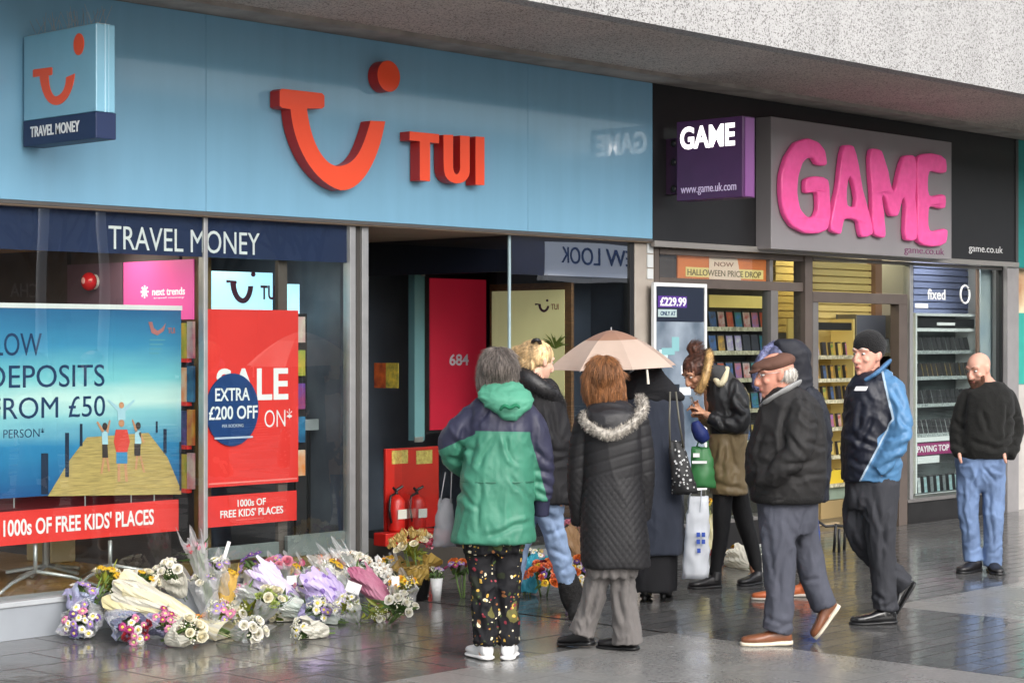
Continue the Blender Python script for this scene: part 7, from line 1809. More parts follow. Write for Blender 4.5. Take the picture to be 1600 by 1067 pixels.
# black and white shoulder bag
J3 = lambda x, y, d: P(x, y, 12.4 + d)
def leopard():
    m = bpy.data.materials.new('patterned_cloth'); m.use_nodes = True; nt = m.node_tree; b = nt.nodes['Principled BSDF']; L = nt.links.new
    tc = nt.nodes.new('ShaderNodeTexCoord'); v = nt.nodes.new('ShaderNodeTexVoronoi'); v.inputs['Scale'].default_value = 48; L(tc.outputs['Object'], v.inputs['Vector'])
    g = nt.nodes.new('ShaderNodeMath'); g.operation = 'LESS_THAN'; g.inputs[1].default_value = .36; L(v.outputs['Distance'], g.inputs[0])
    sp = nt.nodes.new('ShaderNodeSeparateColor'); L(v.outputs['Color'], sp.inputs[0]); q = nt.nodes.new('ShaderNodeMath'); q.operation = 'GREATER_THAN'; q.inputs[1].default_value = .52; L(sp.outputs[0], q.inputs[0])
    mu = nt.nodes.new('ShaderNodeMath'); mu.operation = 'MULTIPLY'; L(g.outputs[0], mu.inputs[0]); L(q.outputs[0], mu.inputs[1])
    mx = nt.nodes.new('ShaderNodeMix'); mx.data_type = 'RGBA'; mx.inputs[6].default_value = (.012, .012, .013, 1); mx.inputs[7].default_value = (.5, .5, .5, 1); L(mu.outputs[0], mx.inputs[0]); L(mx.outputs[2], b.inputs['Base Color']); b.inputs['Roughness'].default_value = .6
    return m
t = empty('shoulder_bag', tuple(J3(1066, 775, 0)), 'black shoulder bag with white speckles and long thin straps on navy coat', 'bag')
me = bag_mesh(J3, (1056, 688), (1072, 772), .05, .085, .055, 8, .010); link('body', me, leopard(), t, True)
for a in ((1047, 612, 1047, 700), (1056, 612, 1068, 700)):
    mb = MB(); mb.tube([J3(a[0], a[1], -.02), J3((a[0] + a[2]) / 2 - 1, (a[1] + a[3]) / 2, -.05), J3(a[2], a[3], -.01)], .006, 8); mb.build('strap', mat('khaki_strap', srgb('5c5a50'), rough=.5), t, True)
# white carrier bag with blue squares
JB = lambda x, y, d: P(x, y, 12.5 + d)
t = empty('carrier_bag', tuple(Z3(JB(1088, 905, 0))), 'white plastic carrier bag with blue squares, hanging by the navy coat', 'bag')
M_wp = mat('white_plastic', srgb('d6dae0'), rough=.35, coat=.1, transl=.3)
link('sack', bag_mesh(JB, (1091, 776), (1086, 903), .075, .088, .05, 5, .012), M_wp, t, True)
mb = MB(); mb.tube([JB(1078, 770, 0), JB(1076, 800, -.02)], [(.004, .014)] * 2, 8); mb.tube([JB(1096, 765, 0), JB(1094, 800, -.02)], [(.004, .014)] * 2, 8); mb.build('handles', M_wp, t)
M_bsq = mat('blue_square', srgb('2447a0'), rough=.35)
for x, y in ((1089, 832), (1097, 832), (1089, 843), (1097, 843), (1090, 857)):
    mb = MB(); c = JB(x + 2, y + 3, -.066); mb.obox(c, RIGHT * .011, UP * .014, FWD * .004); mb.build('printed_square', M_bsq, t)
# green shopping bag and blue bundle by the person with the bun
JG = lambda x, y, d: P(x, y, 13.25 + d)
t = empty('shopping_bag', tuple(JG(1097, 762, 0)), 'bright green shopping bag with white bands in front of the khaki parka', 'bag')
link('sack', bag_mesh(JG, (1095, 698), (1100, 762), .075, .085, .05, 6, .008), mat('grass_green', srgb('3b7d48'), rough=.45), t, True)
mb = MB(); mb.obox(JG(1093, 722, -.066), RIGHT * .05, UP * .009, FWD * .004); mb.build('white_band', M_white, t)
mb = MB(); mb.obox(JG(1088, 711, -.062), RIGHT * .022, UP * .013, FWD * .004); mb.build('white_patch', M_white, t)
mb = MB(); mb.tube([JG(1088, 700, 0), JG(1092, 688, 0), JG(1106, 690, 0), JG(1106, 702, 0)], .006, 8); mb.build('handle', mat('grass_green', (0, 1, 0)), t, True)
mb = MB(); J5 = lambda x, y, d: P(x, y, 13.2 + d)
mb.tube([J5(1086, 658, 0), J5(1089, 668, 0), J5(1096, 680, 0), J5(1103, 690, 0)], [.028, .045, .055, .035], 12)
me = baked(mb.mesh('b'), [('REMESH', dict(mode='VOXEL', voxel_size=.01)), ('SMOOTH', dict(factor=.5, iterations=4))], 'blue_pouch')
o = link('blue_pouch', me, cloth('royal_blue', srgb('1d2a62'), rough=.55), None, True); setp(o, 'royal blue pouch hanging under the hands holding the phone', 'bag')

# ================================================================ FLOWERS
FL = {}
def petal_flower(kind, key, col, col2, seed):
    """flower meshes shared by copies: daisy, rose, tulip, carnation, lily, small"""
    k = (kind, key)
    if k in FL: return FL[k]
    rs = random.Random(seed); mb = MB()
    if kind == 'daisy':
        for layer in range(2):
            n = 13
            for i in range(n):
                a = 2 * math.pi * (i + layer * .5) / n + rs.uniform(-.1, .1); L_ = .026 * rs.uniform(.85, 1.05) * (1 - .15 * layer); w_ = .0055; z1 = .003 + layer * .003 + rs.uniform(-.003, .002)
                d = Vector((math.cos(a), math.sin(a), 0)); s_ = Vector((-d.y, d.x, 0))
                mb.add([d * .005, d * L_ * .55 + s_ * w_ + UP * (.006 + z1), d * L_ + UP * z1, d * L_ * .55 - s_ * w_ + UP * (.006 + z1)], [(0, 1, 2, 3)], 0)
        mb.ell((0, 0, .006), .0085, .0085, .005, nu=9, nv=5, mi=1)
    elif kind == 'rose':
        for layer in range(4):
            n = 5 - (layer > 2); r0 = .022 - layer * .005
            for i in range(n):
                a0 = 2 * math.pi * i / n + layer * .7; da = .75
                vs = []
                for u in (-1, -.5, 0, .5, 1):
                    for v in (0, .5, 1):
                        a = a0 + u * da; r = r0 * (.35 + .75 * v ** .7) * (1 + (.25 if v == 1 and layer == 0 else -.45 if v == 1 and layer > 1 else 0) + rs.uniform(-.08, .08)); z = (.026 + .003 * layer) * v * (1 - .15 * abs(u)) * (.75 if layer == 0 else 1) + rs.uniform(-.001, .001)
                        vs.append((r * math.cos(a), r * math.sin(a), z))
                mb.add(vs, [(q * 3 + p, q * 3 + 3 + p, q * 3 + 4 + p, q * 3 + 1 + p) for q in range(4) for p in range(2)], 1 if layer > 1 else 0)
    elif kind == 'tulip':
        for i in range(6):
            a0 = 2 * math.pi * i / 6; vs = []
            for u in (-1, 0, 1):
                for v, r, z in ((0, .004, 0), (.35, .017, .012), (.7, .016, .032), (1, .007 + rs.uniform(0, .004), .048)):
                    a = a0 + u * .6 * (1 - v * .7); vs.append((r * math.cos(a) * (1.05 if i % 2 else .95), r * math.sin(a) * (1.05 if i % 2 else .95), z))
            mb.add(vs, [(q * 4 + p, q * 4 + 4 + p, q * 4 + 5 + p, q * 4 + 1 + p) for q in range(2) for p in range(3)], i % 2)
    elif kind == 'carnation':
        for i in range(46):
            d = Vector((rs.gauss(0, 1), rs.gauss(0, 1), abs(rs.gauss(0, 1)) + .15)).normalized(); s_ = d.orthogonal().normalized(); s_ = Matrix.Rotation(rs.uniform(0, 6.28), 3, d) @ s_; t_ = d.cross(s_)
            c = d * .008; e = d * .023 * rs.uniform(.85, 1.1); w_ = .008
            mb.add([c, e + s_ * w_ + t_ * rs.uniform(-.004, .004), e + d * .003, e - s_ * w_ + t_ * rs.uniform(-.004, .004)], [(0, 1, 2, 3)], i % 2)
    elif kind == 'lily':
        for i in range(6):
            a = 2 * math.pi * i / 6; d = Vector((math.cos(a), math.sin(a), 0)); s_ = Vector((-d.y, d.x, 0)); w_ = .012
            P_ = [(0.004, .0, 0), (.02, .016, w_), (.038, .022, w_ * .8), (.052, .010, 0)]
            mb.add([d * .004, d * .02 + UP * .016 + s_ * w_, d * .02 + UP * .012, d * .02 + UP * .016 - s_ * w_, d * .04 + UP * .02 + s_ * w_ * .8, d * .04 + UP * .016, d * .04 + UP * .02 - s_ * w_ * .8, d * .055 + UP * .008], [(0, 1, 2), (0, 2, 3), (1, 4, 5, 2), (2, 5, 6, 3), (4, 7, 5), (5, 7, 6)], 0)
        for i in range(5):
            a = i * 1.257; mb.tube([(0, 0, .004), (.008 * math.cos(a), .008 * math.sin(a), .03)], .0012, 4, 1)
    elif kind == 'daffodil':
        for i in range(6):
            a = 2 * math.pi * i / 6; d = Vector((math.cos(a), math.sin(a), 0)); s_ = Vector((-d.y, d.x, 0))
            mb.add([d * .005, d * .016 + s_ * .009 + UP * .003, d * .03 + UP * -.002, d * .016 - s_ * .009 + UP * .003], [(0, 1, 2, 3)], 0)
        ring = lambda r, z: [(r * math.cos(k * .6283), r * math.sin(k * .6283), z) for k in range(10)]
        mb.rings([ring(.006, .0), ring(.008, .012), ring(.0125, .02)], cap=False, mi=1)
    else:  # small filler sprig
        for i in range(9):
            c = Vector((rs.uniform(-.016, .016), rs.uniform(-.016, .016), rs.uniform(.0, .014))); mb.ell(c, .0048, .0048, .0042, nu=6, nv=4, mi=i % 2)
    me = mb.mesh('flower_' + kind)
    me.materials.append(mat('petal_%s' % key, srgb(col), rough=.55, var=.12, vscale=30, transl=.3, island=.18)); me.materials.append(mat('heart_%s' % key, srgb(col2), rough=.6, var=.12, vscale=30))
    FL[k] = me; return me
def put_flower(parent, me, p, d, sc, rs):
    o = bpy.data.objects.new('flower', me); COL.objects.link(o); o.parent = parent; o.matrix_parent_inverse = Matrix.Translation(-Vector(parent.location))
    q = d.normalized().to_track_quat('Z', 'Y').to_matrix().to_4x4() @ Matrix.Rotation(rs.uniform(0, 6.28), 4, 'Z')
    o.matrix_basis = Matrix.Translation(p) @ q @ Matrix.Diagonal((sc * rs.uniform(.85, 1.15), sc * rs.uniform(.85, 1.15), sc * rs.uniform(.7, 1.1), 1)); return o
def leaf_set(mb, p, d, n, L_, w_, rs, spread=.8):
    d = d.normalized()
    for k in range(n):
        q = (d + Vector((rs.gauss(0, spread), rs.gauss(0, spread), rs.gauss(0, spread * .8)))).normalized()
        l = L_ * rs.uniform(.6, 1.2); s_ = q.orthogonal().normalized(); s_ = Matrix.Rotation(rs.uniform(0, 6.28), 3, q) @ s_; nn = q.cross(s_); w2 = w_ * rs.uniform(.7, 1.2)
        b = p + Vector((rs.gauss(0, .02), rs.gauss(0, .02), rs.gauss(0, .015)))
        pts = [b, b + q * l * .3 + s_ * w2 + nn * .004, b + q * l * .65 + s_ * w2 * .8 + nn * .0, b + q * l - nn * .012, b + q * l * .65 - s_ * w2 * .8, b + q * l * .3 - s_ * w2 + nn * .004, b + q * l * .3 - nn * .002, b + q * l * .65 - nn * .004]
        pts = [Vector((v.x, v.y, max(v.z, .006))) for v in pts]
        mb.add(pts, [(0, 1, 6), (1, 2, 7, 6), (2, 3, 7), (3, 4, 7), (4, 5, 6, 7), (5, 0, 6)])
M_leaf = mat('leaf_green', srgb('46602c'), rough=.5, island=.45, var=.2, vscale=12, transl=.2)
M_leaf_y = mat('leaf_yellow', srgb('80862f'), rough=.5, island=.35, var=.2, vscale=12, transl=.2)
M_stem = mat('stem_green', srgb('5f7a3c'), rough=.5, island=.2)
M_cello = glass_mat('cellophane', (.94, .95, .96), 1.5, .08, wob=26, minref=.14, milk=.30)
def paper(name, c, tr=.25, rough=.5, var=.05, c2=None, vs=5): return mat('paper_' + name, srgb(c), rough=rough, var=var, transl=tr, vscale=vs, color2=None if c2 is None else srgb(c2))
def spotted(name, base, spot, scale=26, th=.28):
    if name in _mats: return _mats[name]
    m = bpy.data.materials.new(name); m.use_nodes = True; nt = m.node_tree; b = nt.nodes['Principled BSDF']; L = nt.links.new
    tc = nt.nodes.new('ShaderNodeTexCoord'); v = nt.nodes.new('ShaderNodeTexVoronoi'); v.inputs['Scale'].default_value = scale; L(tc.outputs['Object'], v.inputs['Vector'])
    g = nt.nodes.new('ShaderNodeMath'); g.operation = 'LESS_THAN'; g.inputs[1].default_value = th; L(v.outputs['Distance'], g.inputs[0])
    mx = nt.nodes.new('ShaderNodeMix'); mx.data_type = 'RGBA'; mx.inputs[6].default_value = (*srgb(base), 1); mx.inputs[7].default_value = (*srgb(spot), 1); L(g.outputs[0], mx.inputs[0]); L(mx.outputs[2], b.inputs['Base Color']); b.inputs['Roughness'].default_value = .4
    _mats[name] = m; return m
def bouquet(label, S, E, r0, r1, wrap, flowers, seed, nfl=10, fsize=1.0, leaves=14, leafm=None, neck=None, ribbon=None, cover=.86, flat=.75, stems=True, collar=.04, group=None, extra_wrap=None, dome=.6, leafL=.09):
    """S: stem end, E: where the blooms sit (world points); wrap: material; flowers: list of (kind, key, colour, heart)"""
    rs = random.Random(seed); S = Vector(S); E = Vector(E); d = (E - S); L_ = d.length; d.normalize()
    up = UP - d * d.z; up = up.normalized() if up.length > .2 else -FWD; sd = d.cross(up).normalized()
    base = Vector(((S.x + E.x) / 2, (S.y + E.y) / 2, 0)) 
    if wrap is M_cello: cover = max(cover, 1.12)
    fsize *= .86
    t = empty('bouquet', base, label, 'bouquet', group)
    zmin = .004
    def clampz(v): return Vector((v.x, v.y, max(v.z, zmin + rs.uniform(0, .003))))
    if wrap is not None:
        for wi, wm in enumerate([wrap] + ([extra_wrap] if extra_wrap else [])):
            mb = MB(); rings = []; n = 44; ph = [rs.uniform(0, 6.28) for _ in range(4)]; K = 14
            grow = 1 + .12 * wi
            for k in range(K + 1):
                u = k / K; r = (r0 + (r1 - r0) * u ** .8) * grow
                if neck is not None and u < neck: r = r0 * (1.6 - 1.1 * min(1, u / neck)) + .006
                elif neck is not None: r = r0 * .5 + (r1 - r0 * .5) * ((u - neck) / (1 - neck)) ** .75
                ring = []
                for i in range(n):
                    a = 2 * math.pi * i / n
                    pl = .10 * math.sin(3 * a + ph[0] + u * 1.5) + .06 * math.sin(7 * a + ph[1] + u * 6) + .035 * math.sin(16 * a + ph[2] + 4 * math.sin(u * 7)) + .06 * math.sin(2 * a + ph[3] + u * 9) + .05 * math.sin(11 * u + 5 * a + ph[2])
                    rr = r * (1 + pl * (.5 + u)); ex = 0
                    if k == K: ex = collar * (math.sin(4 * a + ph[1]) + .6 * math.sin(7 * a + ph[0]) + rs.uniform(-.3, .3))
                    c = S + d * (L_ * cover * u + ex)
                    ring.append(clampz(c + up * (math.cos(a) * rr * flat) + sd * (math.sin(a) * rr)))
                rings.append(ring)
            mb.rings(rings, cap=False); mb.build('wrapper', wm, t, False, fix=False)
    if ribbon is not None:
        u = neck if neck is not None else .18; c = S + d * (L_ * cover * u); rr = r0 * .62 + .008
        mb = MB()
        pts = [clampz(c + up * (math.cos(a) * rr * flat) + sd * (math.sin(a) * rr)) for a in [k * math.pi / 10 for k in range(21)]]
        mb.tube(pts, [(.004, .016)] * 21, 8, upv=d)
        for s_ in (-1, 1):
            q = c + up * rr * flat; mb.tube([q, q + sd * s_ * .04 + up * .025, q + sd * s_ * .07 + up * .005 - d * .01, q + sd * s_ * .03 - d * .004 + up * .004], [(.003, .014)] * 4, 8)
        mb.build('ribbon', ribbon, t, True)
    lm = MB(); leaf_set(lm, E - d * .04, d, leaves, leafL, .012, rs, .75)
    if lm.f: lm.build('foliage', leafm or M_leaf, t, False, fix=False)
    if stems:
        sm_ = MB()
        for k in range(7):
            a = rs.uniform(0, 6.28); q = S - d * rs.uniform(.0, .05) + (up * math.cos(a) + sd * math.sin(a)) * r0 * .4; e = E + (up * math.cos(a) + sd * math.sin(a)) * r1 * .4
            sm_.tube([clampz(q), clampz(q.lerp(e, .5)), clampz(e)], .0032, 5)
        sm_.build('stems', M_stem, t, True)
    for k in range(nfl):
        kind, key, c1, c2 = flowers[k % len(flowers)]
        me = petal_flower(kind, key, c1, c2, seed + k % 3)
        a = 2.399 * k + rs.uniform(-.3, .3); q = math.sqrt((k + .5) / nfl) * .95
        off = (up * math.cos(a) * flat + sd * math.sin(a)) * (r1 * q)
        p = E + off + d * (r1 * dome * math.sqrt(max(0, 1 - q * q)) - r1 * .2); p = Vector((p.x, p.y, max(p.z, .02)))
        put_flower(t, me, p, d * 1.0 + off / max(r1, 1e-3) * .9 + UP * .35 - FWD * .55 + Vector((rs.uniform(-.2, .2),) * 3), fsize * rs.uniform(.85, 1.2), rs)
    return t
def gp(px, py, z=0.0, dv=0.0):
    """point of the picture at ground depth of its own row, lifted to height z at the same place on the ground"""
    q = onZ(px, py, 0.0) + FWD * dv; return Vector((q.x, q.y, z))
def at(px, py, w):
    q = P(px, py, w)
    return onY(px, py, -.10) if q.y > -.10 else q
WH = ('daisy', 'white', 'e9e7df', 'c9b84a'); PUR = ('daisy', 'purple', '6d4a9a', 'd8c27a'); LIL = ('daisy', 'lilac', 'a98cc4', 'c9b84a'); PNK = ('daisy', 'pink', 'd887ac', 'b8c27a'); MAG = ('daisy', 'magenta', 'b03a7a', 'c9b84a'); CRIM = ('carnation', 'crimson', '8a1524', '5d0f1c')
YEL = ('daffodil', 'yellow', 'e3c23a', 'd89a20'); CREAM = ('rose', 'cream', 'e4dec6', 'd6cba6'); WROSE = ('rose', 'whiterose', 'e9e6dc', 'd5d0b5'); CORAL = ('carnation', 'coral', 'd96a4a', 'e08a5a'); ORG = ('rose', 'orange', 'd8763a', 'b8561f'); RED = ('tulip', 'redtulip', 'b5233c', 'c94a5a'); PTUL = ('tulip', 'pinktulip', 'c95a86', 'd98aa0')
SMALL = ('sprig', 'white_sprig', 'dedccf', 'c9c9a8'); YS_ = ('daisy', 'yellowd', 'dcb52c', '8a6420'); TAN = ('tulip', 'tantulip', 'b59a58', 'c9b070'); PEACH = ('tulip', 'peach', 'd59a7c', 'c97a5c'); PROSE = ('rose', 'pinkrose', 'd88a9a', 'c96a80'); LILY = ('lily', 'lilywhite', 'e6e4dc', 'b8863a')
M_lilac_w = spotted('lilac_spotted', 'b9a8d2', '7a5ea6', 15, .26)
M_lilac2 = spotted('pale_lilac_spotted', 'cfc3de', '8f77b8', 13, .24)
def wd(py): return depth_of(py)
# --- the row before the blue shop, from the left
w_ = wd(998); bouquet('round bouquet of white and purple daisies at the left end of the tributes', at(150, 958, w_ + .25), at(126, 968, w_ - .02), .05, .105, M_cello, [WH, LIL, WH, PUR, WH, PNK], 1, 16, 1.15, 8, collar=.03, flat=1.0)
w_ = wd(1006); bouquet('pink, white and crimson daisy bouquet in lilac tissue lying front left', at(176, 958, w_ + .38), at(212, 985, w_ - .04), .045, .10, paper('lilac', 'a89cc9', c2='8f9fae'), [WH, PNK, CRIM, MAG, WH, PNK, CRIM, MAG], 2, 14, 1.2, 8, collar=.05, extra_wrap=M_cello)
w_ = wd(995); bouquet('large bouquet in cream paper with orange ribbon, lying across the front', at(352, 990, w_ - .10), at(196, 926, w_ + .16), .055, .145, paper('cream', 'd9cf9f', .3, c2='e6e0c8', vs=3), [YS_, CREAM, SMALL], 3, 7, 1.0, 22, M_leaf, neck=.26, ribbon=mat('orange_ribbon', srgb('dd8a3a'), rough=.4), collar=.05, flat=.8, cover=1.0, extra_wrap=paper('white_tissue', 'dcd9cc', .35), leafL=.14)
w_ = wd(975); bouquet('loose green leaves with yellow blooms above the cream paper bouquet', at(230, 945, w_ + .1), at(178, 912, w_ + .22), .03, .06, None, [YS_, CREAM], 4, 4, .9, 40, M_leaf, stems=True, leafL=.13)
w_ = wd(960); bouquet('pink and red tulips in clear wrap standing up against the window', at(322, 918, w_ + .12), at(306, 862, w_ + .22), .035, .075, M_cello, [PTUL, RED, PTUL], 5, 7, 1.0, 16, cover=1.35, collar=.06, leafL=.12)
bouquet('white roses under misty clear wrap behind the cream bouquet', at(330, 968, w_ + .02), at(318, 908, w_ + .12), .05, .11, M_cello, [WROSE, SMALL, LIL, SMALL], 6, 14, 1.0, 20, cover=1.2, collar=.05)
mb = MB(); mb.tube([at(343, 895, w_ + .1), at(358, 846, w_ + .2)], [.012, .012], 8); o = mb.build('card_holder', M_white); setp(o, 'white stick standing up from the flowers by the window', 'stick')
w_ = wd(965); bouquet('yellow paper posy with yellow blooms in the middle of the row', at(350, 948, w_ + .1), at(352, 898, w_ + .18), .04, .075, paper('yellow', 'dcb45c', .3), [YS_, YS_, CREAM], 7, 8, 1.15, 8, cover=1.1)
w_ = wd(982); bouquet('cream roses with green leaves low at the front of the row', at(420, 958, w_ + .2), at(378, 958, w_ + .02), .04, .09, None, [CREAM, SMALL, WROSE, SMALL], 8, 10, 1.0, 50, M_leaf_y, leafL=.11)
w_ = wd(962); bouquet('lilac spotted wrap roll with purple blooms at its upper end', at(462, 940, w_ + .02), at(392, 880, w_ + .22), .055, .105, M_lilac2, [PUR, LIL, PUR], 9, 9, 1.15, 8, collar=.03)
bouquet('small lilac and white posy under the spotted roll', at(420, 940, w_ - .02), at(378, 925, w_ + .04), .04, .07, M_cello, [LIL, WH, PNK], 10, 9, .95, 10)
w_ = wd(972); bouquet('pale mint wrap bouquet with orange blooms lying flat at the front', at(532, 972, w_ - .06), at(432, 938, w_ + .06), .05, .10, paper('mint', 'b9cfc6', .3, c2='dfe4dc'), [CORAL, WROSE, CORAL], 11, 7, .9, 18, collar=.03, flat=.6)
w_ = wd(968); bouquet('lilac spotted paper cone pointing down to the right', at(548, 955, w_ - .04), at(486, 905, w_ + .14), .02, .145, M_lilac_w, [LIL, PNK, WH], 12, 8, .9, 12, collar=.05, flat=.7)
bouquet('white crumpled wrap with cream buds low in front of the cone', at(478, 975, w_ - .02), at(432, 966, w_ - .06), .03, .06, mat('paper_white_tissue', (1, 1, 1)), [CREAM, WROSE], 13, 6, .9, 20, M_leaf_y, flat=.6)
w_ = wd(945); bouquet('yellow daisies and pink tulips by the timber sill', at(480, 925, w_ + .05), at(462, 890, w_ + .12), .03, .07, M_cello, [YS_, PTUL, YS_, PNK], 14, 8, 1.1, 14, cover=1.2, collar=.05)
bouquet('peach tulips in clear wrap leaning on the door', at(548, 930, w_ + .0), at(512, 888, w_ + .14), .035, .075, M_cello, [PEACH, PEACH, SMALL], 15, 9, 1.25, 16, cover=1.35, collar=.06)
bouquet('white lilies in clear wrap leaning on the grey jamb', at(575, 925, w_ + .02), at(536, 876, w_ + .16), .035, .085, M_cello, [LILY, SMALL, LILY], 16, 9, 1.1, 14, cover=1.3, collar=.08)
w_ = wd(955); bouquet('long bouquet rolled in pink paper at the right of the row', at(612, 946, w_ - .06), at(552, 888, w_ + .14), .05, .09, paper('pink', 'b0607f', .2, c2='c98aa0'), [SMALL, PNK], 17, 5, .8, 8, collar=.03)
w_ = wd(970); bouquet('green foliage posy with white buds at the right front of the row', at(560, 945, w_ + .1), at(592, 960, w_ - .02), .03, .075, None, [SMALL, WROSE, SMALL], 18, 9, .8, 52, M_leaf_y, leafL=.09)
bouquet('white sprigs and green leaves under the pink roll', at(580, 940, w_ + .12), at(622, 948, w_ + .04), .03, .07, None, [SMALL, WROSE], 19, 8, .8, 36, M_leaf, leafL=.08)
def card(px, py, w, sx, sz, rot, label):
    mb = MB(); c = at(px, py, w); r = (RIGHT * math.cos(rot) + UP * math.sin(rot)); u = (UP * math.cos(rot) - RIGHT * math.sin(rot) + FWD * .25).normalized()
    mb.obox(c, r * sx, u * sz, r.cross(u) * .0015); o = mb.build('message_card', mat('card_white', (.72, .72, .7), rough=.6)); setp(o, label, 'card')
w_ = wd(960); card(552, 918, w_ - .02, .045, .034, -.35, 'white message card among the flowers under the pink roll'); card(618, 908, w_ + .05, .024, .032, .02, 'white message card tucked in by the black bucket'); card(456, 906, w_ + .02, .03, .028, .1, 'white message card on the lilac spotted roll')
w_ = wd(985); rs9 = random.Random(77)
more = [(112, 955, 132, 925, 'lilac', [LIL, WH, LIL], 'lilac daisies in clear wrap behind the round bouquet at the left end'), (150, 935, 168, 900, 'none', [YS_, CREAM, YS_], 'yellow daisies and leaves at the left shoulder of the cream paper bouquet'),
        (262, 1000, 300, 985, 'white', [CREAM, SMALL], 'dark leaves and cream buds under the foot of the cream paper bouquet'), (285, 930, 262, 892, 'white', [WROSE, SMALL], 'white roses in white tissue just above the cream paper bouquet'),
        (318, 985, 345, 955, 'cello', [LIL, PNK, SMALL], 'misty clear wrap with pink buds right of the orange ribbon'), (352, 930, 335, 885, 'cello', [WH, LIL, SMALL], 'white and yellow blooms under clear wrap by the white stick'),
        (402, 972, 425, 935, 'cello', [CREAM, ('carnation', 'lime', 'aebb6a', '8a9a4a')], 'lime carnations with leaves in the middle of the row'), (448, 915, 432, 882, 'cello', [PNK, PROSE, LIL], 'pink roses in clear wrap behind the lilac spotted roll'),
        (512, 985, 470, 985, 'white', [WH, SMALL], 'flat white tissue with white blooms at the front edge of the row'), (505, 920, 520, 885, 'white', [CORAL, PEACH, YS_], 'coral and yellow blooms between the cone and the peach tulips'),
        (556, 968, 540, 945, 'cello', [SMALL, WH], 'white daisies and leaves low between the cone and the pink roll'), (590, 925, 602, 895, 'cello', [SMALL, LILY], 'white lilies in clear wrap right of the pink roll'),
        (365, 990, 395, 985, 'cello', [SMALL, WROSE], 'white buds with trailing leaves at the very front of the row'), (236, 985, 262, 968, 'lilac', [MAG, PNK], 'magenta daisies peeping from under the cream paper bouquet'),
        (140, 985, 118, 972, 'lilac', [LIL, PUR, WH], 'purple daisies low at the very left end before the grey plinth'), (205, 940, 225, 905, 'white', [CREAM, WROSE, YS_], 'cream roses peeping over the top of the cream paper bouquet'), (385, 925, 405, 895, 'white', [PUR, WH, LIL], 'purple and white blooms in white tissue below the window sill'), (470, 965, 498, 950, 'lilac', [WH, LIL, SMALL], 'lilac tissue bouquet tucked under the spotted cone'), (545, 915, 560, 880, 'white', [WROSE, LILY], 'white roses in white tissue behind the pink roll'), (640, 945, 628, 915, 'cello', [YEL, SMALL], 'yellow daffodils under clear wrap close to the black bucket'),
        (610, 968, 628, 945, 'none', [SMALL, WROSE], 'trailing green leaves with white buds at the right end of the row'), (478, 945, 455, 925, 'cello', [WH, PUR], 'white and purple daisies between the two spotted wraps')]
wrapsX = dict(none=None, cello=M_cello, white=mat('paper_white_tissue', (1, 1, 1)), lilac=mat('paper_lilac', (1, 1, 1)))
for k, (x0, y0, x1, y1, wr, fl, lab) in enumerate(more):
    wq_ = wd(y0 + 12)
    bouquet(lab, at(x0, y0, wq_ + .06), at(x1, y1, wq_ + .0), .035, .10, wrapsX[wr], fl, 50 + k, 12, 1.2, 30 if wr == 'none' else 16, M_leaf_y if k % 3 == 1 else M_leaf, leafL=.1, flat=.8, collar=.04)
# --- bucket and pot by the jamb
w_ = wd(940); bb = Z3(P(652, 940, w_ + .1))
t = empty('flower_bucket', bb, 'black bucket of tan and red flowers by the entrance', 'bucket')
mb = MB(); ring = lambda r, z: [bb + Vector((r * math.cos(k * .2618), r * math.sin(k * .2618), z)) for k in range(24)]
mb.rings([ring(.072, .004), ring(.088, .17), ring(.093, .17), ring(.093, .185), ring(.086, .185), ring(.072, .03)], cap=True); mb.build('bucket', M_black, t, True)
mb = MB(); mb.tube([bb + Vector((.09, 0, .16)), bb + Vector((.1, 0, .06)), bb + Vector((0, -.1, .03))], .003, 6); mb.build('handle', M_alu, t)
top = bb + UP * .19
bouquet('tan and red tulips in gold wrap standing in the black bucket', top - UP * .12, top + UP * .14 - RIGHT * .03, .05, .155, mat('gold_wrap', srgb('a88b45'), rough=.4, var=.15, transl=.2), [TAN, TAN, ('carnation', 'rosered', 'a8324a', 'c9788a'), TAN, CREAM], 21, 40, 1.3, 40, M_leaf_y, collar=.03, flat=1.0, dome=.8, cover=.7)
pb = Z3(P(682, 940, w_ + .05)); t = empty('flower_pot', pb, 'slim white pot beside the black bucket', 'pot')
mb = MB(); ring = lambda r, z: [pb + Vector((r * math.cos(k * .2618), r * math.sin(k * .2618), z)) for k in range(24)]
mb.rings([ring(.026, .002), ring(.042, .15), ring(.038, .15), ring(.026, .02)]); mb.build('pot', mat('pot_white', (.6, .6, .6), rough=.4), t, True)
bouquet('lilac flowers in the slim white pot', pb + UP * .1, pb + UP * .19, .02, .055, None, [LIL, PUR, SMALL], 22, 9, .9, 16, leafL=.07, flat=1.0)
bouquet('yellow daffodils beside the black bucket', at(622, 925, w_ + .1), at(606, 880, w_ + .16), .025, .085, M_cello, [YEL, YEL, YS_], 23, 14, 1.0, 14, cover=.8)
bouquet('purple and orange flowers against the glass behind the green jacket', Z3(P(722, 935, wd(935))) + UP * .02, at(718, 888, wd(935) + .05), .03, .10, None, [MAG, LIL, ORG, MAG, LIL, YS_], 24, 20, 1.2, 18, flat=1.0)
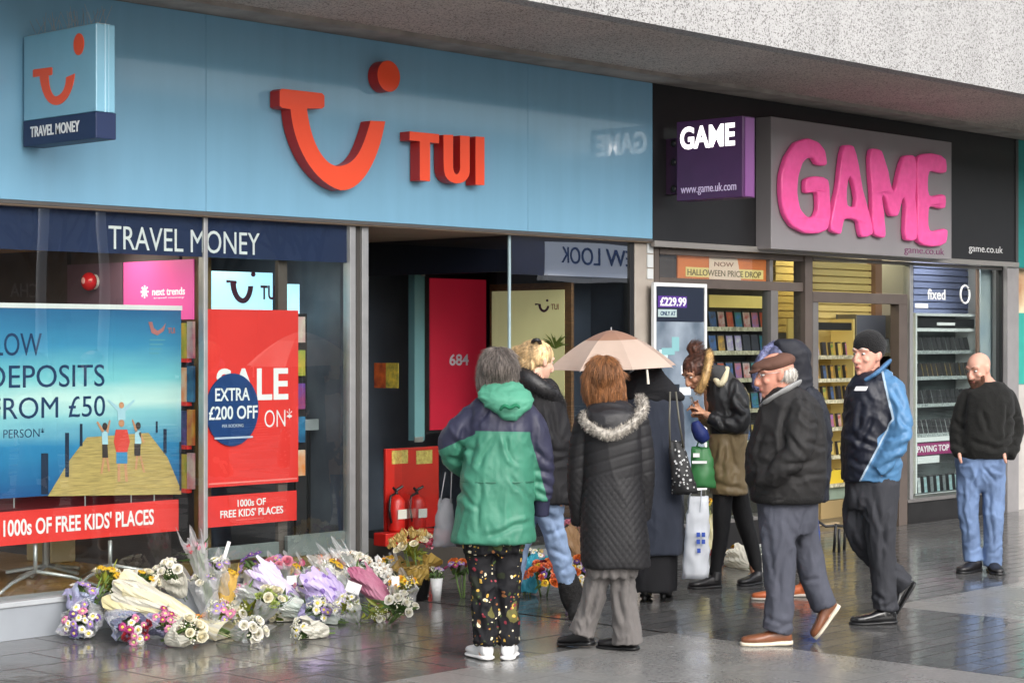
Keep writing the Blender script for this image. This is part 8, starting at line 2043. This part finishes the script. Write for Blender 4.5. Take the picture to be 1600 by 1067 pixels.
# --- beyond the green jacket
w_ = wd(930); bouquet('turquoise wrapped bouquet with pale flowers behind the jeans leg', Z3(P(824, 925, w_)) + UP * .02, at(830, 868, w_ + .05), .055, .10, paper('turquoise', '3a9fb8', .2), [WH, PNK, TAN, WH], 25, 12, 1.0, 12, cover=.95, flat=1.0, collar=.03)
w_ = wd(936); t = bouquet('basket arrangement of coral, red and yellow flowers on the pavement', Z3(P(850, 928, w_ + .08)) + UP * .02, at(850, 898, w_), .06, .13, None, [CORAL, CRIM, CORAL, YS_, PUR, CORAL, ORG], 26, 22, 1.35, 40, M_leaf, flat=1.0, leafL=.09)
w_ = wd(925); bouquet('kraft paper bouquet with pink roses at the top', at(925, 905, w_ - .05), at(892, 830, w_ + .1), .035, .13, paper('kraft', 'a5825c', .12, c2='8d6c49'), [PROSE, CREAM, PNK, PROSE, ('rose', 'peachrose', 'dca083', 'c9805c')], 27, 18, 1.3, 16, collar=.04, cover=.95)
bouquet('white, orange and purple posy at the foot of the kraft paper bouquet', Z3(P(900, 920, wd(925))) + UP * .03, at(905, 895, wd(930)), .04, .11, None, [WH, ORG, PUR, YS_, WH, LIL], 28, 18, 1.2, 20, flat=1.0)
bouquet('yellow blooms at the right edge of the kraft paper bouquet', at(935, 900, w_), at(928, 868, w_ + .02), .025, .06, M_cello, [YS_, YEL], 29, 8, 1.1, 8)
# --- between the legs further right
w_ = wd(895); bouquet('yellow bouquet in white wrap standing behind the white carrier bag', at(1108, 860, w_), at(1100, 790, w_ + .02), .05, .10, paper('lemon', 'd9cf6a', .3, c2='ece7d0'), [YEL, WH, YEL], 30, 12, 1.1, 12)
bouquet('dark red roses in clear wrap low behind the black leggings', Z3(P(1108, 890, w_)) + UP * .02, at(1104, 868, w_), .03, .07, M_cello, [('rose', 'darkred', '9a1626', '6d0f1a')], 31, 9, 1.2, 10)
bouquet('orange and white flowers in crumpled white wrap on the ground between the legs', Z3(P(1180, 888, w_ + .1)) + UP * .03, gp(1148, 882, .06), .05, .12, mat('paper_white_tissue', (1, 1, 1)), [ORG, YS_, WH, ('rose', 'amber', 'd9a24a', 'c9822a')], 32, 16, 1.3, 16, flat=.7)
bouquet('white lilies lying on the ground by the beige shop sill', Z3(P(1172, 868, wd(872))) + UP * .03, gp(1190, 872, .05), .04, .08, M_cello, [LILY, WH], 33, 8, 1.0, 14)
